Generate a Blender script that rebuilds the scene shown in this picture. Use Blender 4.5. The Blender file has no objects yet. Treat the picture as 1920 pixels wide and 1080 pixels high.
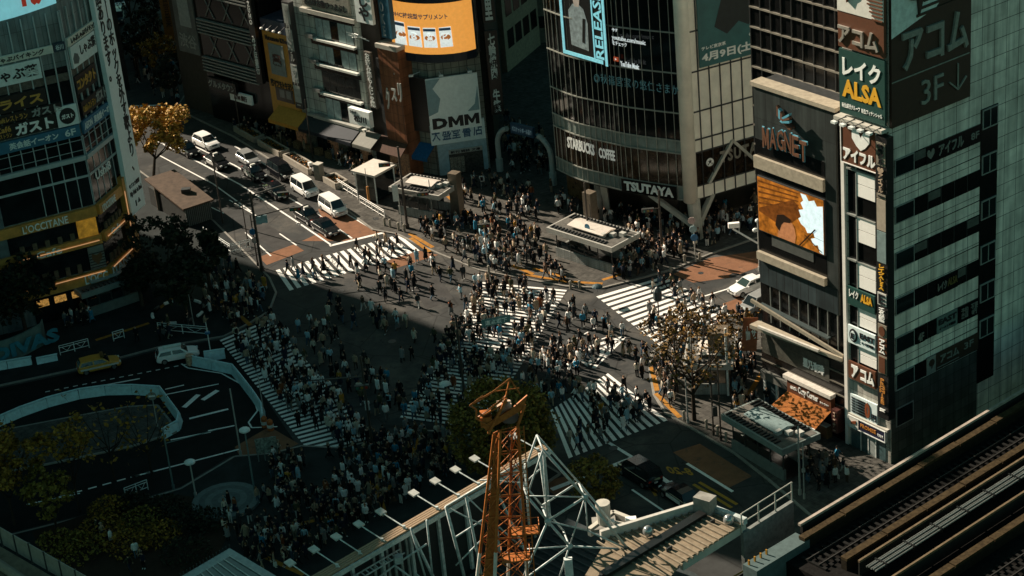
import bpy, bmesh, math, random
from mathutils import Vector, Matrix, noise
rad = math.radians
rnd = random.Random(11)
SC = bpy.context.scene
COL = SC.collection
# ---------------------------------------------------------------- camera (heading +Y, pitched down, slightly rolled)
FPX, PITCH, ROLL, HC = 3861.5, rad(25.814), rad(-5.466), 90.0
FW = Vector((0, math.cos(PITCH), -math.sin(PITCH)))
_r = Vector((1, 0, 0)); _u = _r.cross(FW)
RT = _r * math.cos(ROLL) + _u * math.sin(ROLL)
UP = -_r * math.sin(ROLL) + _u * math.cos(ROLL)
CAM = Vector((0, 0, HC))
cd = bpy.data.cameras.new('camera'); co = bpy.data.objects.new('camera', cd); COL.objects.link(co)
cd.sensor_width = 36; cd.lens = FPX / 1920 * 36; cd.clip_start = 1; cd.clip_end = 6000
mw = Matrix((RT, UP, -FW)).transposed().to_4x4(); mw.translation = CAM; co.matrix_world = mw
SC.camera = co
# ---------------------------------------------------------------- sky, sun, exposure
SUN_DIR = Vector((-0.76, 0.65, 0)).normalized(); SUN_EL = rad(30)
SUN_DIR = Vector((SUN_DIR.x * math.cos(SUN_EL), SUN_DIR.y * math.cos(SUN_EL), math.sin(SUN_EL)))
wd = bpy.data.worlds.new('World'); SC.world = wd; wd.use_nodes = True
nt = wd.node_tree; bg = nt.nodes['Background']; sky = nt.nodes.new('ShaderNodeTexSky')
sky.sky_type = 'NISHITA'; sky.sun_disc = False; sky.sun_elevation = SUN_EL
sky.sun_rotation = math.atan2(SUN_DIR.x, SUN_DIR.y); sky.altitude = 50; sky.air_density = 1.0; sky.dust_density = 1.2; sky.ozone_density = 1.0
tint = nt.nodes.new('ShaderNodeMix'); tint.data_type = 'RGBA'; tint.blend_type = 'MULTIPLY'; tint.inputs[0].default_value = 1
tint.inputs[7].default_value = (0.36, 0.62, 0.41, 1)
nt.links.new(sky.outputs[0], tint.inputs[6]); nt.links.new(tint.outputs[2], bg.inputs[0]); bg.inputs[1].default_value = 0.05
sl = bpy.data.lights.new('sun', 'SUN'); sl.energy = 4.0; sl.angle = rad(0.5); sl.color = (1, 0.85, 0.68)
so = bpy.data.objects.new('sun', sl); COL.objects.link(so); so.location = (-60, 60, 160)
so.rotation_euler = SUN_DIR.to_track_quat('Z', 'Y').to_euler()
SC.view_settings.view_transform = 'Standard'; SC.view_settings.look = 'None'; SC.view_settings.gamma = 1
SC.view_settings.exposure = 1.6
SC.cycles.max_bounces = 6; SC.cycles.diffuse_bounces = 3; SC.cycles.transparent_max_bounces = 6

# ---------------------------------------------------------------- where a photo pixel meets a real plane
def ray(x, y): return (FW * FPX + RT * (x - 960) - UP * (y - 540)).normalized()
def G(x, y, z=0.0):
    d = ray(x, y); return CAM + d * ((z - HC) / d.z)
def PX(w):
    d = w - CAM; k = d.dot(FW); return (960 + FPX * d.dot(RT) / k, 540 - FPX * d.dot(UP) / k)
def zat(b, y):
    lo, hi = -5.0, 120.0
    for _ in range(40):
        m = (lo + hi) / 2
        if PX(Vector((b.x, b.y, m)))[1] > y: lo = m
        else: hi = m
    return lo
Z = Vector((0, 0, 1))
def flat(v): return Vector((v.x, v.y, 0))

class Face:
    """a vertical wall plane: origin on the ground, unit direction d, outward normal n (towards the camera side)"""
    def __init__(s, O, d, off=0.0):
        s.d = flat(Vector(d) if not isinstance(d, Vector) else d).normalized(); n = Vector((s.d.y, -s.d.x, 0))
        O = flat(O)
        if n.dot(CAM - O) < 0: n = -n
        s.n = n; s.O = O + n * off
    def w(s, u, z, o=0.0): return s.O + s.d * u + s.n * o + Z * z
    def uz(s, x, y, o=0.0):
        d = ray(x, y); t = (s.O + s.n * o - CAM).dot(s.n) / d.dot(s.n); p = CAM + d * t
        return (p - s.O).dot(s.d), p.z
    def rp(s, x0, y0, x1, y1, o=0.0):
        a = s.uz(x0, y0, o); b = s.uz(x1, y1, o)
        return min(a[0], b[0]), max(a[0], b[0]), min(a[1], b[1]), max(a[1], b[1])
    def shift(s, o): return Face(s.O + s.n * o, s.d)
    def right(s):  # +1 when d runs to the right in the picture
        return 1 if s.d.dot(RT) > 0 else -1

# ---------------------------------------------------------------- materials (all procedural)
_mats = {}
def lin(c):
    return tuple(((x / 12.92) if x <= 0.04045 else ((x + 0.055) / 1.055) ** 2.4) for x in c)
def M(key, col, rough=0.6, var=0.18, scale=2.5, metal=0.0, emit=0.0, spec=0.5, detail=4, bump=0.0):
    if key in _mats: return _mats[key]
    m = bpy.data.materials.new(key); m.use_nodes = True; t = m.node_tree; b = t.nodes['Principled BSDF']
    b.inputs['Roughness'].default_value = rough; b.inputs['Metallic'].default_value = metal
    b.inputs['Specular IOR Level'].default_value = .08 if rough >= .75 else .18 if rough >= .55 and spec == .5 else spec
    geo = t.nodes.new('ShaderNodeNewGeometry'); nz = t.nodes.new('ShaderNodeTexNoise')
    nz.inputs['Scale'].default_value = scale; nz.inputs['Detail'].default_value = detail; nz.inputs['Roughness'].default_value = 0.65
    t.links.new(geo.outputs['Position'], nz.inputs['Vector'])
    mr = t.nodes.new('ShaderNodeMapRange'); mr.inputs[1].default_value = 0.3; mr.inputs[2].default_value = 0.7
    mr.inputs[3].default_value = 1 - var; mr.inputs[4].default_value = 1 + var
    t.links.new(nz.outputs[0], mr.inputs[0])
    mx = t.nodes.new('ShaderNodeMix'); mx.data_type = 'RGBA'; mx.blend_type = 'MULTIPLY'; mx.inputs[0].default_value = 1
    mx.inputs[6].default_value = (*col, 1); t.links.new(mr.outputs[0], mx.inputs[7])
    t.links.new(mx.outputs[2], b.inputs['Base Color'])
    if emit:
        b.inputs['Emission Strength'].default_value = emit * .76; t.links.new(mx.outputs[2], b.inputs['Emission Color'])
    if bump:
        bp = t.nodes.new('ShaderNodeBump'); bp.inputs['Strength'].default_value = bump; bp.inputs['Distance'].default_value = 0.05
        t.links.new(nz.outputs[0], bp.inputs['Height']); t.links.new(bp.outputs[0], b.inputs['Normal'])
    m.diffuse_color = (*col, 1); _mats[key] = m; return m

def tiled(key, d, w, h, col, joint, rough=0.5, var=0.12, mort=0.02, shift=0.0, offset=0.0):
    """wall of panels w x h metres on a plane that runs along d"""
    if key in _mats: return _mats[key]
    m = bpy.data.materials.new(key); m.use_nodes = True; t = m.node_tree; b = t.nodes['Principled BSDF']; b.inputs['Roughness'].default_value = rough; b.inputs['Specular IOR Level'].default_value = .08 if rough > .75 else .25
    geo = t.nodes.new('ShaderNodeNewGeometry'); dp = t.nodes.new('ShaderNodeVectorMath'); dp.operation = 'DOT_PRODUCT'
    dp.inputs[1].default_value = d[:] if len(d) == 3 else (*d, 0)
    t.links.new(geo.outputs['Position'], dp.inputs[0]); sp = t.nodes.new('ShaderNodeSeparateXYZ'); t.links.new(geo.outputs['Position'], sp.inputs[0])
    ad = t.nodes.new('ShaderNodeMath'); ad.inputs[1].default_value = shift; t.links.new(sp.outputs[2], ad.inputs[0])
    cb = t.nodes.new('ShaderNodeCombineXYZ'); t.links.new(dp.outputs['Value'], cb.inputs[0]); t.links.new(ad.outputs[0], cb.inputs[1])
    br = t.nodes.new('ShaderNodeTexBrick'); br.offset = offset; br.squash = 1
    br.inputs['Scale'].default_value = 1; br.inputs['Mortar Size'].default_value = mort; br.inputs['Brick Width'].default_value = w; br.inputs['Row Height'].default_value = h
    br.inputs['Color1'].default_value = (*[c * (1 - var) for c in col], 1); br.inputs['Color2'].default_value = (*[c * (1 + var) for c in col], 1); br.inputs['Mortar'].default_value = (*joint, 1)
    t.links.new(cb.outputs[0], br.inputs['Vector'])
    nz = t.nodes.new('ShaderNodeTexNoise'); nz.inputs['Scale'].default_value = 0.7; nz.inputs['Detail'].default_value = 6
    t.links.new(geo.outputs['Position'], nz.inputs['Vector'])
    mr = t.nodes.new('ShaderNodeMapRange'); mr.inputs[1].default_value = 0.3; mr.inputs[2].default_value = 0.7; mr.inputs[3].default_value = 0.72; mr.inputs[4].default_value = 1.15
    t.links.new(nz.outputs[0], mr.inputs[0])
    # rain streaks: noise drawn out downwards
    vm = t.nodes.new('ShaderNodeVectorMath'); vm.operation = 'MULTIPLY'; vm.inputs[1].default_value = (2.2, 2.2, .12); t.links.new(geo.outputs['Position'], vm.inputs[0])
    n2 = t.nodes.new('ShaderNodeTexNoise'); n2.inputs['Scale'].default_value = 1; n2.inputs['Detail'].default_value = 5; t.links.new(vm.outputs[0], n2.inputs['Vector'])
    m2 = t.nodes.new('ShaderNodeMapRange'); m2.inputs[1].default_value = 0.35; m2.inputs[2].default_value = 0.65; m2.inputs[3].default_value = 0.7; m2.inputs[4].default_value = 1.1; t.links.new(n2.outputs[0], m2.inputs[0])
    mm = t.nodes.new('ShaderNodeMath'); mm.operation = 'MULTIPLY'; t.links.new(mr.outputs[0], mm.inputs[0]); t.links.new(m2.outputs[0], mm.inputs[1]); mr = mm
    mx = t.nodes.new('ShaderNodeMix'); mx.data_type = 'RGBA'; mx.blend_type = 'MULTIPLY'; mx.inputs[0].default_value = 1
    t.links.new(br.outputs[0], mx.inputs[6]); t.links.new(mr.outputs[0], mx.inputs[7]); t.links.new(mx.outputs[2], b.inputs['Base Color'])
    _mats[key] = m; return m

WHITE = M('white_paint', (.78, .76, .72), .5, .1)
OFFW = M('aged_white_metal', (.58, .61, .59), .5, .25)
GREY = M('grey_metal', (.22, .23, .22), .45, .2, metal=.3)
DGREY = M('dark_metal', (.035, .037, .038), .45, .25, metal=.2)
BLACK = M('black_panel', (.008, .009, .009), .35, .3)
GLASS = M('dark_glass', (.008, .013, .014), .07, .3, .6, spec=.6)
CURTAIN = M('curtained_glass', (.30, .40, .41), .25, .35, 1.2)
CONC = M('concrete', (.22, .21, .19), .8, .3, 1.2, bump=.2)
BEIGE = M('beige_cladding', (.42, .40, .35), .55, .16, .8)
BROWN = M('brown_paint', (.09, .032, .016), .5, .2)
BLETTER = M('letter_black', (.006, .006, .008), .5, .1)
WLETTER = M('letter_white', (.78, .79, .76), .5, .1)
YLETTER = M('letter_yellow', (.66, .34, .02), .5, .1)
BLUE = M('blue_sign_paint', (.02, .12, .2), .45, .15)

# ---------------------------------------------------------------- objects
def tag(o, label=None, cat=None, group=None, kind=None):
    if label: o['label'] = label
    if cat: o['category'] = cat
    if group: o['group'] = group
    if kind: o['kind'] = kind
    return o
def thing(name, label, cat, loc=(0, 0, 0), group=None, rz=0.0):
    o = bpy.data.objects.new(name, None); COL.objects.link(o); o.location = loc; o.rotation_euler = (0, 0, rz)
    o.empty_display_size = 0.3
    return tag(o, label, cat, group)

class MB:
    def __init__(s): s.v = []; s.f = []; s.mi = []; s.cur = 0
    def face(s, pts):
        n = len(s.v); s.v += [tuple(p) for p in pts]; s.f.append(tuple(range(n, n + len(pts)))); s.mi.append(s.cur)
    def prism(s, pts, ext):
        n = len(s.v); k = len(pts); pts = [Vector(p) for p in pts]
        s.v += [tuple(p) for p in pts] + [tuple(p + ext) for p in pts]
        s.f.append(tuple(range(n + k - 1, n - 1, -1))); s.f.append(tuple(range(n + k, n + 2 * k)))
        for i in range(k):
            j = (i + 1) % k; s.f.append((n + i, n + j, n + k + j, n + k + i))
        s.mi += [s.cur] * (k + 2); return s
    def box(s, c, hx, hy, hz, rz=0.0):
        c = Vector(c); a = Vector((math.cos(rz), math.sin(rz), 0)) * hx; b = Vector((-math.sin(rz), math.cos(rz), 0)) * hy
        return s.prism([c - a - b - Z * hz, c + a - b - Z * hz, c + a + b - Z * hz, c - a + b - Z * hz], Z * 2 * hz)
    def wall(s, F, u0, u1, z0, z1, o0, o1):
        return s.prism([F.w(u0, z0, o0), F.w(u1, z0, o0), F.w(u1, z1, o0), F.w(u0, z1, o0)], F.n * (o1 - o0))
    def bar(s, a, b, w, h=None):
        """square bar from a to b"""
        a = Vector(a); b = Vector(b); h = h or w; d = (b - a).normalized()
        x = d.cross(Z)
        if x.length < 1e-3: x = Vector((1, 0, 0))
        x.normalize(); y = x.cross(d)
        return s.prism([a - x * w / 2 - y * h / 2, a + x * w / 2 - y * h / 2, a + x * w / 2 + y * h / 2, a - x * w / 2 + y * h / 2], b - a)
    def tube(s, a, b, r, n=7, r2=None, cap=True):
        a = Vector(a); b = Vector(b); r2 = r if r2 is None else r2; d = (b - a).normalized()
        x = d.cross(Z)
        if x.length < 1e-3: x = Vector((1, 0, 0))
        x.normalize(); y = x.cross(d); k = len(s.v)
        for i in range(n):
            t = 2 * math.pi * i / n; e = x * math.cos(t) + y * math.sin(t); s.v.append(tuple(a + e * r)); s.v.append(tuple(b + e * r2))
        for i in range(n):
            j = (i + 1) % n; s.f.append((k + 2 * i, k + 2 * j, k + 2 * j + 1, k + 2 * i + 1)); s.mi.append(s.cur)
        if cap:
            s.f.append(tuple(k + 2 * i for i in range(n - 1, -1, -1))); s.f.append(tuple(k + 2 * i + 1 for i in range(n))); s.mi += [s.cur] * 2
        return s
    def path(s, pts, r, n=6):
        for a, b in zip(pts[:-1], pts[1:]): s.tube(a, b, r, n)
        return s
    def lathe(s, base, prof, n=12):
        base = Vector(base); k = len(s.v); m = len(prof)
        for i in range(n):
            t = 2 * math.pi * i / n
            for r, z in prof: s.v.append((base.x + r * math.cos(t), base.y + r * math.sin(t), base.z + z))
        for i in range(n):
            j = (i + 1) % n
            for q in range(m - 1):
                s.f.append((k + i * m + q, k + j * m + q, k + j * m + q + 1, k + i * m + q + 1)); s.mi.append(s.cur)
        s.f.append(tuple(k + i * m + m - 1 for i in range(n))); s.mi.append(s.cur)
        return s
    def sheet(s, pts, z):
        s.face([Vector((p.x, p.y, z)) for p in pts]); return s
    def ball(s, c, rx, ry, rz, n=8, m=5):
        c = Vector(c); k = len(s.v)
        for j in range(m + 1):
            ph = math.pi * j / m
            for i in range(n):
                t = 2 * math.pi * i / n; s.v.append((c.x + rx * math.sin(ph) * math.cos(t), c.y + ry * math.sin(ph) * math.sin(t), c.z + rz * math.cos(ph)))
        for j in range(m):
            for i in range(n):
                q = (i + 1) % n; s.f.append((k + j * n + i, k + (j + 1) * n + i, k + (j + 1) * n + q, k + j * n + q)); s.mi.append(s.cur)
        return s
    def mesh(s, name, mats, off=None):
        me = bpy.data.meshes.new(name)
        v = s.v if off is None else [(a - off[0], b - off[1], c - off[2]) for a, b, c in s.v]
        me.from_pydata(v, [], s.f)
        for m in (mats if isinstance(mats, (list, tuple)) else [mats]): me.materials.append(m)
        if any(s.mi): me.polygons.foreach_set('material_index', s.mi)
        me.update(); return me
    def build(s, name, mats, parent=None, smooth=False, recalc=True):
        """link as ONE object; geometry is given in world metres and stored from the parent's (or its own) base point"""
        own = None
        if parent is None and s.v:
            xs = [p[0] for p in s.v]; ys = [p[1] for p in s.v]; own = ((min(xs) + max(xs)) / 2, (min(ys) + max(ys)) / 2, min(p[2] for p in s.v))
        off = own
        if parent is not None:
            off = Vector((0, 0, 0)); p = parent
            while p is not None: off = off + p.location; p = p.parent
        me = s.mesh(name, mats, off)
        if recalc:
            bm = bmesh.new(); bm.from_mesh(me); bmesh.ops.recalc_face_normals(bm, faces=bm.faces); bm.to_mesh(me); bm.free()
        if smooth: me.polygons.foreach_set('use_smooth', [True] * len(me.polygons))
        o = bpy.data.objects.new(name, me); COL.objects.link(o)
        if parent is not None: o.parent = parent
        else: o.location = own or (0, 0, 0)
        return o

def copy_tree(o, parent=None):
    c = o.copy(); COL.objects.link(c); c.parent = parent
    for ch in o.children: copy_tree(ch, c)
    return c

# ---------------------------------------------------------------- lettering: built-in font turned into solid meshes
_tx = {}
def glyphs(body, bold=0.0, space=1.0, lines=0.9):
    key = (body, bold, space, lines)
    if key in _tx: return _tx[key]
    cu = bpy.data.curves.new('lettering', 'FONT'); cu.body = body; cu.size = 1; cu.extrude = 0.02; cu.resolution_u = 2
    cu.offset = bold; cu.space_character = space; cu.space_line = lines; cu.align_x = 'CENTER'
    o = bpy.data.objects.new('lettering', cu); COL.objects.link(o)
    dg = bpy.context.evaluated_depsgraph_get(); me = bpy.data.meshes.new_from_object(o.evaluated_get(dg))
    vs = [v.co.copy() for v in me.vertices]; fs = [tuple(p.vertices) for p in me.polygons]
    bpy.data.objects.remove(o); bpy.data.curves.remove(cu); bpy.data.meshes.remove(me)
    _tx[key] = (vs, fs); return _tx[key]
def put_text(mb, F, body, u0, u1, z0, z1, o, depth=0.05, bold=0.012, slant=0.0, space=1.0):
    """fit the words into the rectangle u0..u1 (left to right in the picture), z0..z1 on wall F"""
    vs, fs = glyphs(body, bold, space)
    if not vs: return
    xs = [v.x for v in vs]; ys = [v.y for v in vs]; x0, x1, y0, y1 = min(xs), max(xs), min(ys), max(ys)
    if F.right() < 0: u0, u1 = u1, u0
    k = len(mb.v)
    for v in vs:
        a = (v.x - x0) / max(x1 - x0, 1e-6); b = (v.y - y0) / max(y1 - y0, 1e-6)
        zz = z0 + (z1 - z0) * b + slant * (a - .5) * (z1 - z0)
        mb.v.append(tuple(F.w(u0 + (u1 - u0) * a, zz, o + (depth if v.z > 0 else 0))))
    for f in fs: mb.f.append(tuple(k + i for i in f)); mb.mi.append(mb.cur)
def vert(s): return '\n'.join(s)
def letters(F, body, rect, mat, parent, o=0.0, px=True, name='lettering', **kw):
    r = F.rp(*rect, o) if px else rect
    mb = MB(); put_text(mb, F, body, *r, o, **kw); return mb.build(name, mat, parent, recalc=False)

def sign(F, rect, label, mat, texts=(), o=0.0, th=0.2, cat='sign', name='shop_sign', px=True, frame=None, group=None, parent=None):
    """a signboard on wall F. texts: (words, (left, bottom, right, top) in 0..1, material, keywords)"""
    u0, u1, z0, z1 = F.rp(*rect, o + th) if px else rect
    if parent is None: root = thing(name, label, cat, F.w((u0 + u1) / 2, z0, o), group)
    else: root = parent
    MB().wall(F, u0, u1, z0, z1, o, o + th).build('board', mat, root)
    if frame:
        m = MB(); e = .07
        m.wall(F, u0 - e, u1 + e, z1, z1 + e, o, o + th + .05).wall(F, u0 - e, u1 + e, z0 - e, z0, o, o + th + .05)
        m.wall(F, u0 - e, u0, z0, z1, o, o + th + .05).wall(F, u1, u1 + e, z0, z1, o, o + th + .05); m.build('frame', frame, root)
    W, H = u1 - u0, z1 - z0
    for tx in texts:
        body, (a, b, c, d), tm = tx[:3]; kw = tx[3] if len(tx) > 3 else {}
        if F.right() > 0: ua, ub = u0 + W * a, u0 + W * c
        else: ua, ub = u1 - W * c, u1 - W * a
        if callable(body):
            mb = MB(); body(mb, F, ua, ub, z0 + H * b, z0 + H * d, o + th + .004); mb.build(kw.get('name', 'emblem'), tm, root, recalc=False)
        else:
            mb = MB(); put_text(mb, F, body, ua, ub, z0 + H * b, z0 + H * d, o + th + .004, **kw); mb.build('lettering', tm, root, recalc=False)
    return root
def shape(pts, depth=.04):
    """emblem from 0..1 outlines (x to the right, y up); one or several polygons"""
    if not isinstance(pts[0][0], (list, tuple)): pts = [pts]
    def f(mb, F, u0, u1, z0, z1, o):
        if F.right() < 0: u0, u1 = u1, u0
        for q in pts: mb.prism([F.w(u0 + (u1 - u0) * x, z0 + (z1 - z0) * y, o) for x, y in q], F.n * depth)
    return f
def disc(n=20, r=.5, cx=.5, cy=.5): return [(cx + r * math.cos(2 * math.pi * i / n), cy + r * math.sin(2 * math.pi * i / n)) for i in range(n)]
BIGM = [(0, 0), (0, 1), (.27, 1), (.5, .52), (.73, 1), (1, 1), (1, 0), (.75, 0), (.75, .58), (.56, .14), (.44, .14), (.25, .58), (.25, 0)]
BAR = [(0, 0), (1, 0), (1, 1), (0, 1)]
# ================================================================ ground, roads, pavements, markings
ASPH = M('asphalt', (.0375, .039, .0385), .85, .3, .35, detail=8, bump=.15)
ASPHD = M('shaded_bus_asphalt', (.011, .012, .012), .8, .3, .5, detail=7)  # bus road asphalt darkened, its shade put into the colour
PAVE = tiled('paving_slabs', (.576, -.817, 0), .6, .6, (.078, .074, .066), (.045, .044, .040), .85, .16, .02)
def pave_up():
    m = PAVE; t = m.node_tree; b = [n for n in t.nodes if n.type == 'TEX_BRICK'][0]
    cb = [n for n in t.nodes if n.type == 'COMBXYZ'][0]; geo = [n for n in t.nodes if n.type == 'NEW_GEOMETRY'][0]
    dp = t.nodes.new('ShaderNodeVectorMath'); dp.operation = 'DOT_PRODUCT'; dp.inputs[1].default_value = (.817, .576, 0)
    t.links.new(geo.outputs['Position'], dp.inputs[0]); t.links.new(dp.outputs['Value'], cb.inputs[1])
pave_up()
KERB = M('kerb_stone', (.20, .19, .17), .8, .2)
PAINT = M('road_paint', (.68, .67, .64), .6, .14, 5, detail=8)
REDP = M('anti_skid_paint', (.17, .083, .047), .85, .2, 1.2, detail=8)
YEL = M('tactile_yellow', (.30, .135, .025), .8, .3, 2)
YPAINT = M('yellow_road_paint', (.30, .165, .02), .7, .2, 3)

def worn(m, under, lo, hi, scale):
    """wear: the paint is missing in ragged spots and the surface below shows"""
    t = m.node_tree; b = t.nodes['Principled BSDF']; src = b.inputs['Base Color'].links[0].from_socket; geo = [n for n in t.nodes if n.type == 'NEW_GEOMETRY'][0]
    n = t.nodes.new('ShaderNodeTexNoise'); n.inputs['Scale'].default_value = scale; n.inputs['Detail'].default_value = 9; n.inputs['Roughness'].default_value = .75; t.links.new(geo.outputs['Position'], n.inputs['Vector'])
    r = t.nodes.new('ShaderNodeMapRange'); r.inputs[1].default_value = lo; r.inputs[2].default_value = hi; t.links.new(n.outputs[0], r.inputs[0])
    x = t.nodes.new('ShaderNodeMix'); x.data_type = 'RGBA'; t.links.new(r.outputs[0], x.inputs[0]); t.links.new(src, x.inputs[6]); x.inputs[7].default_value = (*under, 1); t.links.new(x.outputs[2], b.inputs['Base Color'])
worn(PAINT, (.10, .095, .09), .58, .70, 2.2); worn(ASPH, (.075, .071, .064), .50, .62, .11); worn(ASPH, (.020, .0195, .019), .60, .66, .9)
def cracks(m):
    t = m.node_tree; b = t.nodes['Principled BSDF']; src = b.inputs['Base Color'].links[0].from_socket; geo = [n for n in t.nodes if n.type == 'NEW_GEOMETRY'][0]
    v = t.nodes.new('ShaderNodeTexVoronoi'); v.feature = 'DISTANCE_TO_EDGE'; v.inputs['Scale'].default_value = .16; t.links.new(geo.outputs['Position'], v.inputs['Vector'])
    r = t.nodes.new('ShaderNodeMapRange'); r.inputs[1].default_value = .004; r.inputs[2].default_value = .014; r.inputs[3].default_value = .6; r.inputs[4].default_value = 0; t.links.new(v.outputs['Distance'], r.inputs[0])
    x = t.nodes.new('ShaderNodeMix'); x.data_type = 'RGBA'; t.links.new(r.outputs[0], x.inputs[0]); t.links.new(src, x.inputs[6]); x.inputs[7].default_value = (.016, .016, .015, 1); t.links.new(x.outputs[2], b.inputs['Base Color'])
cracks(ASPH)
worn(REDP, (.07, .05, .04), .56, .7, 1.1)
g = MB(); g.sheet([Vector((-2500, -200, 0)), Vector((2500, -200, 0)), Vector((2500, 5000, 0)), Vector((-2500, 5000, 0))], -.004)
tag(g.build('ground', ASPH), kind='structure')

def gp(pts, z=0.0): return [G(x, y, z) for x, y in pts]
def gsheet(name, pts, z, mat, kind='structure'):
    m = MB(); m.sheet(gp(pts), z); return tag(m.build(name, mat), kind=kind)
PAVES = []
SHADEPAVE = M('shaded_paving', (.018, .022, .022), .8, .35, .6, detail=7)  # plaza and west paving, darkened with the shade that lies there
def pavement(name, pts, h=.13):
    q = gp(pts); PAVES.append([(p.x, p.y) for p in q])
    m = MB(); m.prism([Vector((p.x, p.y, -.05)) for p in q], Z * (h + .05)); o = m.build(name, [SHADEPAVE if name in ('plaza', 'pavement_west') else PAVE]); tag(o, kind='structure')
    # kerb stones run round the edge, a few millimetres proud
    k = MB(); c = sum(q, Vector()) / len(q)
    for a, b in zip(q, q[1:] + q[:1]):
        if (a - b).length > .05: k.bar(Vector((a.x, a.y, h - .06)), Vector((b.x, b.y, h - .06)), .22, .135)
    tag(k.build('kerb', KERB), kind='structure')
def on_pave(x, y):
    for q in PAVES:
        ins = False; j = len(q) - 1
        for i in range(len(q)):
            if (q[i][1] > y) != (q[j][1] > y) and x < (q[j][0] - q[i][0]) * (y - q[i][1]) / (q[j][1] - q[i][1]) + q[i][0]: ins = not ins
            j = i
        if ins: return True
    return False
def gz(x, y): return .135 if on_pave(x, y) else 0.0

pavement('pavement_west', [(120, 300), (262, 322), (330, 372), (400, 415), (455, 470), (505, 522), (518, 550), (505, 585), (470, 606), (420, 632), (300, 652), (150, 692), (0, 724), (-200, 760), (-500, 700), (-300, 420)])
pavement('pavement_north', [(330, 205), (440, 258), (500, 296), (560, 335), (640, 388), (700, 432), (745, 440), (790, 462), (826, 478), (900, 508), (985, 524), (1060, 538), (1130, 541), (1205, 522), (1262, 506), (1330, 478), (1440, 440), (1560, 380), (1560, 200), (1040, 60), (900, 60), (700, 150), (380, 130)])
pavement('pavement_east', [(1640, 520), (1420, 582), (1330, 606), (1262, 632), (1222, 664), (1218, 694), (1226, 740), (1248, 776), (1300, 806), (1376, 850), (1440, 900), (1540, 985), (1640, 1060), (1900, 960), (1900, 700)])
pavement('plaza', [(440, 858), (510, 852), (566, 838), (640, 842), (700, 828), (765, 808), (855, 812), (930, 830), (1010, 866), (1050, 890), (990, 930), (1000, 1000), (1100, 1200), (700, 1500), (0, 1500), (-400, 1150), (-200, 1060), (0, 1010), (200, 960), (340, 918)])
# bus road on the left, island in the bus road
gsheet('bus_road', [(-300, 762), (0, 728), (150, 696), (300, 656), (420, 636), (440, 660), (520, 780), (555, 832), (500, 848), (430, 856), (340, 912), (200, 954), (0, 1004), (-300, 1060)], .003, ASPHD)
pavement('traffic_island', [(-300, 880), (0, 810), (130, 785), (240, 765), (295, 762), (318, 790), (330, 812), (250, 838), (120, 866), (0, 890), (-300, 950)], .16)
gsheet('bus_bay_surface', [(80, 684), (290, 630), (300, 640), (212, 668), (95, 703)], .007, M('bay_concrete', (.06, .075, .075), .8, .2))
# red-brown surfaced patches
for q in ([(566, 452), (614, 430), (596, 392), (642, 385), (732, 434), (664, 452)], [(485, 482), (552, 458), (570, 470), (500, 497)], [(722, 490), (785, 470), (822, 478), (742, 503)],
          [(1262, 514), (1330, 484), (1425, 470), (1425, 500), (1370, 520), (1300, 530)], [(1355, 570), (1420, 545), (1440, 560), (1400, 590), (1372, 588)],
          [(440, 838), (505, 800), (560, 832), (520, 850), (450, 856)], [(1262, 848), (1312, 832), (1410, 893), (1360, 918)], [(1015, 905), (1060, 893), (1085, 905), (1040, 930)]):
    gsheet('red_road_surface', q, .005, REDP)
def lane(pts, w, z=.010, mat=PAINT, name='lane_line'):
    q = gp(pts); m = MB()
    for a, b in zip(q[:-1], q[1:]):
        d = (b - a).normalized(); s = Vector((-d.y, d.x, 0)) * w / 2; m.sheet([a - s, b - s, b + s, a + s], z)
    return tag(m.build(name, mat), kind='structure')
def dashes(a, b, n, w, duty=.5, z=.010, mat=PAINT):
    A = G(*a); B = G(*b); m = MB()
    for i in range(n):
        p = A.lerp(B, i / n); q = A.lerp(B, (i + duty) / n); d = (q - p).normalized(); s = Vector((-d.y, d.x, 0)) * w / 2
        m.sheet([p - s, q - s, q + s, p + s], z)
    return tag(m.build('lane_line', mat), kind='structure')
def zebra(L0, L1, R0, R1, n, duty=.5, jit=.0):
    l0, l1, r0, r1 = G(*L0), G(*L1), G(*R0), G(*R1); m = MB()
    for i in range(n):
        a, b = i / n, (i + duty) / n; j = rnd.uniform(-jit, jit)
        m.sheet([l0.lerp(l1, a), r0.lerp(r1, a), r0.lerp(r1, b), l0.lerp(l1, b)], .010)
    return tag(m.build('zebra_crossing', PAINT), kind='structure')
zebra((517, 507), (754, 438), (543, 545), (793, 468), 18, .55)
zebra((412, 638), (590, 860), (508, 598), (708, 832), 36, .5)
zebra((1246, 518), (1395, 605), (1118, 556), (1262, 668), 15, .55)
zebra((905, 529), (748, 786), (1063, 544), (902, 808), 42, .5)
zebra((1252, 788), (1060, 862), (1140, 700), (1028, 772), 14, .55)
# stop lines and lanes of the upper road
lane([(618, 461), (728, 434)], .42); lane([(622, 460), (560, 418), (450, 346), (380, 308), (290, 262)], .22); lane([(660, 447), (600, 405), (520, 358), (440, 310), (360, 272)], .2)
lane([(704, 433), (640, 395), (590, 360), (520, 322), (440, 274)], .2); lane([(556, 460), (524, 438)], .16); lane([(508, 480), (460, 436)], .16); lane([(300, 292), (400, 345), (470, 396)], .18)
lane([(270, 330), (420, 400)], .14); lane([(490, 410), (430, 375)], .14)
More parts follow.
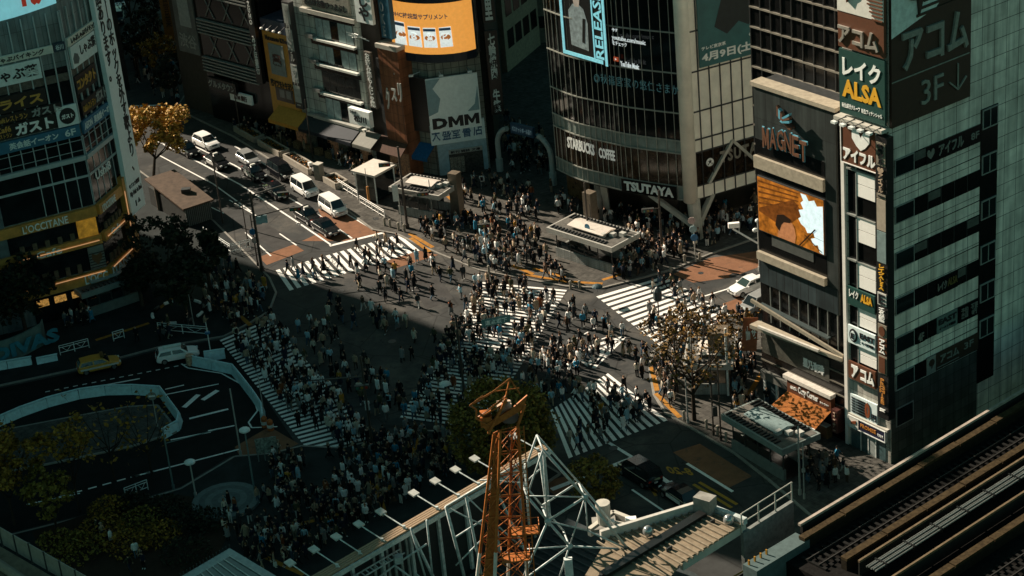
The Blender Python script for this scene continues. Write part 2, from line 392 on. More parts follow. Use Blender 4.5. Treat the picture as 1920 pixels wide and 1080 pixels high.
# triangle marking in the middle of the crossing, dashed turning lines
lane([(1086, 656), (1170, 632), (1118, 684)], .45); lane([(1086, 656), (1130, 654), (1128, 668), (1114, 690)], .4); lane([(1090, 676), (1104, 686), (1112, 666)], .35); lane([(1134, 652), (1158, 640)], .5)
dashes((1050, 652), (1125, 610), 5, .14); dashes((1128, 636), (1150, 628), 2, .16, .8); lane([(1306, 560), (1370, 540)], .2); lane([(1368, 540), (1412, 566)], .35)
# near road, lower right
lane([(1138, 828), (1190, 860)], .32); lane([(1034, 918), (1178, 862)], .5); lane([(1192, 862), (1258, 908)], .42); lane([(1288, 869), (1374, 922)], .28); lane([(1185, 918), (1250, 962)], .2)
lane([(1098, 882), (1140, 886), (1160, 908)], .25)
lane([(1300, 908), (1372, 952)], .3, mat=YPAINT, name='yellow_road_marking'); lane([(1311, 904), (1382, 946)], .3, mat=YPAINT, name='yellow_road_marking'); lane([(1220, 918), (1232, 924), (1220, 914), (1230, 930)], .25, mat=YPAINT, name='yellow_road_marking')
# painted time limit on the road, seen upside down
def ground_text(body, a, b, c, mat, name='road_lettering'):
    """words laid on the road: a = start of baseline, b = end of baseline, c = top of first letter (photo pixels)"""
    A, B, C_ = G(*a), G(*b), G(*c); vs, fs = glyphs(body, .03); xs = [v.x for v in vs]; ys = [v.y for v in vs]; m = MB()
    for v in vs: m.v.append(tuple(A + (B - A) * ((v.x - min(xs)) / (max(xs) - min(xs))) + (C_ - A) * ((v.y - min(ys)) / (max(ys) - min(ys))) + Z * (.014 if v.z > 0 else .010)))
    m.f = [tuple(f) for f in fs]; m.mi = [0] * len(fs); return tag(m.build(name, mat, recalc=False), kind='structure')
ground_text('8-20', (1303, 892), (1256, 888), (1292, 878), YPAINT)
ground_text('8-20', (250, 81), (229, 81), (250, 74), PAINT)
zebra((243, 198), (262, 236), (300, 196), (330, 230), 7, .5)
# bus road markings
lane([(340, 682), (352, 690), (415, 700), (470, 730), (483, 770), (466, 792), (472, 802), (520, 800)], .16); dashes((85, 735), (360, 681), 16, .14, .5)
lane([(345, 764), (372, 740)], .5); lane([(380, 750), (408, 732)], .5); lane([(310, 730), (345, 722)], .18); lane([(305, 741), (410, 720)], .16); lane([(355, 785), (428, 767)], .3); lane([(186, 724), (262, 710)], .2)
lane([(320, 825), (395, 810)], .2); lane([(390, 808), (440, 798)], .2); lane([(245, 895), (450, 842)], .2); dashes((110, 932), (300, 880), 7, .2, .6); lane([(50, 946), (150, 925)], .18)
dashes((0, 862), (60, 862), 1, .2, 1)
# tactile paving
for pts in ([(768, 440), (812, 466)], [(770, 448), (806, 474)], [(980, 516), (1060, 530), (1130, 534)], [(1130, 527), (1165, 516)], [(930, 408), (918, 450)], [(1000, 505), (1060, 522)], [(960, 500), (1000, 516)], [(780, 330), (860, 352)], [(840, 370), (910, 430)],
            [(1222, 690), (1232, 735)], [(1230, 740), (1275, 785)], [(400, 575), (480, 540)], [(445, 590), (470, 612)], [(180, 640), (280, 608)], [(330, 555), (300, 580)],
            [(690, 905), (712, 930), (722, 970)], [(732, 912), (716, 935)], [(714, 900), (716, 870)], [(790, 820), (768, 860)], [(490, 1015), (530, 1005)], [(500, 1048), (570, 1080)], [(545, 990), (640, 965)], [(1430, 700), (1380, 780)]):
    lane(pts, .45, .139, YEL, 'tactile_paving')
# repairs and drain covers
for (x, y, r) in ((705, 412, .4), (1378, 517, .6), (760, 428, .35), (1314, 512, .3), (905, 380, .4), (640, 545, .35), (830, 560, .35), (1010, 690, .4), (735, 640, .4), (1095, 620, .35), (455, 330, .35), (560, 420, .35), (1150, 840, .4)):
    c = G(x, y); m = MB(); m.sheet([c + Vector((r * math.cos(t * .6283), r * math.sin(t * .6283), 0)) for t in range(10)], .012 if not on_pave(c.x, c.y) else .139); tag(m.build('drain_cover', DGREY), kind='structure')
for q in ([(632, 480), (706, 460), (760, 515), (690, 540)], [(760, 520), (815, 505), (850, 560), (800, 580)], [(500, 420), (560, 455), (520, 470), (455, 430)]):
    gsheet('road_patch', q, .003, M('newer_asphalt', (.042, .041, .040), .85, .25, .8))
# ================================================================ buildings and their signs
dA = Vector((-.5764, .8172, 0)); dB = Vector((.8172, .5764, 0))
GA = M('sunlit_panel', (.80, .78, .74), .5, .05)
TB = tiled('grey_green_tiles', dB, 1.45, 1.42, (.70, .64, .56), (.05, .047, .042), .5, .10, .025, .35)
TA = tiled('stone_tiles', dA, 1.0, .8, (.40, .385, .34), (.07, .07, .06), .5, .12, .02)
TD = tiled('dark_stone_tiles', dB, .95, .95, (.075, .075, .066), (.012, .012, .012), .5, .25, .02)
STRIP = M('window_black', (.006, .006, .006), .2, .3)
WFRAME = M('window_frame', (.20, .21, .195), .4, .15)
LAMPG = M('lamp_glow', (1, .75, .4), .4, .05, emit=3)

def office():
    rb = G(1671, 872); A = Face(rb, dA); B = Face(rb, dB)
    root = thing('office_building', 'tall grey green office building with black window bands and a sunlit white panelled end', 'building', rb)
    uA = A.uz(1592, 836)[0]; H = 47
    m = MB(); m.prism([rb, A.w(uA, 0), A.w(uA, 0) - A.n * 12 + dB * 0, rb + dB * 45 + dA * uA, rb + dB * 45], Z * H); core = m.build('wall', [TB], root)
    # end wall facing the crossing: dark glazing with white spandrels
    zk = [3.36, 6.82, 10.16, 13.68, 17.71, 21.69, 25.64]
    MB().wall(A, .02, uA - .02, .02, H - .1, 0, .06).build('end_wall', TA, root)
    MB().wall(A, 1.3, uA - .45, 6.8, 28.6, .06, .10).build('end_glazing', STRIP, root)
    pw = A.uz(1610, 420)[0]; pe = 1.35
    for k, z in enumerate(zk[1:]):
        top = z - .05; bot = (zk[k] + 1.75)
        if k >= 1:
            mid = (top + bot) / 2
            MB().wall(A, pe, pw, bot, mid - .03, .1, .2).build('spandrel_panel', GA, root); MB().wall(A, pe, pw, mid + .03, top, .1, .2).build('spandrel_panel', GA, root)
        MB().wall(A, pw + .05, uA - .45, z - .12, z + .02, .1, .3).build('window_sill', WFRAME, root); MB().wall(A, pe, pw, z - .1, z, .1, .26).build('window_sill', WFRAME, root)
    MB().wall(A, pw - .03, pw + .07, 6.8, 28.4, .1, .24).build('mullion', WFRAME, root)
    MB().wall(A, uA - .22, uA + .12, .2, 29.0, .02, .3).build('corner_pole', M('white_pole', (.7, .67, .62), .4, .08), root)
    # right-hand wall: tiled, window bands, stair strip
    us = B.uz(1837, 300)[0]; ue = B.uz(1869, 300)[0]; w1 = B.uz(1674, 337)[0] + .15; w2 = B.uz(1713, 320)[0]
    dz = B.uz(1715, 480)[0]
    for k, z in enumerate(zk):
        if k == 0:
            f = MB().wall(B, w1, w2 - .1, z, z + 1.75, .0, .09).build('window', WFRAME, root); MB().wall(B, w1 + .12, w2 - .22, z + .1, z + 1.65, .09, .10).build('pane', GLASS, f); continue
        f = MB().wall(B, w1, w2, z, z + 1.5, .0, .10).build('window', WFRAME, root); MB().wall(B, w1 + .1, w2 - .1, z + .09, z + 1.41, .10, .11).build('pane', GLASS, f)
        MB().wall(B, w2 + .04, us, z, z + 1.5, .0, .05).build('window_band', STRIP, root)
        for t in range(5):
            if (k * 7 + t * 5) % 6 in (0, 4): u = w2 + (us - w2) * t / 5; MB().wall(B, u + .1, u + (us - w2) / 5 - .05, z + (.1 if (k + t) % 2 else .7), z + 1.42, .05, .056).build('blind', M('blind_grey', (.085, .09, .08), .6, .3, 1), root)
        if k >= 2:
            MB().wall(B, .05, us, z - 1.28, z - 1.22, 0, .03).build('shadow_gap', STRIP, root)
        for t in range(1, 5):
            u = w2 + (us - w2) * t / 5; MB().wall(B, u, u + .05, z, z + 1.5, .05, .08).build('band_mullion', DGREY, root)
    MB().wall(B, us + .02, ue, 3.5, 28.3, .0, .06).build('stair_strip', STRIP, root)
    for z in zk[1:]:
        f = MB().wall(B, us + .15, ue - .08, z + .9, z + 2.6, .06, .14).build('window', WFRAME, root)
        um = (us + ue) / 2; MB().wall(B, us + .27, um - .02, z + 1.02, z + 2.48, .14, .15).build('pane', GLASS, f); MB().wall(B, um + .1, ue - .2, z + 1.02, z + 2.48, .14, .15).build('pane', GLASS, f)
    MB().wall(B, .05, us, .1, 6.7, 0, .03).build('lower_wall', TD, root)
    # grey white corner blocks seen beside the vertical sign
    for k, z in enumerate(zk[2:]):
        MB().wall(A, .05, .42, z - 1.9, z - .15, .06, .22).build('corner_panel', GA, root)
    # shop front
    MB().wall(A, .5, uA - .4, .1, 2.2, .06, .12).build('shop_front', M('shop_glass', (.05, .09, .095), .15, .3), root)
    for u in (1.5, 2.35, 3.2): MB().wall(A, u, u + .08, .1, 2.2, .12, .2).build('door_post', OFFW, root)
    MB().wall(A, 1.6, 2.3, .1, 1.9, .12, .16).build('door', M('pale_door', (.25, .28, .27), .3, .1), root)
    MB().wall(A, .1, uA - .3, 3.2, 3.4, .06, .35).build('ledge', BEIGE, root)
    # ---- signs on the end wall
    green = M('green_board', (.012, .05, .042), .45, .1); brown = M('redbrown_board', (.10, .034, .014), .5, .12); cream = M('cream_board', (.62, .60, .55), .5, .08)
    pale = M('pale_board', (.62, .72, .72), .5, .08)
    o = .5
    comma = [[(.5, 0), (.62, .28), (.82, .4), (.95, .62), (.85, .88), (.55, 1), (.22, .92), (.05, .62), (.18, .36), (.45, .32)]]
    lines_r = [[(.55 - .05 * i + (.05 if i % 2 else 0), i / 8), (1, i / 8), (1, i / 8 + .05), (.55 - .05 * i + (.05 if i % 2 else 0), i / 8 + .05)] for i in range(8)]
    zt = A.uz(1630, 108, o)[1]; za = A.uz(1630, 0, o)[1] + 1.2
    r = sign(A, (-.05, uA - .1, zt + .25, zt + 6.4), 'sunlit brown and white signboard with a comma emblem, highest on the end wall', brown,
         [(shape([BAR]), (.0, .47, 1, 1), cream, {'name': 'white_field'}), ('アコム', (.02, .06, .9, .30), M('steel_letter', (.34, .31, .27), .35, .2, metal=.3), {'bold': .03, 'depth': .15})], o=o - .2, th=.25, px=False)
    W = uA - .05
    for nm, rect, sh, mt in (('emblem', (uA * .55, uA * .93, zt + 4.0, zt + 5.9), shape(comma, .2), brown), ('emblem_stripes', (.0, uA * .5, zt + 3.1, zt + 5.4), shape(lines_r, .08), brown)):
        mb = MB(); sh(mb, A, *rect, o + .09); mb.build(nm, mt, r)
    # the emblem's pale centre
    mb = MB(); shape([disc(14)], .25)(mb, A, uA * .66, uA * .82, zt + 4.85, zt + 5.6, o + .12); mb.build('emblem_centre', cream, r)
    zb = A.uz(1628, 227, o)[1]
    sign(A, (-.05, uA - .1, zb, zt + .05), 'green signboard with white katakana over yellow capitals, under the brown comma sign', green,
         [('レイク', (.08, .60, .92, .90), WLETTER, {'bold': .035}), ('ALSA', (.07, .27, .93, .55), YLETTER, {'bold': .04}), ('新生銀行グループ  新生フィナンシャル', (.06, .10, .95, .17), WLETTER, {'bold': .012})], o=o - .2, th=.2, px=False)
    # lamps over the heart sign
    zl = zb - .55
    t = thing('lamp_rail', 'pale ledge with five small floodlights above the red brown heart sign', 'light fitting', A.w(uA / 2, zl, .1))
    MB().wall(A, -.05, uA + .2, zl, zl + .3, .06, .9).build('ledge', BEIGE, t)
    for i in range(5):
        u = .35 + i * (uA - .2) / 5; MB().tube(A.w(u, zl + .35, .5), A.w(u + .15, zl + .2, 1.5), .04).build('arm', DGREY, t); MB().prism([A.w(u, zl + .05, 1.4), A.w(u + .45, zl + .05, 1.4), A.w(u + .45, zl + .05, 1.75), A.w(u, zl + .05, 1.75)], Z * .18).build('lamp_head', OFFW, t)
    heart = [[(.5, 0), (.75, .18), (1, .5), (1, .85), (.85, 1), (.68, .95), (.5, .62), (.32, .95), (.15, 1), (0, .85), (0, .5), (.25, .18)]]
    a = A.uz(1578, 300, o)[0]; b = A.uz(1643, 324, o)[0]; z0 = A.uz(1643, 324, o)[1]
    sign(A, (b, a, z0, zl - .2), 'red brown signboard with a white heart emblem above white katakana, below the row of floodlights', brown,
         [(shape(heart), (.32, .42, .82, .93), WLETTER), ('アイフル', (.06, .07, .98, .40), WLETTER, {'bold': .05})], o=o - .3, th=.3, px=False, frame=WHITE)
    def row(k, label, board, texts, z0=0., z1=1.6, parts=None):
        z = zk[k]; return sign(A, (pe - .05, uA - .5, z + z0, z + z1), label, board, texts, o=.26, th=.16, px=False)
    row(3, 'green sign band with white and yellow lettering across two windows of the sunlit end wall', green, [('レイク', (.08, .45, .42, .9), WLETTER, {'bold': .03}), ('ALSA', (.50, .4, .93, .85), YLETTER, {'bold': .04})])
    ring = [[(.5 + r * math.cos(t / 16 * 6.2832), .5 + r * math.sin(t / 16 * 6.2832)) for t in range(17) for r in (.5,)]]
    s = row(2, 'white sign band with a black ring emblem and black capitals on the sunlit end wall', pale, [(shape([disc(20)]), (.06, .12, .36, .88), BLETTER), ('EAST', (.45, .50, .98, .82), BLETTER, {'bold': .04}), ('イースト不動産', (.5, .2, .95, .36), BLETTER)])
    mb = MB(); shape([disc(18)], .06)(mb, A, *(lambda W, u1, z: (u1 - W * .31, u1 - W * .11, z + .38, z + 1.22))(uA - .5 - pe + .05, uA - .5, zk[2]), .46); mb.build('emblem_ring', pale, s)
    mb = MB(); put_text(mb, A, 'E', *(lambda W, u1, z: (u1 - W * .27, u1 - W * .15, z + .55, z + 1.05))(uA - .5 - pe + .05, uA - .5, zk[2]), .53, bold=.04); mb.build('lettering', BLETTER, s)
    row(1, 'red brown sign band with three white katakana, low on the sunlit end wall', brown, [('ア', (.12, .12, .38, .88), WLETTER, {'bold': .05}), ('コム', (.46, .12, .97, .88), WLETTER, {'bold': .05})])
    s = sign(A, (pe - .05, uA - .5, zk[0] + .05, zk[0] + 1.9), 'pale blue poster panel with a big red zero and small black text beside it', pale, [('0', (.55, .12, .75, .92), M('redbrown_letter', (.2, .05, .015), .5), {'bold': .05}), ('円', (.80, .1, .97, .45), BLETTER, {'bold': .02})], o=.1, th=.16, px=False)
    mb = MB()
    for i in range(6): put_text(mb, A, 'プロミスの無利息期間', uA - 2.2, uA - .6, zk[0] + .25 + i * .25, zk[0] + .43 + i * .25, .264)
    mb.build('lettering', BLETTER, s)
    s = sign(A, (.35, uA - .4, 2.2, 3.15), 'navy shop sign with orange capitals over the glass doors', M('navy_board', (.012, .014, .04), .4, .1), [('PROMISE', (.33, .38, .76, .75), M('orange_letter', (.42, .17, .03), .5), {'bold': .02}), ('プロミス', (.80, .3, .96, .55), WLETTER)], o=.12, th=.25, px=False, frame=OFFW)
    mb = MB(); shape([BAR], .03)(mb, A, uA - .4 - (uA - .75) * .27, uA - .42, 2.23, 3.12, .375); mb.build('white_field', cream, s)
    mb = MB(); shape([[(.1, .1), (.35, .25), (.35, .7), (.1, .55)], [(.42, .25), (.62, .35), (.62, .85), (.42, .75)], [(.68, .35), (.9, .45), (.9, 1), (.68, .9)]], .04)(mb, A, uA - 1.3, uA - .6, 2.4, 2.95, .41); mb.build('emblem', M('redbrown_letter', (.2, .05, .015), .5), s)
    # vertical projecting sign
    zb_, zt_ = A.uz(1655, 776, .8)[1], A.uz(1655, 258, .8)[1]
    V_ = Face(A.w(.45, 0, 0), dA)
    t = thing('vertical_sign', 'tall narrow black vertical sign stacked with coloured nameplates on the office corner', 'sign', A.w(.9, zb_, .6))
    va, vb = A.uz(1664, 500, .85)[0], A.uz(1643.5, 500, .85)[0]; vw = vb - va
    MB().wall(A, va, vb, zb_ - .4, zt_, .1, .85).build('board', M('sign_black', (.012, .012, .012), .4), t)
    # rows from the top: y0, y1 in the photo, colour, words
    tan = M('tan_plate', (.20, .175, .135), .5); teal = M('teal_plate', (.16, .22, .22), .5)
    rows = [(268, 311, tan, '榮來ビル', BLETTER), (312, 363, None, '♥アイフル', M('tan_letter', (.38, .28, .2), .5)), (364, 372, tan, '8F', BLETTER), (374, 432, M('beige_plate', (.33, .28, .22), .5), None, None), (434, 492, teal, None, None),
            (493, 545, None, 'レイクALSA', YLETTER), (549, 572, M('white_plate', (.5, .49, .45), .5), 'E', BLETTER), (573, 605, None, 'イースト不動産', WLETTER), (608, 632, tan, '●', brown), (633, 664, brown, 'アコム', WLETTER), (666, 700, tan, '▮', brown), (706, 758, None, 'PROMISE', M('orange_letter', (.42, .17, .03), .5)), (762, 772, None, 'プロミス', WLETTER)]
    for y0, y1, bm_, tx, tm in rows:
        za, zc = A.uz(1653, y1, .85)[1], A.uz(1653, y0, .85)[1]
        if bm_: MB().wall(A, va + vw * .1, vb - vw * .1, za, zc, .85, .90).build('nameplate', bm_, t)
        if tx:
            mb = MB(); put_text(mb, A, vert(tx) if len(tx) > 2 else tx, va + vw * .22, vb - vw * .22, za + .12, zc - .12, .91, bold=.03); mb.build('lettering', tm, t, recalc=False)
    # ---- signs on the right-hand wall, its shade put into their colours
    ur = B.uz(1819, 188, .3)[0]; zs = B.uz(1669, 243, .3)[1]
    hd = B.uz(1670, 100, .3)[1]
    steel = M('steel_letter_shaded', (.22, .23, .2), .4, .25)
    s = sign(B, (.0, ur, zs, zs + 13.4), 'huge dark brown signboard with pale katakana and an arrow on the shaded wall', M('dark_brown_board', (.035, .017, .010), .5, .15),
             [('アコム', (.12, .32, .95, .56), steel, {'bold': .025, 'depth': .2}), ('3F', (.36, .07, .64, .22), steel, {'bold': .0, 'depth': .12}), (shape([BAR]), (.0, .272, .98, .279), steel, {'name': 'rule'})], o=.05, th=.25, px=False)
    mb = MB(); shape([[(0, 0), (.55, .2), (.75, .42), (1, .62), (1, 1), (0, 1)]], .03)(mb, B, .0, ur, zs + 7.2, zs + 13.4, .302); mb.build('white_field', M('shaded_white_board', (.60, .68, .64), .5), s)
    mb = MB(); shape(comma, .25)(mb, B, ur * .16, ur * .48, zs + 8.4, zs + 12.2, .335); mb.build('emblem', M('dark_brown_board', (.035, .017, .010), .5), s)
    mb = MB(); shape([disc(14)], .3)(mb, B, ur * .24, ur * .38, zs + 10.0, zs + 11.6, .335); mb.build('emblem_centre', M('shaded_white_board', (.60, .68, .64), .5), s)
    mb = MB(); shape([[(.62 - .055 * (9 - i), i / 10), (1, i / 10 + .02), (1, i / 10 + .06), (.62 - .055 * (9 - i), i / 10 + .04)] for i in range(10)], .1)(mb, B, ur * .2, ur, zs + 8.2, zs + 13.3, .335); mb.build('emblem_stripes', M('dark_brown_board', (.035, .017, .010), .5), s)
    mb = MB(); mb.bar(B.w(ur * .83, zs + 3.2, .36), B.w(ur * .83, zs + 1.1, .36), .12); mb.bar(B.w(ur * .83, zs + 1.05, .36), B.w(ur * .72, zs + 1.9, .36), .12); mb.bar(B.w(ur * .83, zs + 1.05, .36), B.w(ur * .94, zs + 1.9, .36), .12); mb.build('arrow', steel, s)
    def brow(z, ua, ub, label, board, texts, h=1.5, off=.06): return sign(B, (ua, ub, z, z + h), label, board, texts, o=off, th=.06, px=False)
    bu = lambda x, y: B.uz(x, y)[0]
    dim = M('shaded_letter', (.16, .16, .14), .5)
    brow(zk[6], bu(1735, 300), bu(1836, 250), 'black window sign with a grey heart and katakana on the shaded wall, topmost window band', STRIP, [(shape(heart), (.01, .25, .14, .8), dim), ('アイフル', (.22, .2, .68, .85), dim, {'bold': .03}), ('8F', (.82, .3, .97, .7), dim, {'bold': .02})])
    brow(zk[3], bu(1755, 530), bu(1794, 510), 'dark window sign with dim white and yellow lettering on the shaded wall', STRIP, [('レイク', (.03, .25, .46, .75), dim, {'bold': .03}), ('ALSA', (.5, .3, .97, .75), M('shaded_yellow', (.10, .075, .015), .5), {'bold': .03})])
    brow(zk[2], bu(1755, 620), bu(1793, 602), 'teal grey window sign with black capitals on the shaded wall', M('shaded_pale_board', (.10, .14, .13), .5), [('EAST', (.06, .5, .95, .85), BLETTER, {'bold': .04}), ('イースト不動産', (.1, .18, .9, .34), BLETTER)])
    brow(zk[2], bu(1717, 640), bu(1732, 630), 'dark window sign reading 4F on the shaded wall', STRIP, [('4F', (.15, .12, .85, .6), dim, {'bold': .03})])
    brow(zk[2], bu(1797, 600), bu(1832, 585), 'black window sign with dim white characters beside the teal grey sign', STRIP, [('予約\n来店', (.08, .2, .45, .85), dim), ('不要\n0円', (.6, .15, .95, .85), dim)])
    s = brow(zk[1] + .05, bu(1735, 692), bu(1832, 648), 'dark brown window sign with a white comma emblem field, lowest on the shaded wall', M('dark_brown_board', (.035, .017, .010), .5), [(shape([BAR]), (.0, .0, .17, 1), M('shaded_white_field', (.2, .2, .18), .5)), ('アコム', (.26, .32, .62, .8), dim, {'bold': .03}), ('3F', (.72, .4, .9, .8), dim), (shape([BAR]), (.2, .1, .62, .14), dim)], h=1.55)
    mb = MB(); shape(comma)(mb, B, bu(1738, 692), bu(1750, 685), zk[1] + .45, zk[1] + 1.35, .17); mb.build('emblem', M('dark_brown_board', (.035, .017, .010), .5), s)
    return A, B, uA
FA, FB, UA = office()

def mall():
    """the dark shopping building with the screen"""
    uL = FA.uz(1432, 764)[0]; u0 = UA + .15
    P1 = FA.shift(-.15)
    slate = tiled('slate_cladding', dA, 1.7, 9, (.030, .036, .034), (.012, .012, .012), .5, .2, .02)
    ribs = tiled('slate_ribs', dA, .95, 30, (.030, .042, .045), (.012, .012, .012), .45, .12, .03)
    tan = M('tan_ledge', (.30, .26, .20), .6, .2)
    root = thing('shopping_building', 'dark shopping building with a slate crown, big screen and low shops', 'building', FA.w((u0 + uL) / 2, 0))
    a = P1.uz(1412, 159)[0]; b = P1.uz(1566, 211)[0]; zt = P1.uz(1412, 159)[1]; zl = P1.uz(1428, 528)[1]
    zt2 = P1.uz(1566, 211)[1]; zl2 = P1.uz(1568, 592)[1]; zt = (zt + zt2) / 2; zl = (zl + zl2) / 2
    MB().wall(P1, b, a, zl, zt, -9, 0).build('crown', slate, root)
    uc = P1.uz(1549, 420)[0]
    y = lambda px, py: P1.uz(px, py)[1]
    MB().wall(P1, uc, a - .02, y(1416, 288), y(1416, 258), 0, .02).build('dark_band', STRIP, root)
    MB().wall(P1, uc, a - .02, y(1420, 312), y(1420, 290), .0, .3).build('ledge', tan, root)
    MB().wall(P1, uc, a - .02, y(1425, 468), y(1420, 324) + .6, 0, .015).build('screen_surround', STRIP, root)
    MB().wall(P1, uc, a - .02, y(1428, 484), y(1428, 470), .0, .35).build('ledge', tan, root)
    MB().wall(P1, b + .05, a - .02, zl + .05, y(1428, 486), 0, .05).build('ribbed_panel', ribs, root)
    MB().wall(P1, P1.uz(1526, 480)[0], P1.uz(1448, 450)[0], y(1448, 460), y(1448, 438), .015, .06).build('grey_panel', M('grey_panel', (.06, .065, .06), .5), root)
    MB().wall(P1, b - .1, a + .25, zt, zt + .35, -1.2, .15).build('parapet', tan, root)
    MB().wall(P1, b - .1, a + .25, zt - .1, zt + .1, -9, -1.3).build('roof', DGREY, root)
    # video screen
    s = thing('video_screen', 'large video screen glowing orange with a dark haired man at its lower edge', 'screen', P1.w(uc, y(1425, 429)))
    z0, z1 = y(1425, 429), y(1422, 327); u1, u2 = uc, P1.uz(1422, 327)[0]; W = u2 - u1; H = z1 - z0
    sm = M('screen_orange', (.30, .10, .012), .3, .7, 1.4, emit=.20, detail=9)
    MB().wall(P1, u1, u2, z0, z1, .02, .2).build('panel', DGREY, s); MB().wall(P1, u1 + .06, u2 - .06, z0 + .06, z1 - .06, .2, .21).build('picture', sm, s)
    R = random.Random(3)
    bl = [(.66, .97), (.70, .86), (.66, .80), (.70, .70), (.63, .66), (.66, .55), (.62, .50), (.66, .42), (.72, .38), (.75, .30), (.84, .34), (.86, .26), (.80, .22), (.84, .12), (.90, .15), (.93, .03), (.985, .02), (.985, .88), (.90, .84), (.86, .93), (.78, .88), (.74, .97)]
    def on(pts, mat, name, d): 
        mb = MB(); shape([pts], .008)(mb, P1, u1, u2, z0, z1, .212 + d); mb.build(name, mat, s)
    on([(.02, .42), (.02, .36), (.4, .22), (.7, .62), (.55, .8)], M('screen_brown', (.13, .04, .007), .3, .5, 2, emit=.15), 'picture_shade', 0)
    on(bl, M('screen_white', (.5, .62, .66), .3, .15, emit=.35), 'picture_light', .01)
    on([(.3, .02), (.56, .02), (.575, .16), (.56, .28), (.53, .36), (.46, .40), (.36, .36), (.32, .22)], M('screen_skin', (.34, .14, .06), .3, .2, 3, emit=.22), 'picture_face', .02)
    on([(.27, .22), (.33, .14), (.36, .26), (.4, .33), (.5, .36), (.5, .43), (.4, .47), (.3, .42)], M('screen_hair', (.02, .012, .008), .3, .2, emit=.05), 'picture_hair', .03)
    for (xa, ya, xb, yb) in ((.62, .02, .86, .42), (.7, .25, .95, .05), (.66, .30, .99, .26)):
        on([(xa, ya), (xa + .02, ya), (xb + .02, yb), (xb, yb)], M('screen_hair', (.02, .012, .008), .3, .2, emit=.05), 'picture_branch', .04)
    for k in range(5): on([(.02, .5 + .1 * k), (.62, .66 + .07 * k), (.62, .68 + .07 * k), (.02, .53 + .1 * k)], M('screen_brown', (.13, .04, .007), .3, .5, 2, emit=.15), 'picture_beam', .005)
    # crest and name
    rust = M('rust_letter', (.13, .06, .035), .4, .2); cyan = M('cyan_letter', (.10, .32, .42), .4, .1)
    s = thing('crest_sign', 'curved rust coloured capitals under a striped blue and rust crest on the slate crown', 'sign', P1.w(P1.uz(1480, 240)[0], y(1480, 290)))
    base_u = P1.uz(1437, 285)[0]; end_u = P1.uz(1521, 320)[0]; zb = y(1480, 282); zt_ = zb + 1.75; n = 6
    for i, ch in enumerate('MAGNET'):
        ua = base_u + (end_u - base_u) * i / n; ub = base_u + (end_u - base_u) * (i + .9) / n; arc = -.05 * (i - 2.5) ** 2
        for q, (mt, dd, grow) in enumerate(((cyan, .25, .07), (rust, .34, .0))):
            mb = MB(); (shape(BIGM, .08)(mb, P1, min(ua, ub) - grow, max(ua, ub) + grow, zb + arc - grow, zt_ + arc + grow, dd) if ch == 'M' else put_text(mb, P1, ch, min(ua, ub) - grow, max(ua, ub) + grow, zb + arc - grow, zt_ + arc + grow, dd, depth=.08, bold=.015)); mb.build('lettering', mt, s, recalc=False)
    cu0, cu1, cz0, cz1 = P1.rp(1464, 196, 1491, 236)
    for i in range(3):  # interlaced striped V of the crest
        x = .0 + .17 * i; mb = MB(); shape([[(x, 1 - .11 * i), (x + .13, .9 - .11 * i), (x + .13, .55 - .11 * i), (.98, .0 + .0 * i), (.98, -.12), (.85, -.12), (x, .4 - .06 * i)]], .3)(mb, P1, cu0 - .1, cu1 + .1, cz0, cz1, .12 + .1 * i); mb.build('crest_bar', (rust, cyan, rust)[i], s)
        mb = MB(); shape([[(1.0, .9 - .22 * i), (1.0, .76 - .22 * i), (.62 - .06 * i, .42 - .12 * i), (.5 - .06 * i, .5 - .12 * i)]], .3)(mb, P1, cu0 - .1, cu1 + .1, cz0, cz1, .46); mb.build('crest_bar', (cyan, rust, cyan)[i], s)
    mb = MB(); put_text(mb, P1, 'by SHIBUYA 109', *P1.rp(1466, 278, 1492, 287), .2); mb.build('lettering', OFFW, s, recalc=False)
    # dark glazed stair zone behind the sloping eave
    MB().wall(FA, u0, uL, 0, zt + .05, -9, -.35).build('wall', [STRIP], root)
    pz = lambda px, py: FA.uz(px, py)[1]
    zr = (pz(1432, 610) + pz(1588, 680)) / 2; zc = pz(1425, 562)
    g = MB()
    for i in range(9):
        u = u0 + (uL - u0) * i / 9; g.wall(FA, u, u + .06, zr + .4, zl + .2, -.3, -.2)
    g.build('glazing_bars', WFRAME, root)
    m = MB(); A1 = FA.w(uL, zr + 2.7, .9); A2 = FA.w(u0 + .2, zr + .25, .9)
    m.prism([FA.w(uL, zr + .1, .2), FA.w(uL, zr + .1, 1.3), FA.w(u0 + .2, zr + .1, .35), FA.w(u0 + .2, zr + .1, .2)], Z * .35); m.build('eave', tan, root)
    MB().bar(FA.w(uL + .1, zr + 2.6, .9), FA.w(u0 + .3, zr + .5, .1), .2, .3).build('sloping_eave', tan, root)
    MB().bar(FA.w(uL - .4, zr + 2.2, .3), FA.w(u0 + 2, zr + 1.5, -.1), .5, .12).build('stair', M('stair_teal', (.04, .055, .055), .5), root)
    MB().bar(FA.w(uL - 1, zr + .55, 1.2), FA.w(u0 + 2.4, zr + .5, .75), .22).build('roof_pipe', M('pipe_cream', (.5, .47, .42), .5), root)
    # low shop block
    zg = 3.3
    MB().wall(FA, u0, uL, 0, zr, -8, .0).build('shop_block', STRIP, root)
    for i in range(5): 
        z = zg + (zr - zg) * (i + .0) / 4.2; MB().wall(FA, u0 + .05, uL, z, z + .1, 0, .1).build('panel_trim', M('trim_bronze', (.10, .09, .07), .5), root)
    cof = FA.rp(1432, 612, 1556, 708); ug = FA.uz(1556, 690)[0]; 
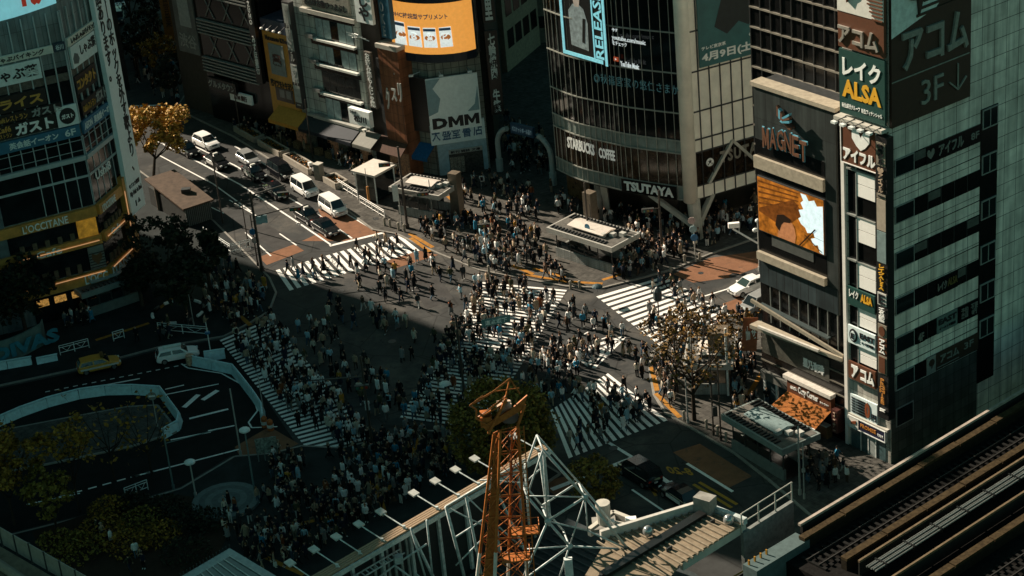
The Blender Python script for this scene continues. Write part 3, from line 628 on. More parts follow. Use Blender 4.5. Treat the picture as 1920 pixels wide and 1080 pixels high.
    s = sign(FA, (ug, uL - .2, zr - 2.6, zr - .45), 'grey brown latticed fascia with white kanji of a coffee house above the small shops', M('lattice_fascia', (.05, .05, .04), .5, .5, 3), [('星乃珈琲', (.62, .2, .93, .62), WLETTER, {'bold': .03})], o=.02, th=.08, px=False)
    # ticket opening at street level
    MB().wall(FA, FA.uz(1486, 770)[0], uL - .3, .1, 2.7, .0, .05).build('open_front', M('shop_interior', (.03, .05, .055), .6, .8, 2), root)
    for u in (uL - .4, FA.uz(1486, 770)[0], FA.uz(1460, 760)[0]): MB().wall(FA, u - .12, u + .12, .1, 2.9, .05, .2).build('pillar', OFFW, root)
    MB().wall(FA, FA.uz(1486, 770)[0], uL - .1, 2.75, 3.5, .0, .4).build('soffit_fascia', M('fascia_grey', (.10, .10, .09), .5, .2), root)
    ua, ub = FA.uz(1568, 790)[0], FA.uz(1486, 745)[0]
    zs = FA.uz(1568, 779, .6)[1]
    s = sign(FA, (ua, ub, zs, zs + 1.35), 'red brown cake shop sign with white script lettering above an orange awning', M('redbrown_board', (.10, .034, .014), .5, .12), [('Cozy Corner', (.26, .22, .72, .80), WLETTER, {'bold': .02}), ('GINZA', (.08, .42, .23, .62), WLETTER), ('コージーコーナー', (.76, .35, .95, .5), WLETTER)], o=.1, th=.5, px=False)
    MB().wall(FA, ua - .1, ub + .35, zs + 1.36, zs + 1.7, .1, .75).build('sign_top', M('pipe_cream', (.5, .47, .42), .5), s)
    t = thing('shop_awning', 'sloping orange brown fabric awning under the cake shop sign', 'awning', FA.w((ua + ub) / 2, zs - .9, 1.2))
    m = MB(); m.prism([FA.w(ua, zs + .1, .55), FA.w(ub, zs + .1, .55), FA.w(ub + .3, zs - .85, 2.5), FA.w(ua - .0, zs - .85, 2.5)], Z * .05); m.build('fabric', M('awning_orange', (.24, .085, .02), .8, .25, 4), t)
    MB().tube(FA.w(ub + .3, zs - .85, 2.52), FA.w(ua, zs - .85, 2.52), .06).build('rod', WHITE, t)
    s = sign(FA, (ua - 1.0, ua - .35, 1.2, 3.4), 'narrow dark vertical sign with red edge beside the orange awning', M('dark_red_board', (.05, .012, .008), .5), [(vert('コーナー'), (.3, .1, .7, .9), M('tan_letter', (.38, .28, .2), .5))], o=.1, th=.8, px=False)
    # display counter
    t = thing('display_case', 'low lit cake display counter under the orange awning', 'display case', FA.w((ua + ub) / 2, 0, .6))
    MB().wall(FA, ua + .3, ub - .3, .13, 1.2, .2, .8).build('counter', M('counter_wood', (.16, .09, .04), .5, .4, 6), t); MB().wall(FA, ua + .4, ub - .4, 1.21, 1.3, .25, .8).build('top', OFFW, t)
    # red hanging banner at the far edge
    bw = Face(G(1424, 705), dB)
    t = thing('hanging_banner', 'brown red hanging banner with white script at the edge of the shop block', 'banner', FA.w(uL + .2, pz(1428, 662), .3))
    zz0, zz1 = pz(1420, 655), pz(1425, 594)
    MB().prism([FA.w(uL + .05, zz1, .2), FA.w(uL + 1.2, zz1 - .2, .8), FA.w(uL + 1.3, zz0, 1.1), FA.w(uL + .1, zz0 + .2, .5)], FA.n * .06 + dA * .02).build('fabric', M('banner_red', (.24, .075, .035), .7, .2), t)
    BF = Face(FA.w(uL + .05, 0, .27), (FA.w(uL + 1.2, 0, .87) - FA.w(uL + .05, 0, .27)))
    mb = MB(); put_text(mb, BF, vert('ヤサイ'), .15, .6, zz0 + .9, zz1 - .5, .08, bold=.03); put_text(mb, BF, 'tokyo', .7, 1.1, zz0 + .5, zz1 - .9, .08); mb.build('lettering', WLETTER, t, recalc=False)
    # dark glass tower set back behind
    Tn = FA.shift(-3.2); ta, tb = UA + .2, Tn.uz(1410, 100)[0]
    tw = thing('glass_tower', 'black glass tower with a fine pale grid of mullions, set back behind the slate crown', 'building', Tn.w((ta + tb) / 2, 0))
    MB().wall(Tn, ta, tb, 0, 62, -16, 0).build('wall', STRIP, tw)
    g = MB(); n = 11
    for i in range(n + 1): u = ta + (tb - ta) * i / n; g.wall(Tn, u - .03, u + .03, 20, 62, 0, .12)
    g.build('mullions', DGREY, tw); g = MB(); zz = 21.
    while zz < 62: g.wall(Tn, ta, tb, zz, zz + .14, .0, .16); zz += 1.75
    g.build('transoms', M('transom_bronze', (.16, .145, .12), .5), tw)
mall()
# ---------------------------------------------------------------- the glass drum building
def smooth_poly(pts, n):
    out = []; P = [pts[0]] + pts + [pts[-1]]
    segs = len(pts) - 1
    for i in range(n + 1):
        t = i / n * segs; k = min(int(t), segs - 1); f = t - k; a, b, c, d = P[k], P[k + 1], P[k + 2], P[k + 3]
        out.append(.5 * ((2 * b) + (c - a) * f + (2 * a - 5 * b + 4 * c - d) * f * f + (3 * b - a - 3 * c + d) * f ** 3))
    return out
def drum():
    T = G(1308, 448); root = thing('glass_drum_building', 'curved glass fronted building with pale mullions and a beige corner column', 'building', T)
    z0 = zat(T, 374)
    L = smooth_poly([flat(G(*q, z0)) for q in ((1046, 316), (1090, 336), (1145, 350), (1195, 361), (1284, 374))], 22)
    Rf = Face(flat(G(1305, 374, z0)), flat(G(1417, 341, z0) - G(1305, 374, z0)))
    z1, z2, z3 = zat(T, 350), zat(T, 288), zat(T, 264); H = 52
    zs = [z0, z1, z2, z3] + [zat(T, 212), zat(T, 137), zat(T, 61)]
    step = zs[-1] - zs[-2]
    while zs[-1] < H: zs.append(zs[-1] + step)
    back = [L[0] + Vector((6, 24, 0)), Rf.w(26, 0, 0) + Vector((-6, 16, 0)), Rf.w(26, 0, 0)]
    # inner dark core, set just behind the glass
    c = sum(L, Vector()) / len(L)
    core = [p + (Vector((16, 205, 0)) - p).normalized() * .35 for p in L] + [Rf.w(-.6, 0, -.4), Rf.w(26, 0, -.4)] + back[1::-1]
    m = MB(); m.prism([Vector((p.x, p.y, z0)) for p in core], Z * (H - z0)); m.build('core_wall', STRIP, root)
    pale = M('pale_glass_band', (.20, .24, .22), .25, .25, .7); warm = M('cafe_glass', (.020, .013, .007), .12, .9, .9, emit=0.05); 
    def strip(name, a, b, mat):
        m = MB()
        for p, q in zip(L[:-1], L[1:]): m.face([Vector((p.x, p.y, a)), Vector((q.x, q.y, a)), Vector((q.x, q.y, b)), Vector((p.x, p.y, b))])
        return m.build(name, mat, root)
    strip('pale_band', z0, z1, pale); strip('cafe_band', z1, z2, warm); strip('pale_band', z2, z3, pale)
    for a, b in zip(zs[3:-1], zs[4:]): strip('glass_band', a, b, M('drum_glass', (.005, .007, .007), .06, .3, .5, spec=.5))
    n = lambda i: (lambda t: Vector((t.y, -t.x, 0)))((L[min(i + 1, 22)] - L[max(i - 1, 0)]).normalized())
    alum = M('mullion_alu', (.25, .255, .225), .4, .15); m = MB()
    for i, p in enumerate(L): m.bar(Vector((p.x, p.y, z0)) + n(i) * .1, Vector((p.x, p.y, H)) + n(i) * .06, .06, .12)
    m.build('mullions', alum, root); m = MB()
    for z in zs[:]:
        for i in range(22): m.bar(Vector((L[i].x, L[i].y, z)) + n(i) * .12, Vector((L[i + 1].x, L[i + 1].y, z)) + n(i + 1) * .12, .11, .13)
    m.build('ring_rails', alum, root)
    WB = M('wing_beige', (.80, .76, .66), .5, .12, .6)
    # corner column and the flat wing facing the station
    MB().tube((19.15, 193.62, z0 - .2), (19.15, 193.62, H), .75, 16).build('corner_column', WB, root, smooth=True)
    x1 = 26
    MB().wall(Rf, .2, x1, z3, H, -.3, 0).build('wing_wall', WB, root)
    MB().wall(Rf, .2, x1, z0, z1, -.3, 0).build('wing_base_band', WB, root); MB().wall(Rf, .2, x1, z1, z2, -.3, -.1).build('wing_glass', M('cafe_glass_dim', (.02, .013, .008), .12, .8, 1.2), root); MB().wall(Rf, .2, x1, z2, z3, -.3, 0).build('wing_band', WB, root)
    m = MB(); u = .9
    while u < x1: m.wall(Rf, u, u + .09, z0, H, .0, .12); u += 1.28
    m.build('wing_mullions', DGREY, root); m = MB()
    for z in zs[1:]: m.wall(Rf, .2, x1, z - .07, z + .07, 0, .1)
    m.build('wing_rails', DGREY, root)
    m = MB(); m.bar(Rf.w(1.6, z1, -.05), Rf.w(4.6, z2 + .3, -.05), .6, .3); m.bar(Rf.w(4.6, z2 + .3, -.05), Rf.w(8.2, z1, -.05), .6, .3); m.build('brace', BEIGE, root)
    # slanted pillar at the corner
    b = Vector((T.x, T.y, 0)); tp = Vector((19.4, 193.7, z0))
    m = MB(); m.tube(b, tp, .62, 12, .7); m.build('pillar', BEIGE, root)
    m = MB(); m.bar(b + Z * 1.2, L[18] + Z * (z0 + .1), .55, .45); m.bar(b + Z * 1.2, Rf.w(2.2, z0 + .1, -.3), .55, .45); m.build('pillar_brace', BEIGE, root)
    MB().tube(L[8] * .98 + Vector((.5, 4.6, 0)), L[8] + Vector((.4, .9, z0)), .45, 10).build('pillar', CONC, root)
    p = Vector((L[9].x + .4, L[9].y + .7, 0)); MB().bar(p + Vector((.3, 1.2, 0)), p + Z * z0, .7, .5).build('pillar_brace', BEIGE, root)
    # recessed ground floor
    m = MB(); rec = [p + (Vector((17, 207, 0)) - p).normalized() * 3.2 for p in L[::2]] + [Rf.w(.5, 0, -4), Rf.w(26, 0, -4)] + [back[1]]
    m.prism([Vector((p.x, p.y, .1)) for p in rec], Z * (z0 - .2)); m.build('ground_floor', M('shop_dark_front', (.018, .015, .012), .3, .6, .8), root)
    MB().prism([Vector((p.x, p.y, z0 - .25)) for p in L + [Rf.w(0, 0, -.1), Rf.w(26, 0, -.1)] + [back[1]]], Z * .2).build('soffit', M('soffit_dark', (.03, .03, .028), .6), root)
    MB().prism([Vector((p.x, p.y, 1.2)) for p in [L[1] + Vector((.6, .8, 0)), L[6] + Vector((.6, .8, 0)), L[6] + Vector((.7, 1.0, 0)), L[1] + Vector((.7, 1, 0))]], Z * (z0 - 1.5)).build('entrance_glazing', M('bronze_glass', (.07, .042, .018), .2, .6, 1.5), root)
    # ---- signs
    def chord(i, j, off=.35): return Face(L[i] + n((i + j) // 2) * off, L[j] - L[i])
    def sg(i, j, ua, ub, za, zb, label, texts, mat=None, name='facade_lettering', th=.1):
        F = chord(i, j); W = (L[j] - L[i]).length; t = thing(name, label, 'sign', F.w(W * (ua + ub) / 2, za))
        if mat: MB().wall(F, W * ua, W * ub, za, zb, 0, th).build('board', mat, t)
        for body, (a, b_, c_, d), tm, kw in texts:
            mb = MB(); put_text(mb, F, body, W * (ua + (ub - ua) * a), W * (ua + (ub - ua) * c_), za + (zb - za) * b_, za + (zb - za) * d, th + .005 if mat else 0, **kw); mb.build('lettering', tm, t, recalc=False)
        return F, t, W
    hz = z2 - .25
    lit = M('lit_white_letter', (.55, .55, .5), .5, .05, emit=.12)
    sg(3, 9, .12, .98, z1 + (z2 - z1) * .52, z1 + (z2 - z1) * .86, 'white capitals of the coffee shop, first word, on the curved upper cafe window', [('STARBUCKS', (0, 0, 1, 1), lit, {'bold': .03})])
    sg(9, 13, .18, .98, z1 + (z2 - z1) * .50, z1 + (z2 - z1) * .82, 'white capitals spelling coffee on the curved upper cafe window', [('COFFEE', (0, 0, 1, 1), lit, {'bold': .03})])
    sg(14, 21, .0, 1.0, z0 + .02, z0 + .02 + (z1 - z0) * 1.0, 'big white capitals on a dark board at the lower edge of the glass drum', [('TSUTAYA', (.05, .15, .95, .88), WLETTER, {'bold': .045})], mat=STRIP, name='fascia_sign')
    r = thing('wing_lettering', 'dim bronze capitals on the dark cafe glazing of the flat wing', 'sign', Rf.w(5, z1 + 1))
    mb = MB(); put_text(mb, Rf, 'TSUTAYA', 3.0, 9.4, z1 + (z2 - z1) * .5, z1 + (z2 - z1) * .86, .15, bold=.04, space=1.2); mb.build('lettering', M('bronze_letter', (.2, .18, .15), .4, .1), r, recalc=False)
    r = thing('round_emblem', 'small round white emblem with a star beside the beige corner column', 'sign', Rf.w(1.6, z1 + 1))
    mb = MB(); shape([disc(18)], .04)(mb, Rf, 1.35, 2.25, z1 + (z2 - z1) * .5, z1 + (z2 - z1) * .5 + .9, .1); mb.build('disc', WLETTER, r)
    mb = MB(); shape([[(.5, .95), (.58, .7), (.8, .7), (.63, .55), (.7, .3), (.5, .45), (.3, .3), (.37, .55), (.2, .7), (.42, .7)], [(.1, .3), (.25, .1), (.3, .2), (.2, .4)], [(.9, .3), (.75, .1), (.7, .2), (.8, .4)]], .03)(mb, Rf, 1.42, 2.18, z1 + (z2 - z1) * .5 + .07, z1 + (z2 - z1) * .5 + .83, .145); mb.build('star', BLETTER, r)
    # LED picture on the curved glass
    cy = M('led_cyan', (.22, .60, .72), .4, .15, 3, emit=.15); ledw = M('led_white', (.7, .75, .75), .4, .05, emit=.25)
    F = chord(2, 9, .4); px = lambda x, y: F.uz(x, y)
    t = thing('video_wall', 'lit cyan framed picture on the curved glass with vertical black capitals along one side', 'screen', F.w(px(1100, 60)[0], px(1100, 118)[1]))
    ua, ub = px(1056, 90)[0], px(1131, 115)[0]; zb = px(1060, 100)[1]; zt = zb + 13
    uc, ud = px(1115, 112)[0], px(1140, 118)[0]
    MB().wall(F, ua, ud, zb - .1, zt, -.1, .0).build('panel', BLACK, t)
    m = MB(); m.wall(F, ua, ua + .35, zb, zt, 0, .04).wall(F, ua, ub, zb - .0, zb + .4, .0, .045).wall(F, uc, uc + .18, zb, zt, 0, .042).wall(F, ud - .35, ud, zb - .1, zt, 0, .04); m.build('lit_frame', cy, t)
    mb = MB(); put_text(mb, F, 'RELEASED', 0, 1, 0, 1, 0)
    v2 = []; 
    # turn the word so that it climbs the frame
    vs, fs = glyphs('RELEASED', .02); xs = [v.x for v in vs]; ys = [v.y for v in vs]; mb = MB()
    for v in vs: mb.v.append(tuple(F.w((uc + .3) + (ud - .45 - uc - .3) * (1 - (v.y - min(ys)) / (max(ys) - min(ys))), zb + .5 + 8.6 * (v.x - min(xs)) / (max(xs) - min(xs)), .05 if v.z > 0 else .03)))
    mb.f = [tuple(f) for f in fs]; mb.mi = [0] * len(fs); mb.build('lettering', cy, t, recalc=False)
    grey = M('led_figure', (.16, .2, .2), .5, .4, 2, emit=.12); um = (ua + uc) / 2 + .2; mid = zb + 4.6
    def blob(pts, mat, name, o): 
        b = MB(); b.prism([F.w(um + x, mid + y, o) for x, y in pts], F.n * .01); b.build(name, mat, t)
    blob([(-1.2, -3.4), (1.4, -3.6), (1.5, -.6), (1.0, .8), (.3, 1.2), (-.6, 1.1), (-1.3, .3)], grey, 'picture_coat', .012)
    blob([(-.35, .9), (.35, .9), (.5, 1.7), (.4, 2.5), (-.05, 2.8), (-.45, 2.4), (-.5, 1.6)], M('led_skin', (.3, .26, .22), .5, .2, emit=.15), 'picture_face', .02)
    for k, (a_, b_) in enumerate(((uc - 2.2, uc - .4),)): blob([(.5, -2.8), (.9, -2.9), (1.2, -.2), (.8, -.2)], BLACK, 'picture_fold', .03)
    F2 = chord(7, 15, .42); q = lambda x, y: F2.uz(x, y)
    r = thing('led_caption', 'small lit white caption with a web address in three lines on the curved glass', 'sign', F2.w(q(1170, 70)[0], q(1170, 80)[1]))
    for tx, (x0, y0, x1, y1) in (('今す', (1147, 49, 1158, 56)), ('youtube.com/music', (1147, 62, 1210, 73)), ('をチェック', (1148, 73, 1175, 81))):
        mb = MB(); a_ = q(x0, y0); b_ = q(x1, y1); put_text(mb, F2, tx, a_[0], b_[0], q(x0, y1)[1] - .15, q(x0, y0)[1] - .15, 0, bold=.01); mb.build('lettering', ledw, r, recalc=False)
    r = thing('led_caption', 'lit white wordmark beside a small red play button on the curved glass', 'sign', F2.w(q(1180, 115)[0], q(1180, 118)[1]))
    mb = MB(); put_text(mb, F2, 'YouTube Music', q(1163, 113)[0], q(1198, 120)[0], q(1165, 119)[1] - .3, q(1165, 109)[1] - .3, 0, bold=.02); mb.build('lettering', ledw, r, recalc=False)
    mb = MB(); shape([BAR], .05)(mb, F2, q(1151, 110)[0], q(1160, 112)[0], q(1152, 114)[1], q(1152, 106)[1], 0); mb.build('button', M('led_red', (.35, .06, .02), .5, .1, emit=.3), r)
    mb = MB(); shape([[(.35, .25), (.7, .5), (.35, .75)]], .05)(mb, F2, q(1151, 110)[0], q(1160, 112)[0], q(1152, 114)[1], q(1152, 106)[1], .052); mb.build('play_mark', ledw, r)
    F3 = chord(9, 21, .42); q = lambda x, y: F3.uz(x, y)
    r = thing('ticker_display', 'long line of dim teal outlined characters running round the dark glass', 'sign', F3.w(q(1190, 150)[0], q(1190, 165)[1]))
    mb = MB(); put_text(mb, F3, '◎秋篠宮家の悠仁さまか', q(1114, 145)[0], q(1272, 165)[0], q(1190, 166)[1], q(1190, 148)[1], 0, bold=-.012, space=1.15); mb.build('lettering', M('led_dim_teal', (.05, .13, .14), .5, .3, emit=.12), r, recalc=False)
    # poster on the flat wing
    ua = Rf.uz(1311, 100, .2)[0]; zb = Rf.uz(1316, 127, .2)[1]
    teal = M('poster_teal', (.035, .13, .135), .5, .2, .6)
    s = sign(Rf, (ua, ua + 9.5, zb, zb + 13), 'teal poster with a date in large white characters on the beige wing', teal, [('4月9日(土)23時', (.03, .03, .99, .115), WLETTER, {'bold': .035}), ('テレビ東京系', (.03, .135, .33, .165), WLETTER, {'bold': .02}), ('ON AIR', (.62, .15, .92, .185), WLETTER, {'bold': .03})], o=.12, th=.06, px=False, name='wall_poster')
    mb = MB(); shape([[(.2, .3), (.35, .22), (.5, .3), (.62, .25), (.8, .4), (.72, .6), (.8, 1), (.3, 1), (.34, .6)]], .02)(mb, Rf, ua, ua + 9.5, zb, zb + 13, .19); mb.build('poster_shape', M('poster_dark', (.012, .02, .022), .5, .2), s)
    mb = MB(); shape([[(.0, .6), (.1, .62), (.13, .9), (0, .85)], [(.84, .3), (1, .35), (1, .5), (.88, .45)]], .02)(mb, Rf, ua, ua + 9.5, zb, zb + 13, .19); mb.build('poster_shape', M('poster_blue', (.10, .28, .33), .5, .2), s)
drum()

# ---------------------------------------------------------------- the row north of the upper road
def row():
    R0 = Vector((-14.9, 222.1, 0)); R = Face(R0, (-.70, .716)); D = G(825, 331)
    DR = Face(D, (.991, .132)); DL = Face(D, (-.80, .60))
    uz = R.uz
    tl = tiled('pale_tile_wall', R.d, 1.0, 1.3, (.50, .53, .48), (.09, .095, .09), .5, .08, .03)
    # corner building with the big curved screen
    root = thing('corner_building', 'tiled corner building with a bookshop below and a curved orange screen on top', 'building', D)
    ur = DR.uz(920, 317)[0]; e = DL.uz(768, 300)[0]
    bt = tiled('corner_tile_wall', DR.d, .9, .75, (.22, .215, .18), (.04, .04, .035), .5, .1, .03)
    dlp = DL.w(e, 0)
    m = MB(); m.prism([D, DR.w(ur, 0), DR.w(ur, 0) + Vector((-3, 14, 0)), dlp + Vector((4, 10, 0)), dlp], Z * 40); m.build('wall', bt, root)
    zb = zat(D, 270); shop = M('bookshop_blue', (.28, .40, .45), .5, .2)
    MB().wall(DR, .05, ur - .2, .1, zb, 0, .12).build('shop_front', shop, root)
    ux = lambda x, y, F=DR: F.uz(x, y)[0]
    f = MB().wall(DR, ux(845, 325), ux(908, 318), .15, 2.6, .12, .2).build('shop_entrance', M('shop_inside', (.04, .04, .035), .4, .9, 4), root)
    for k in range(4):
        u = ux(846, 325) + k * .42; MB().wall(DR, u, u + .36, .3, 2.2, .2, .4).build('magazine_rack', M('magazines', (.22, .2, .16), .6, .9, 9), root)
    MB().wall(DR, ux(845, 325), ux(908, 318), 2.6, 3.1, .12, .3).build('shop_sign_strip', M('strip_white', (.35, .36, .33), .5), root)
    letters(DR, '新刊 雑誌 文庫', (ux(848, 320), ux(904, 318), 2.68, 3.0), BLETTER, root, .31, px=False)
    pal = M('book_sign_board', (.62, .72, .73), .5, .08); blu = M('book_letter_blue', (.03, .10, .19), .5, .1)
    zt = zat(D, 236)
    s = sign(DR, (-.6, ur - .25, zb + .05, zt + .25), 'pale signboard with big blue kanji over the bookshop corner', pal, [('大', (.02, .2, .17, .8), blu, {'bold': .015}), ('盛堂', (.21, .2, .54, .8), blu, {'bold': .015}), ('書', (.58, .2, .74, .85), blu, {'bold': .015}), ('店', (.78, .2, .95, .88), blu, {'bold': .015})], o=.15, th=.35, px=False)
    DLa = DL.uz(768, 262)[0]
    t = thing('shop_awning', 'sloping bright blue fabric awning on the side of the bookshop', 'awning', DL.w(e * .5, zb - 1, .8))
    m = MB(); m.prism([DL.w(.1, zb - .1, .1), DL.w(e, zb - .1, .1), DL.w(e + .3, zb - 1.3, 1.6), DL.w(.3, zb - 1.3, 1.6)], Z * .06); m.build('fabric', M('awning_blue', (.02, .10, .22), .8, .2, 4), t)
    m = MB(); m.wall(DL, .3, e + .3, zb - 1.65, zb - 1.3, 1.57, 1.6); m.build('valance', M('awning_blue', (.02, .10, .22), .8), t)
    t = thing('shop_awning', 'brown fabric awning beside the blue one', 'awning', R.w(0, 3, .8)); m = MB(); a, b = uz(768, 268)[0], uz(716, 268)[0]
    m.prism([R.w(a, 4.4, .1), R.w(b, 4.4, .1), R.w(b, 3.1, 1.7), R.w(a, 3.1, 1.7)], Z * .06); m.build('fabric', M('awning_brown', (.07, .04, .03), .8, .2, 4), t)
    # white poster, black side board, lamps
    zp0, zp1 = zat(D, 243), zat(D, 143); zz = lambda x, y, F=DR, o=.5: F.uz(x, y, o)[1]
    s = sign(DR, (-.55, ux(893, 140), zp0 - .1, zp1 - .1), 'white poster with pale blue folds and huge black capitals on the tiled corner', M('poster_white', (.82, .86, .84), .5, .08), [('D', (.05, .06, .34, .26), BLETTER, {'bold': .06}), (shape(BIGM), (.36, .06, .65, .26), BLETTER, {'name': 'lettering'}), (shape(BIGM), (.67, .06, .96, .26), BLETTER, {'name': 'lettering'})], o=.5, th=.2, px=False, name='wall_poster')
    pb = M('poster_pale_blue', (.22, .33, .36), .5, .1)
    mb = MB(); shape([[(0, .3), (.18, .36), (.25, .6), (.12, .8), (.28, .97), (0, .97)], [(.75, .3), (.9, .42), (.98, .75), (.98, .3)]], .03)(mb, DR, -.55, ux(893, 140), zp0, zp1, .71); mb.build('poster_shape', pb, s)
    s = sign(DL, (.05, e + .1, zp0 - .1, zp1 - .1), 'black blank signboard with a thin pale outline beside the white poster', BLACK, [], o=.5, th=.2, px=False, frame=DGREY)
    for F_, u_ in ((DL, e * .3), (DL, e * .8), (DR, ur * .2), (DR, ur * .75)):
        t = thing('floodlight', 'small floodlight on a short arm above the wall poster', 'light fitting', F_.w(u_, zp1 + .3, .5), 'floodlights above the corner posters'); MB().tube(F_.w(u_, zp1 + .35, .0), F_.w(u_, zp1 + .5, 1.5), .05).build('arm', OFFW, t); MB().box(F_.w(u_, zp1 + .45, 1.6), .25, .12, .1).build('lamp_head', OFFW, t)
    # curved orange screen
    zs = zat(D, 98); arc = [flat(G(x, y, zs)) for x, y in ((738, 92), (770, 99), (805, 102), (840, 101), (870, 97), (892, 91))]; arc = smooth_poly(arc, 12)
    arcb = [p + Vector((.5, 2.0, 0)) for p in arc]
    t = thing('video_screen', 'curved orange advertising screen with blue lettering and four pale packets', 'screen', Vector((arc[6].x, arc[6].y, zs)))
    zt = zs + (zat(D, 3) - zat(D, 98))
    ring = [Vector((p.x, p.y, zs - 1.0)) for p in arc] + [Vector((p.x, p.y, zs - 1.0)) for p in arcb[::-1]]
    m = MB(); m.prism(ring, Z * (zt - zs + 4.5)); m.build('housing', M('screen_navy', (.012, .018, .03), .4, .1), t)
    orange = M('screen_warm_orange', (.70, .29, .055), .4, .06, emit=.42)
    nr = lambda i: (lambda d: Vector((d.y, -d.x, 0)))((arc[min(i + 1, 12)] - arc[max(i - 1, 0)]).normalized())
    m = MB()
    for i in range(12):
        a, b = arc[i] + nr(i) * .06, arc[i + 1] + nr(i + 1) * .06; m.face([Vector((a.x, a.y, zs)), Vector((b.x, b.y, zs)), Vector((b.x, b.y, zt)), Vector((a.x, a.y, zt))])
    m.build('picture', orange, t)
    C_ = Face(arc[0] + nr(6) * .0, arc[12] - arc[0]); W = (arc[12] - arc[0]).length; HH = zt - zs
    def cw(u, z):  # point on the curved picture
        i = min(int(u * 12), 11); f = u * 12 - i; p = arc[i].lerp(arc[i + 1], f) + nr(i) * .1; return Vector((p.x, p.y, zs + HH * z))
    def curved(name, polys, mat, d=.0):
        mb = MB()
        for q in polys:
            pts = [cw(x, y) + nr(6) * d for x, y in q]; mb.prism(pts, nr(6) * .03)
        return mb.build(name, mat, t)
    def ctext(body, r, mat, bold=.02, d=.02):
        vs, fs = glyphs(body, bold); xs = [v.x for v in vs]; ys = [v.y for v in vs]; mb = MB()
        for v in vs: mb.v.append(tuple(cw(r[0] + (r[2] - r[0]) * (v.x - min(xs)) / (max(xs) - min(xs)), r[1] + (r[3] - r[1]) * (v.y - min(ys)) / (max(ys) - min(ys))) + nr(6) * (d + (.03 if v.z > 0 else 0))))
        mb.f = [tuple(f) for f in fs]; mb.mi = [0] * len(fs); mb.build('lettering', mat, t, recalc=False)
    navy = M('screen_letter_navy', (.03, .07, .13), .5, .1, emit=.1); lw = M('screen_pale', (.7, .75, .72), .5, .12, 4, emit=.36)
    ctext('DHC持続型サプリメント', (.05, .69, .64, .80), navy, .022)
    curved('packet', [[(.05, .15), (.18, .15), (.17, .60), (.055, .60)], [(.20, .15), (.34, .14), (.335, .54), (.205, .54)], [(.36, .14), (.50, .14), (.495, .53), (.365, .53)], [(.53, .14), (.67, .145), (.665, .54), (.53, .53)]], lw)
    curved('packet_disc', [disc(14, .055, .125, .36), disc(14, .055, .27, .33), disc(14, .055, .43, .33), disc(14, .055, .60, .34)], M('packet_rust', (.40, .13, .03), .5, .2, emit=.3), .035)
    for tx, x in (('C', .115), ('B', .265), ('葉', .43), ('ビ', .595)): ctext(tx, (x - .03, .28, x + .03, .42), lw, .04, .07)
    curved('packet_band', [[(.058, .52), (.17, .52), (.17, .58), (.058, .58)], [(.207, .47), (.333, .47), (.333, .52), (.207, .52)], [(.367, .46), (.493, .46), (.493, .51), (.367, .51)], [(.532, .47), (.662, .47), (.662, .52), (.532, .52)]], navy, .035)
    z_ = zt + .9; mb = MB(); put_text(mb, C_, 'DHC', W * .3, W * .6, z_, z_ + 2.6, 1.6, bold=.0); mb.build('lettering', WLETTER, t, recalc=False)
    mb = MB(); put_text(mb, C_, 'DHC Channel', W * .38, W * .64, zs - .75, zs - .25, .95, bold=.01); mb.build('lettering', WLETTER, t, recalc=False)
    # brown drugstore building
    a, b = uz(767, 259)[0], uz(730, 250)[0]; zz0 = (uz(730, 250)[1] + uz(767, 259)[1]) / 2; z1 = (uz(706, 80)[1] + uz(742, 84)[1]) / 2
    bm_ = tiled('brown_tile_wall', R.d, .8, 1.1, (.22, .085, .04), (.07, .03, .018), .5, .12, .02)
    t = thing('narrow_building', 'narrow red brown tiled building with tall white katakana on its front', 'building', R.w((a + b) / 2, 0))
    MB().wall(R, a, b, 0, z1 - .5, -9, .3).build('wall', bm_, t); MB().wall(R, a - .1, b + .1, z1 - .5, z1, -9, .5).build('cornice', BEIGE, t)
    ws = M('steel_white_letter', (.40, .41, .38), .35, .1)
    mb = MB()
    for ch, (x0, y0, x1, y1) in (('ク', (723, 163, 734, 205)), ('ス', (734, 164, 746, 190)), ('リ', (746, 155, 756, 192))):
        r = R.rp(x0, y0, x1, y1, .32); put_text(mb, R, ch, *r, .32, bold=.02, depth=.18)
    mb.build('lettering', ws, t, recalc=False)
    MB().wall(R, a + .05, b - .05, 0.1, 3, .3, .4).build('shop_front', M('shop_inside_warm', (.10, .06, .03), .4, .9, 4, emit=.1), t)
    # dark gap building with stacked name plates
    c = uz(690, 205)[0]; t = thing('narrow_building', 'dark slim building squeezed between the brown front and the white office block', 'building', R.w((b + c) / 2, 0)); MB().wall(R, b + .05, c - .05, 0, z1 + 8, -9, -.4).build('wall', M('dark_brown_wall', (.025, .018, .014), .5), t)
    MB().wall(R, b + .1, b + .7, 3, z1 - 2, -.4, .1).build('pipe_panel', DGREY, t)
    ub, uc_ = uz(707, 200, .6)[0], uz(694, 196, .6)[0]
    s = sign(R, (ub, uc_, uz(700, 202, .6)[1], uz(690, 98, .6)[1]), 'slim vertical sign of grey plates with white characters on the dark slim building', M('plate_grey_brown', (.10, .085, .07), .5), [(vert('お好み焼もんじゃ焼'), (.15, .02, .85, .98), WLETTER, {'bold': .02})], o=.35, th=.3, px=False, name='vertical_sign')
    # white office block
    d_ = uz(541, 17)[0]; d_ = uz(556, 130)[0]; wt = 33
    t = thing('office_block', 'white tiled office block with four rows of curtained windows and a white ledge under each', 'building', R.w((c + d_) / 2, 0))
    MB().wall(R, c, d_, 0, wt, -10, 0).build('wall', tl, t)
    wl, wr = uz(602, 120)[0], c + .9
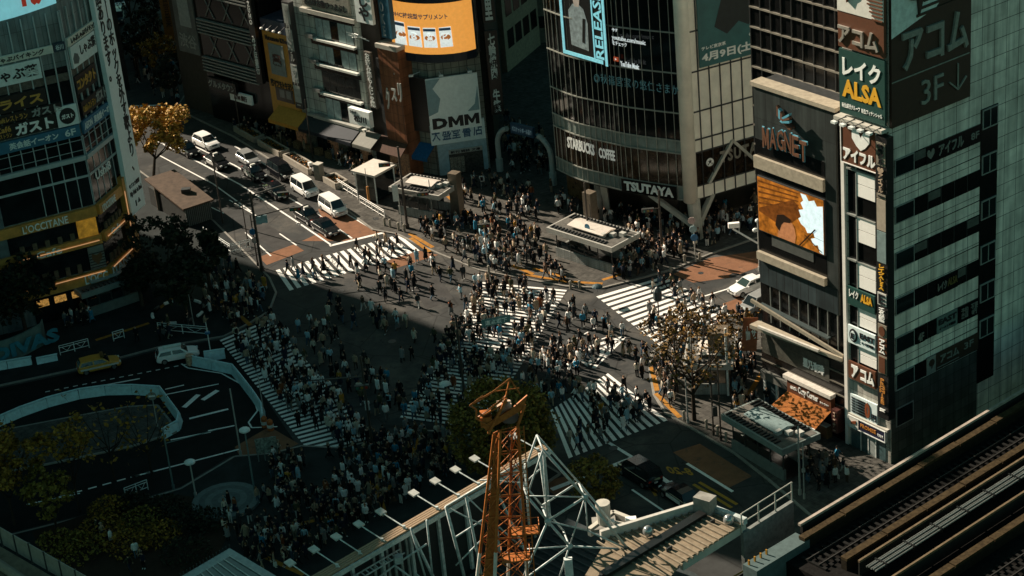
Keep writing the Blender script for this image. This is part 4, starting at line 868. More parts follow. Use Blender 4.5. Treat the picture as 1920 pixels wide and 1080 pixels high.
    for x0, y0, y1, dk in ((598, 33, 70, 0), (606, 84, 118, 0), (612, 133, 172, 1), (620, 184, 222, 0)):
        za, zc = R.uz(x0, y1)[1], R.uz(x0, y0)[1]
        MB().wall(R, wr - .4, wl + 1.2, zc, zc + .8, 0, .04).build('window_head', STRIP, t)
        f = MB().wall(R, wr, wl, za, zc, 0, .06).build('window', DGREY, t); n = 5
        for k in range(n):
            u0 = wr + (wl - wr) * k / n; MB().wall(R, u0 + .05, u0 + (wl - wr) / n - .05, za + .1, zc - .1, .06, .07).build('pane', GLASS if (dk or k == 2) else CURTAIN, f)
        MB().wall(R, wr - .4, wl + .2, za - .25, za, 0, .55).build('window_ledge', M('ledge_white', (.62, .63, .58), .5), t); MB().wall(R, wl + .2, wl + 1.6, za - .1, za + .35, 0, .6).build('ledge_end', GREY, t)
        MB().wall(R, wr - .4, wl + 1.2, za - .95, za - .25, .0, .03).build('recess', STRIP, t)
    letters(R, '渋谷駅前クリニック', (R.uz(646, 124)[0], R.uz(596, 118)[0], R.uz(620, 128)[1] + .2, R.uz(620, 120)[1] + .2), BLETTER, t, .09, px=False, bold=.02)
    MB().wall(R, c + .05, d_ - 2.6, R.uz(620, 225)[1] - .3, R.uz(620, 225)[1] + .1, 0, .6).build('cornice', BEIGE, t)
    zc2 = R.uz(580, 22)[1]; MB().wall(R, c, wl + 2, zc2, zc2 + .5, 0, .5).build('cornice', BEIGE, t)
    s = sign(R, (wr - .2, wl + 1.5, zc2 + .8, zc2 + 6), 'pale roof level signboard with dark handwritten characters on the white office block', M('aged_board', (.25, .24, .2), .5, .2), [('うなぎ', (.3, .35, .8, .9), BLETTER, {'bold': .02}), ('名古屋名物ひつまぶし', (.05, .05, .95, .22), BLETTER)], o=.1, th=.3, px=False)
    s = sign(R, (uz(697, 242, 1)[0], uz(658, 228, 1)[0], uz(697, 240, 1)[1], uz(697, 212, 1)[1]), 'white restaurant sign with black brush kanji over a dark base, above the street awning', M('poster_white', (.82, .86, .84), .5, .08), [('松川', (.25, .2, .85, .65), BLETTER, {'bold': .025}), ('うなぎ', (.08, .7, .4, .88), BLETTER)], o=.6, th=.6, px=False)
    sx = R.rp(665, 0, 701, 47, 1.0)
    s = sign(R, (sx[0], sx[1], sx[2], sx[3] + 6), 'white projecting sign with big black brush kana at the top of the white office block', M('poster_white', (.82, .86, .84), .5, .08), [(vert('もんじや'), (.2, .03, .85, .8), BLETTER, {'bold': .03})], o=.7, th=.4, px=False)
    k = thing('roof_antenna', 'small tangled white lattice bracket under the projecting kana sign', 'bracket', R.w(uz(680, 65)[0], uz(680, 72)[1], .6)); m = MB(); q0 = uz(680, 65)
    for i in range(9): m.tube(R.w(q0[0] - 1.2 + .3 * i, q0[1] - .5 + .25 * (i % 3), .2 + .2 * (i % 4)), R.w(q0[0] + 1 - .25 * i, q0[1] + .6 - .3 * (i % 2), 1.5), .05, 5)
    m.build('lattice', OFFW, k)
    # blue vertical sign between them
    bx = R.rp(702, 0, 735, 75, 1.0); s = sign(R, (bx[0], bx[0] + (bx[1] - bx[0]) * .8, bx[2], bx[3] + 8), 'tall blue vertical sign with dark outlined capitals above the brown building', M('tall_blue_board', (.02, .11, .17), .5, .12), [(vert('KARAOKE'), (.1, .02, .5, .8), M('dark_blue_letter', (.2, .24, .25), .5), {'bold': .03})], o=.3, th=.6, px=False, name='vertical_sign')
    # yellow drugstore building
    e_ = uz(503, 120)[0]; yw = M('yellow_wall', (.56, .26, .035), .5, .12)
    t = thing('drugstore_building', 'yellow orange drugstore front with a grey picture panel and a navy top band', 'building', R.w((d_ + e_) / 2, 0)); top = uz(492, 32)[1]
    MB().wall(R, d_ + .05, e_, 0, top - 1.5, -10, .25).build('wall', yw, t); MB().wall(R, d_ + .05, e_, top - 1.5, top, -10, .3).build('navy_band', M('navy_band', (.02, .035, .06), .5), t)
    pu = R.rp(502, 80, 538, 145, .3); MB().wall(R, pu[0], pu[1], pu[2], pu[3], .25, .35).build('picture_panel', M('panel_grey_blue', (.18, .22, .22), .5, .2), t)
    letters(R, '薬', (pu[0] + (pu[1] - pu[0]) * .2, pu[1] - (pu[1] - pu[0]) * .2, pu[2] + 1.2, pu[3] - 1.2), M('dark_red_letter', (.06, .02, .012), .5), t, .36, px=False, bold=.1)
    w_ = R.rp(516, 162, 552, 196, .3); f = MB().wall(R, w_[0], w_[1], w_[2], w_[3], .25, .32).build('window', M('window_brown', (.03, .02, .01), .3), t); MB().wall(R, w_[0] + .3, w_[0] + 1.2, w_[2] + .5, w_[2] + 1.5, .32, .36).build('pane', M('pane_grey', (.15, .16, .15), .3), f); MB().wall(R, w_[0] + 1.5, w_[0] + 2.4, w_[2] + .5, w_[2] + 1.5, .32, .36).build('pane', M('pane_grey', (.15, .16, .15), .3), f)
    letters(R, '薬マツモトキヨシ', (d_ + .8, e_ - .4, pu[2] - 1.6, pu[2] - .7), BLETTER, t, .3, px=False, bold=.03); letters(R, 'Matsumoto KiYoshi', (d_ + .3, e_ - .5, top - 2.6, top - 2.0), BLETTER, t, .28, px=False, bold=.02)
    for i in range(4):
        k = thing('floodlight', 'small white floodlight on the navy band of the yellow drugstore', 'light fitting', R.w(d_ + .8 + i * 1.1, top - .9, .8), 'floodlights on the navy band'); MB().tube(R.w(d_ + .8 + i * 1.1, top - .5, .3), R.w(d_ + .8 + i * 1.1, top - .8, 1.0), .04).build('arm', DGREY, k); MB().ball(R.w(d_ + .8 + i * 1.1, top - .9, 1.1), .2, .2, .15).build('lamp_head', WHITE, k)
    s = sign(R, (d_ - 1.2, d_ + .1, 5.2, top + 3), 'tall slim stack of pale name plates beside the yellow drugstore', M('plate_stack_dark', (.03, .03, .03), .5), [(vert('渋谷西村●フルーツパーラー'), (.25, .03, .8, .97), M('plate_letter_grey', (.3, .31, .29), .5), {'bold': .02})], o=.1, th=.7, px=False, name='vertical_sign')
    mb = MB()
    for i, (za, zc) in enumerate(((.06, .22), (.25, .42), (.55, .75), (.80, .98))): mb.wall(R, d_ - 1.1, d_, 5.2 + (top - 2.2) * za, 5.2 + (top - 2.2) * zc, .8, .83)
    mb.build('nameplates', M('plate_pale', (.30, .33, .31), .5, .2), s)
    # street awnings along the row
    for nm, (ua, ub), mt, lab in (('a', (uz(563, 222, 1.6)[0], uz(508, 208, 1.6)[0]), M('awning_yellow', (.42, .20, .03), .7, .15), 'orange yellow awning along the drugstore front'), ('b', (uz(662, 250, 1.6)[0], uz(563, 222, 1.6)[0] - .1), M('awning_navy', (.012, .018, .026), .7, .15), 'long dark navy awning along the white office block'), ('c', (uz(700, 262, 1.6)[0], uz(664, 250, 1.6)[0] - .1), M('awning_grey', (.16, .16, .14), .7, .15), 'short grey awning at the end of the white office block')):
        t = thing('street_awning', lab, 'awning', R.w((ua + ub) / 2, 3.4, 1)); m = MB(); m.prism([R.w(ua, 4.5, .3), R.w(ub, 4.5, .3), R.w(ub, 3.4, 2.2), R.w(ua, 3.4, 2.2)], Z * .08); m.build('fabric', mt, t); MB().wall(R, ua, ub, 3.05, 3.4, 2.15, 2.22).build('valance', mt, t)
        if nm == 'b': MB().wall(R, ua, ub, 4.55, 4.8, .0, .7).build('gutter', M('gutter_pale', (.32, .32, .29), .5), t)
    sf = thing('shopfront_row', 'dim warm lit open shop fronts under the row of awnings', 'shop front', R.w((c + e_) / 2, 0, .3)); wm = M('shop_inside_warm', (.10, .06, .03), .4, .9, 4, emit=.1)
    n = 9
    for i in range(n):
        ua = c + (e_ - c) * i / n; MB().wall(R, ua + .1, ua + (e_ - c) / n - .1, .2, 3.0, .26, .36).build('window', [wm, GLASS, M('shop_inside_pale', (.12, .12, .1), .4, .9, 4)][i % 3], sf); MB().wall(R, ua + .3, ua + 1.3, .14, 1.0, .9, 1.5).build('goods_stand', M('goods', (.16, .11, .06), .7, 1.0, 7), sf)
    # striped bank building at the far end
    f0, f1 = e_ + .3, uz(385, 120)[0]
    t = thing('bank_building', 'dark glazed building with pale horizontal louvre stripes at the far end of the row', 'building', R.w((f0 + f1) / 2, 0)); MB().wall(R, f0, f1, 0, 40, -14, 0).build('wall', STRIP, t)
    zz = 6.5; al = M('louvre_alu', (.18, .19, .18), .4, .3)
    while zz < 38:
        for k in range(5): MB().wall(R, f0 + 1.8, f1, zz + k * .42, zz + k * .42 + .17, 0, .4).build('louvre', al, t)
        m = MB(); 
        for k in range(6): a_ = f0 + 2 + (f1 - f0 - 2) * k / 6; m.bar(R.w(a_, zz + 2.2, .1), R.w(a_ + 1.5 * (-1) ** k, zz + 4.6, .1), .1)
        m.build('brace', al, t); zz += 4.9
    s = sign(R, (f0 + .4, f0 + 1.5, 7, 19), 'black vertical bank sign with slim white lettering at the corner of the striped building', BLACK, [(vert('MIZUHO'), (.3, .62, .75, .98), WLETTER, {}), (vert('みずほ銀行'), (.25, .1, .8, .5), WLETTER, {})], o=.2, th=.5, px=False, name='vertical_sign')
    s = sign(R, (f0 + 3.4, f0 + 7.5, 3.6, 4.8), 'long white sign with small coloured logos over the bank entrance', M('poster_white', (.82, .86, .84), .5, .08), [('ATM 銀行', (.2, .2, .8, .8), M('dark_red_letter', (.06, .02, .012), .5), {'bold': .02})], o=.2, th=.3, px=False)
    s = sign(R, (f1 - 6.4, f1 - 1.0, 4.6, 6.0), 'white outlined katakana lettering over a dark arcade entrance', BLACK, [('グルメタウン', (.03, .15, .97, .85), M('plate_letter_grey', (.3, .31, .29), .5), {'bold': .03})], o=.3, th=.5, px=False)
    # poster tower beyond
    h0, h1 = f1 + .5, f1 + 6.2; t = thing('poster_building', 'dim building with a tall grey portrait poster beyond the striped bank building', 'building', R.w((h0 + h1) / 2, 0)); MB().wall(R, h0, h1, 0, 45, -9, -.5).build('wall', M('dim_brown_wall', (.05, .042, .034), .6, .2), t)
    s = sign(R, (h0 + .5, h0 + 4.6, 8, 22), 'tall grey portrait poster of a person in white clothes on the dim building', M('poster_dim', (.10, .115, .11), .5, .4, .6), [(shape([[(.25, .25), (.8, .25), (.75, .6), (.6, .72), (.4, .72), (.25, .6)]]), (0, 0, 1, 1), M('poster_shirt', (.30, .33, .32), .5, .2)), (shape([disc(12, .13, .5, .8)]), (0, 0, 1, 1), M('poster_skin', (.2, .17, .14), .5)), ('渋谷', (.1, .05, .9, .18), M('plate_letter_grey', (.3, .31, .29), .5))], o=-.4, th=.2, px=False, name='wall_poster')
    OF = Face(G(322, 140), (1, .1)); s = sign(OF, (0, 1.5, 5, 22), 'tall dull orange vertical sign far down the street', M('far_orange', (.22, .10, .015), .5, .2), [(vert('本日営業'), (.25, .1, .75, .5), M('far_orange_letter', (.06, .03, .01), .5), {})], o=0, th=.5, px=False, name='vertical_sign')
    return R, D, DR
R_ROW, D0, D_R = row()

# ---------------------------------------------------------------- the alley between the corner building and the drum
def alley():
    S = Face(G(962, 262), Vector((.10, .995, 0))); S2 = Face(G(932, 300), Vector((.08, 1, 0)))
    dk = M('alley_dark_wall', (.022, .022, .02), .6, .4)
    q = [flat(G(*p)) for p in ((195, -40), (203, -5), (232, 120), (244, 168))]; o = thing('far_building', 'dark far building hidden behind the tall white banner', 'building', q[2]); MB().prism(q + [q[3] + Vector((-16, 3, 0)), q[0] + Vector((-24, 3, 0))], Z * 34).build('wall', dk, o)  # added building whose shadow covers the side street
    F = Face(q[2], q[1] - q[2]); [MB().wall(F, 2, 26, 3 + k * 4, 5 + k * 4, 0, .06).build('window', GLASS, o) for k in range(8)]
    t = thing('alley_building', 'dark narrow building behind the tiled corner, covered with vertical signs', 'building', G(925, 290)); a = G(932, 300)
    m = MB(); m.prism([flat(a), flat(a) + Vector((-4.2, .5, 0)), flat(a) + Vector((-4, 34, 0)), flat(a) + Vector((2.0, 34, 0))], Z * 44); m.build('wall', dk, t)
    for i, (tx, mt, z0, z1) in enumerate((('三千里', WLETTER, 17, 25), ('七輪焼肉 牛繁', WLETTER, 6, 16), ('クスリのことなら', M('dim_orange_letter', (.22, .10, .02), .5), 26, 38))):
        V_ = Face(flat(a) + Vector((-.2 - .0 * i, -.8, 0)), (1, .1))
        s = sign(V_, (.1, 1.5, z0, z1), ['black vertical sign with three big white kanji over the alley', 'black vertical sign of a grill with white kanji, lowest over the alley', 'black vertical sign with dull orange kana, highest over the alley'][i], BLACK, [(vert(tx), (.2, .03, .8, .97), mt, {'bold': .03})], o=0, th=.4, px=False, name='vertical_sign')
    s = sign(Face(flat(a) + Vector((-2.2, -1, 0)), (1, .13)), (.0, .9, 4.5, 9), 'small teal blue vertical sign by the corner of the bookshop', M('teal_blue_board', (.02, .10, .14), .5), [(vert('カラオケ'), (.25, .05, .8, .95), M('plate_letter_grey', (.3, .31, .29), .5))], o=0, th=.4, px=False, name='vertical_sign')
    # sunlit beige building on the other side of the alley mouth, further back
    b = G(955, 135); t = thing('beige_building', 'beige building with slanting sunlight on its windows beyond the alley', 'building', b); F = Face(b, Vector((.45, .89, 0)))
    bw = M('alley_beige_wall', (.24, .20, .15), .6, .25); MB().wall(F, -.5, 10, 0, 34, -6, 0).build('wall', bw, t)
    for k in range(6):
        for i in range(4): f = MB().wall(F, .4 + i * 2.4, 2.2 + i * 2.4, 3 + k * 4.2, 5.4 + k * 4.2, 0, .05).build('window', STRIP, t)
    # far blocks closing the alleys
    for lab, q, sx, sy, h, mt in (('pale far building closing the end of the alley', (1003, 95), 11, 5, 40, M('far_pale_wall', (.16, .14, .115), .6, .3)), ('dark far building behind the alley signs', (938, 40), 4, 6, 46, dk)):
        c = G(*q); t = thing('far_building', lab, 'building', c); MB().box(c + Z * h / 2 + Vector((0, sy, 0)), sx / 2, sy / 2, h / 2).build('wall', mt, t)
        for k in range(8): MB().box(c + Z * (3 + k * 4.2) + Vector((0, sy / 2 - .02, 0)), sx * .36, .06, .8).build('window', GLASS, t)
    # white arch and blue gate
    gt = thing('street_gate', 'white tubular arch with a blue lettered panel over the alley entrance', 'gate', G(990, 330))
    p0, p1 = G(1038, 348), G(938, 322); aw = M('arch_white', (.36, .38, .36), .4, .1); e = (p0 - p1).normalized()
    for p, d in ((p0, -e), (p1, e)): MB().path([p, p + Z * 3.4] + [p + d * (2.3 * (1 - math.cos(a * .26))) + Z * (3.4 + 2.3 * math.sin(a * .26)) for a in range(1, 6)], .30, 9).build('arch_leg', aw, gt); MB().tube(p, p + Z * 1.6, .42, 9).build('arch_base', aw, gt)
    GF = Face(p1, p0 - p1); W = (p0 - p1).length
    MB().wall(GF, W * .3, W * .72, 5.3, 6.5, -.2, .2).build('panel', M('gate_blue', (.015, .06, .11), .5), gt); letters(GF, 'バスケットボール通り', (W * .33, W * .69, 5.6, 6.2), M('gate_letter', (.2, .3, .34), .5, emit=.05), gt, .21, px=False)
alley()

# ---------------------------------------------------------------- the tall terrace-fronted building on the left
def terrace():
    L = G(213, 572); F1 = Face(L, (-.914, -.406)); F2 = Face(L, (.33, .944))
    root = thing('terrace_building', 'tall angular building with sign bands, orange lit cafe terraces and a cyan rooftop screen', 'building', L)
    W1, W2 = 20.0, 6.4
    tile = tiled('grey_blue_panels', F1.d, 1.2, 1.9, (.17, .20, .20), (.06, .065, .065), .45, .1, .02)
    back = F2.w(W2, 0, 0)
    m = MB(); m.prism([L, F1.w(W1, 0), F1.w(W1, 0) - F1.n * 14, back - F2.n * 12 + F2.d * 4, back], Z * 46); m.build('wall', tile, root)
    z = lambda y: zat(L, y)
    dark = M('terrace_glass', (.007, .009, .010), .12, .5, .8); gold = M('golden_cladding', (.48, .22, .045), .45, .35, 1.0); lite = M('pale_trim', (.34, .39, .39), .45, .1)
    edge = M('lit_edge', (.7, .36, .16), .5, .05, emit=.25)
    def band(za, zb, mat, name, o0=0, o1=.08, a=W1 - .3, b=W2 - .0):
        MB().wall(F1, -.0, a, za, zb, o0, o1).build(name, mat, root); MB().wall(F2, -.0, b, za, zb, o0, o1 + .003).build(name, mat, root)
    zA, zB = z(228), z(262)   # blue band
    # upper glazing and mullions
    ybands = [(z(300), z(262), dark, 'window_band'), (z(160), z(120), dark, 'window_band')]
    z_aeon0, z_aeon1 = z(252), z(230)
    band(z(520), z(500), gold, 'gold_band', 0, .5); band(z(498), z(452), dark, 'terrace_window'); band(z(452), z(436), gold, 'gold_band', 0, .55); band(z(436), z(402), dark, 'terrace_window'); band(z(402), z(384), gold, 'gold_band', 0, .5)
    band(z(382), z(300), dark, 'window_band', 0, .05); band(z(298), z(290), lite, 'pale_trim', 0, .3); band(z(289), z(254), dark, 'window_band', 0, .05)
    band(z(229), z(122), dark, 'window_band', 0, .05, W1 - .3, W2 - .8)
    band(z(330), z(326), lite, 'pale_trim', 0, .12)
    MB().wall(F2, W2 - 1.4, W2, z(520), z(372), .0, .62).build('gold_pier', gold, root); MB().wall(F1, 10.8, 12.0, z(520), z(402), 0, .6).build('gold_pier', gold, root)
    for yy in (503, 446): 
        m = MB(); m.wall(F2, .4, W2 - 1.2, z(yy) - .0, z(yy) + .1, .62, .68); m.wall(F2, W2 - 1.3, W2 - 1.2, z(yy), z(yy) + 2.9, .62, .68); m.build('lit_rim', edge, root)
        MB().wall(F1, .3, 8.5, z(yy) + .02, z(yy) + .1, .6, .66).build('lit_rim', edge, root)
    # gold poster panels at the corner of the terraces
    gp_ = M('gold_poster', (.42, .20, .02), .5, .5, 1.5, emit=.14)
    MB().wall(F1, .2, 2.2, z(436), z(404), .1, .3).build('poster_panel', gp_, root)
    MB().wall(F1, .0, 1.6, z(496), z(456), .1, .3).build('striped_poster', M('stripe_poster', (.16, .17, .15), .5, .3), root); MB().wall(F1, .0, 1.6, z(570), z(530), .1, .3).build('striped_poster', M('stripe_poster', (.16, .17, .15), .5, .3), root)
    mm = MB()
    for k in range(6): mm.wall(F1, .02, 1.6, z(496) + .3 * k + .1, z(496) + .3 * k + .22, .3, .31)
    mm.build('poster_stripe', BLACK, root); mm = MB(); shape([[(.5, 0), (.95, .5), (.9, .9), (.5, .75), (.1, .9), (.05, .5)]], .02)(mm, F1, .2, 1.4, z(490), z(466), .32); mm.build('poster_heart', M('rust_heart', (.12, .05, .015), .5), root)
    # rows of tables on the terraces
    for yy, F_, a, b in ((496, F1, 2.5, 8.5), (438, F1, 2.6, 9), (496, F2, .8, 4.6), (438, F2, .8, 4.6)):
        for i in range(5):
            u = a + (b - a) * i / 5; MB().wall(F_, u, u + .45, z(yy) - .1, z(yy) + .85, .12, .3).build('terrace_chair', M('terrace_cane', (.11, .08, .05), .6, .5, 4), root)
    # window mullions on upper storeys
    mm = MB()
    for F_, W in ((F1, W1), (F2, W2)):
        u = .0
        while u < W: 
            mm.wall(F_, u, u + .09, z(382), z(300), .06, .1) if int(u * 10) % 4 == 0 else None
            mm.wall(F_, u, u + .09, z(289), z(254), .06, .16); mm.wall(F_, u, u + .12, z(229), z(20), .06, .2); u += 1.22
    mm.build('mullions', lite, root)
    mm = MB()
    for F_, W in ((F1, W1), (F2, W2)):
        for k in range(8): mm.wall(F_, 0, W, z(289) + .5 + k * 0.27, z(289) + .55 + k * .27, .06, .1) if k % 4 == 0 else None
    mm.build('handrail', lite, root)
    ut = MB().wall(F1, 9.2, 11, z(640), z(310), .1, .14).build('side_windows', M('side_pale', (.09, .12, .13), .4, .4, 1.5), root)
    MB().wall(F1, .1, 8, .1, z(524), 0, .1).build('ground_floor', dark, root); MB().wall(F2, .1, W2 - .2, .1, z(524), 0, .1).build('ground_floor', dark, root)
    for i in range(4):
        MB().wall(F1, 1 + i * 1.8, 2.2 + i * 1.8, 2.0, 2.7, .1, .2).build('lit_shelf', M('shop_lit', (.5, .25, .06), .5, .8, 4, emit=.25), root)
    # signs
    gold_l = M('old_gold_letter', (.50, .27, .05), .5, .1); wl = WLETTER; pale = M('sign_pale', (.62, .69, .67), .5, .1)
    f1 = lambda x, y: F1.uz(x, y, .4); f2 = lambda x, y: F2.uz(x, y, .4)
    def s1(x0, x1, ya, yb, label, mat, texts, F=F1, **kw):
        # x pixels across, heights read at the corner line
        u0, u1 = F.uz(x0, (ya + yb) / 2, .4)[0], F.uz(x1, (ya + yb) / 2, .4)[0]
        return sign(F, (min(u0, u1), max(u0, u1), z(yb), z(ya)), label, mat, texts, o=.1, th=.25, px=False, **kw)
    def S(F, ua, ub, ya, yb, label, mat, texts, th=.25): return sign(F, (ua, ub, min(z(ya), z(yb)), max(z(ya), z(yb))), label, mat, texts, o=.1, th=th, px=False)
    S(F1, .1, 11, 252, 231, 'long blue sign band with white characters and a ringed number on the terrace building', BLUE, [('英会話イーオン', (.35, .2, .80, .8), pale, {'bold': .03}), ('6F', (.86, .2, .96, .8), pale, {'bold': .02})])
    S(F2, .1, W2 - .2, 252, 229, 'short blue sign band with white characters on the angled side of the terrace building', BLUE, [('AEON', (.04, .25, .3, .8), pale, {'bold': .02}), ('英会話イーオン', (.36, .2, .97, .8), pale, {'bold': .03})])
    S(F1, 2.2, 11.5, 227, 201, 'black band with big white katakana of a family restaurant', BLACK, [('ガスト', (.56, .08, .97, .92), WLETTER, {'bold': .05}), ('Café', (.36, .5, .52, .9), gold_l, {'bold': .02}), ('レストラン', (.36, .12, .52, .4), gold_l)])
    r = S(F1, .0, 2.1, 229, 192, 'white square board with a black disc and white katakana', pale, [(shape([disc(22)]), (.12, .1, .88, .9), BLETTER)]); mb = MB(); put_text(mb, F1, 'ガスト', .45, 1.65, z(229) + .8, z(192) - .8, .4, bold=.04); mb.build('lettering', WLETTER, r, recalc=False)
    S(F1, 1.4, 11.5, 199, 183, 'thin black band with gold and white restaurant lettering', BLACK, [('Caféレストラン', (.36, .15, .66, .75), gold_l), ('ガスト', (.70, .05, .98, .98), M('plate_letter_grey', (.3, .31, .29), .5), {'bold': .04})])
    S(F2, .5, W2 - .7, 222, 196, 'slanting black band with gold and white restaurant lettering on the angled side', BLACK, [('Caféレストラン', (.04, .2, .52, .7), gold_l), ('ガスト', (.56, .2, .97, .95), M('plate_letter_grey', (.3, .31, .29), .5), {'bold': .04})])
    S(F1, 2.7, 11.5, 180, 150, 'black board with large gold katakana', BLACK, [('ライス', (.48, .18, .96, .78), gold_l, {'bold': .04})])
    S(F2, .2, W2 - 2.0, 180, 146, 'black board with large gold katakana on the angled side', BLACK, [('コンタクト', (.05, .2, .95, .8), gold_l, {'bold': .04})])
    lat = M('brown_grille', (.10, .085, .07), .6, .5, 3); band(z(148), z(134), lat, 'grille_band', 0, .12, 11, W2 - 1.2)
    S(F1, 2.7, 11.5, 132, 96, 'white board with black brush characters of a hot pot restaurant', pale, [('しゃぶ葉', (.42, .2, .97, .8), BLETTER, {'bold': .03})])
    r = S(F2, .4, W2 - 1.0, 132, 92, 'white board with black brush characters and a bird sketch on the angled side', pale, [('しゃぶ葉', (.35, .35, .97, .85), BLETTER, {'bold': .02}), (shape([[(.05, .2), (.2, .1), (.27, .3), (.22, .55), (.12, .65), (.04, .45)]]), (0, 0, 1, 1), M('sketch_grey', (.10, .12, .12), .5))])
    S(F1, 1.2, 12, 92, 78, 'long cream board with black brush katakana', M('cream_sign', (.58, .58, .50), .5, .1), [('しゃぶしゃぶバイキング', (.3, .15, .92, .85), BLETTER, {'bold': .03})])
    S(F2, .2, W2 - .3, 90, 74, 'short cream board with black brush kana on the angled side', M('cream_sign', (.58, .58, .50), .5, .1), [('しゃぶしゃぶバイキング', (.1, .15, .95, .85), BLETTER, {'bold': .03})])
    S(F1, .0, 1.1, 92, 76, 'small dark blue plate with pale kanji at the corner', M('dark_blue_plate', (.01, .03, .05), .5), [('谷川', (.15, .2, .85, .8), pale)])
    sg = thing('script_lettering', 'white script lettering of a bar on the dark angled window', 'sign', F2.w(2, z(345))); mb = MB(); put_text(mb, F2, 'Ushi8', 1.0, 4.2, z(346), z(330), .12, bold=.02); mb.build('lettering', pale, sg, recalc=False)
    for F_, ua, ub, ya, yb, tx, lab in ((F1, 3.0, 7.6, 400, 386, "L'OCCITANE", 'white capitals on the upper golden band of the terrace building'), (F1, 4.2, 6.8, 450, 438, 'Cafe', 'white script word on the middle golden band'), (F2, .4, 3.2, 400, 387, "L'OCCITANE", 'white capitals on the upper golden band of the angled side'), (F2, 1.2, 3.2, 450, 439, 'Cafe', 'white script word on the middle golden band of the angled side'), (F1, .1, 2.5, 518, 502, "L'OCC", 'first half of the white capitals on the lowest golden band'), (F2, .1, 4.2, 518, 502, 'ITANE', 'second half of the white capitals on the lowest golden band, round the corner')):
        sg = thing('cafe_lettering', lab, 'sign', F_.w((ua + ub) / 2, z(yb))); mb = MB(); put_text(mb, F_, tx, ua, ub, z(ya), z(yb), .6, bold=.015); mb.build('lettering', WLETTER, sg, recalc=False)
    # tall white banner board on the street edge
    BF = Face(F2.w(W2, 0), F2.d); zb0 = BF.uz(247, 405, .7)[1]; zt0 = zb0 + 33
    ub = BF.uz(272, 385, .7)[0]; ua = BF.uz(247, 405, .7)[0]
    r = sign(BF, (ua, ub, zb0, zt0), 'very tall white vertical banner with black brush writing in two columns', M('banner_white', (.74, .80, .80), .5, .05), [(vert('ブラジャーのホックを外す歌より、').replace('ー', '｜'), (.52, .13, .90, .86), BLETTER, {'bold': .02}), (vert('いい曲あります。'), (.10, .44, .46, .82), BLETTER, {'bold': .02}), ('サブスク解禁', (.1, .085, .85, .10), BLETTER, {'bold': .01}), ('My Hair is Bad', (.1, .055, .92, .075), BLETTER, {'bold': .02}), ('▮ ▲', (.35, .02, .7, .04), BLETTER)], o=.3, th=.5, px=False, name='banner_board', cat='banner')
    # curved cyan rooftop screen
    top = z(78) + 1.5
    rs = thing('rooftop_screen', 'curved pale cyan rooftop screen with the start of a red word', 'screen', F1.w(6, top)); arc = [F1.w(14 - i * 1.55, 0, .4 + 1.9 * math.sin(math.pi * i / 9)) for i in range(10)]
    lo = [Vector((p.x, p.y, top + 2.5)) for p in arc]; m = MB()
    cyan = M('screen_cyan', (.22, .56, .62), .4, .08, 1, emit=.26)
    for i in range(9): m.prism([lo[i], lo[i + 1], lo[i + 1] - F1.n * .6, lo[i] - F1.n * .6], Z * 9)
    m.build('picture', cyan, rs); letters(F1, 'Ya', (F1.uz(78, 6, 2.1)[0], F1.uz(28, 8, 2.1)[0], top + 3.3, top + 7.8), M('screen_red', (.35, .03, .015), .5, .1, emit=.2), rs, 2.1, px=False, bold=.05)
    for i in range(6): MB().bar(F1.w(1 + i * 2, top - 2.2, -.3), F1.w(1 + i * 2, top + 2.5, -.3), .3).build('support', DGREY, rs)
    return F1, F2, L
T1, T2, TL = terrace()

def shade_tower():
    """an unseen building placed and shaped to shade the near half of the crossing"""
    e = Vector((.674, -.738, 0)); s = flat(SUN_DIR).normalized(); h = 75
    p = flat(G(672, 556)) + s * (h / math.tan(SUN_EL)); q = p + e * 80; k = Vector((-.738, -.674, 0))
    t = thing('unseen_shade_building', 'long tall department store standing outside the view beyond the terrace building', 'building', (p + q) / 2)
    MB().prism([p, q, q + k * 11, p + k * 22], Z * h).build('wall', tiled('shade_building_wall', (.674, -.738, 0), 2, 3, (.2, .2, .19), (.08, .08, .08)), t)
    for f, w, hh, dp in ((.05, 5, 4, 3), (.16, 3, 7, 2.5), (.24, 8, 2.5, 4), (.37, 2, 9, 1), (.43, 6, 5, 3), (.55, 4, 3, 3), (.62, 10, 2, 4), (.75, 3, 6, 2), (.83, 7, 3.5, 3), (.94, 2, 5, 2)):  # blocks added along the roof edge to break up its shadow
        c = p + e * 80 * f + k * 1.2; MB().prism([c, c + e * w, c + e * w + k * dp, c + k * dp], Z * (h + hh)).build('roof_edge_block', CONC, t)
    F = Face(p, e)
    b = Vector((-74, 178, 0)); o = thing('unseen_shade_slab', 'tall office slab standing outside the view behind the hoarding', 'building', b); MB().box(b + Z * 26, 9, 38, 26, -.25).build('wall', M('slab_wall', (.2, .2, .19), .6, .2), o); [MB().box(b + Z * (4 + k * 3.8), 9.05, 36, .8, -.25).build('window', GLASS, o) for k in range(12)]  # unseen slab, added so the bus road and plaza fall in shade
    for i in range(19): MB().wall(F, 1, 79, 4 + i * 3.6, 5.8 + i * 3.6, 0, .06).build('window', GLASS, t)
shade_tower()
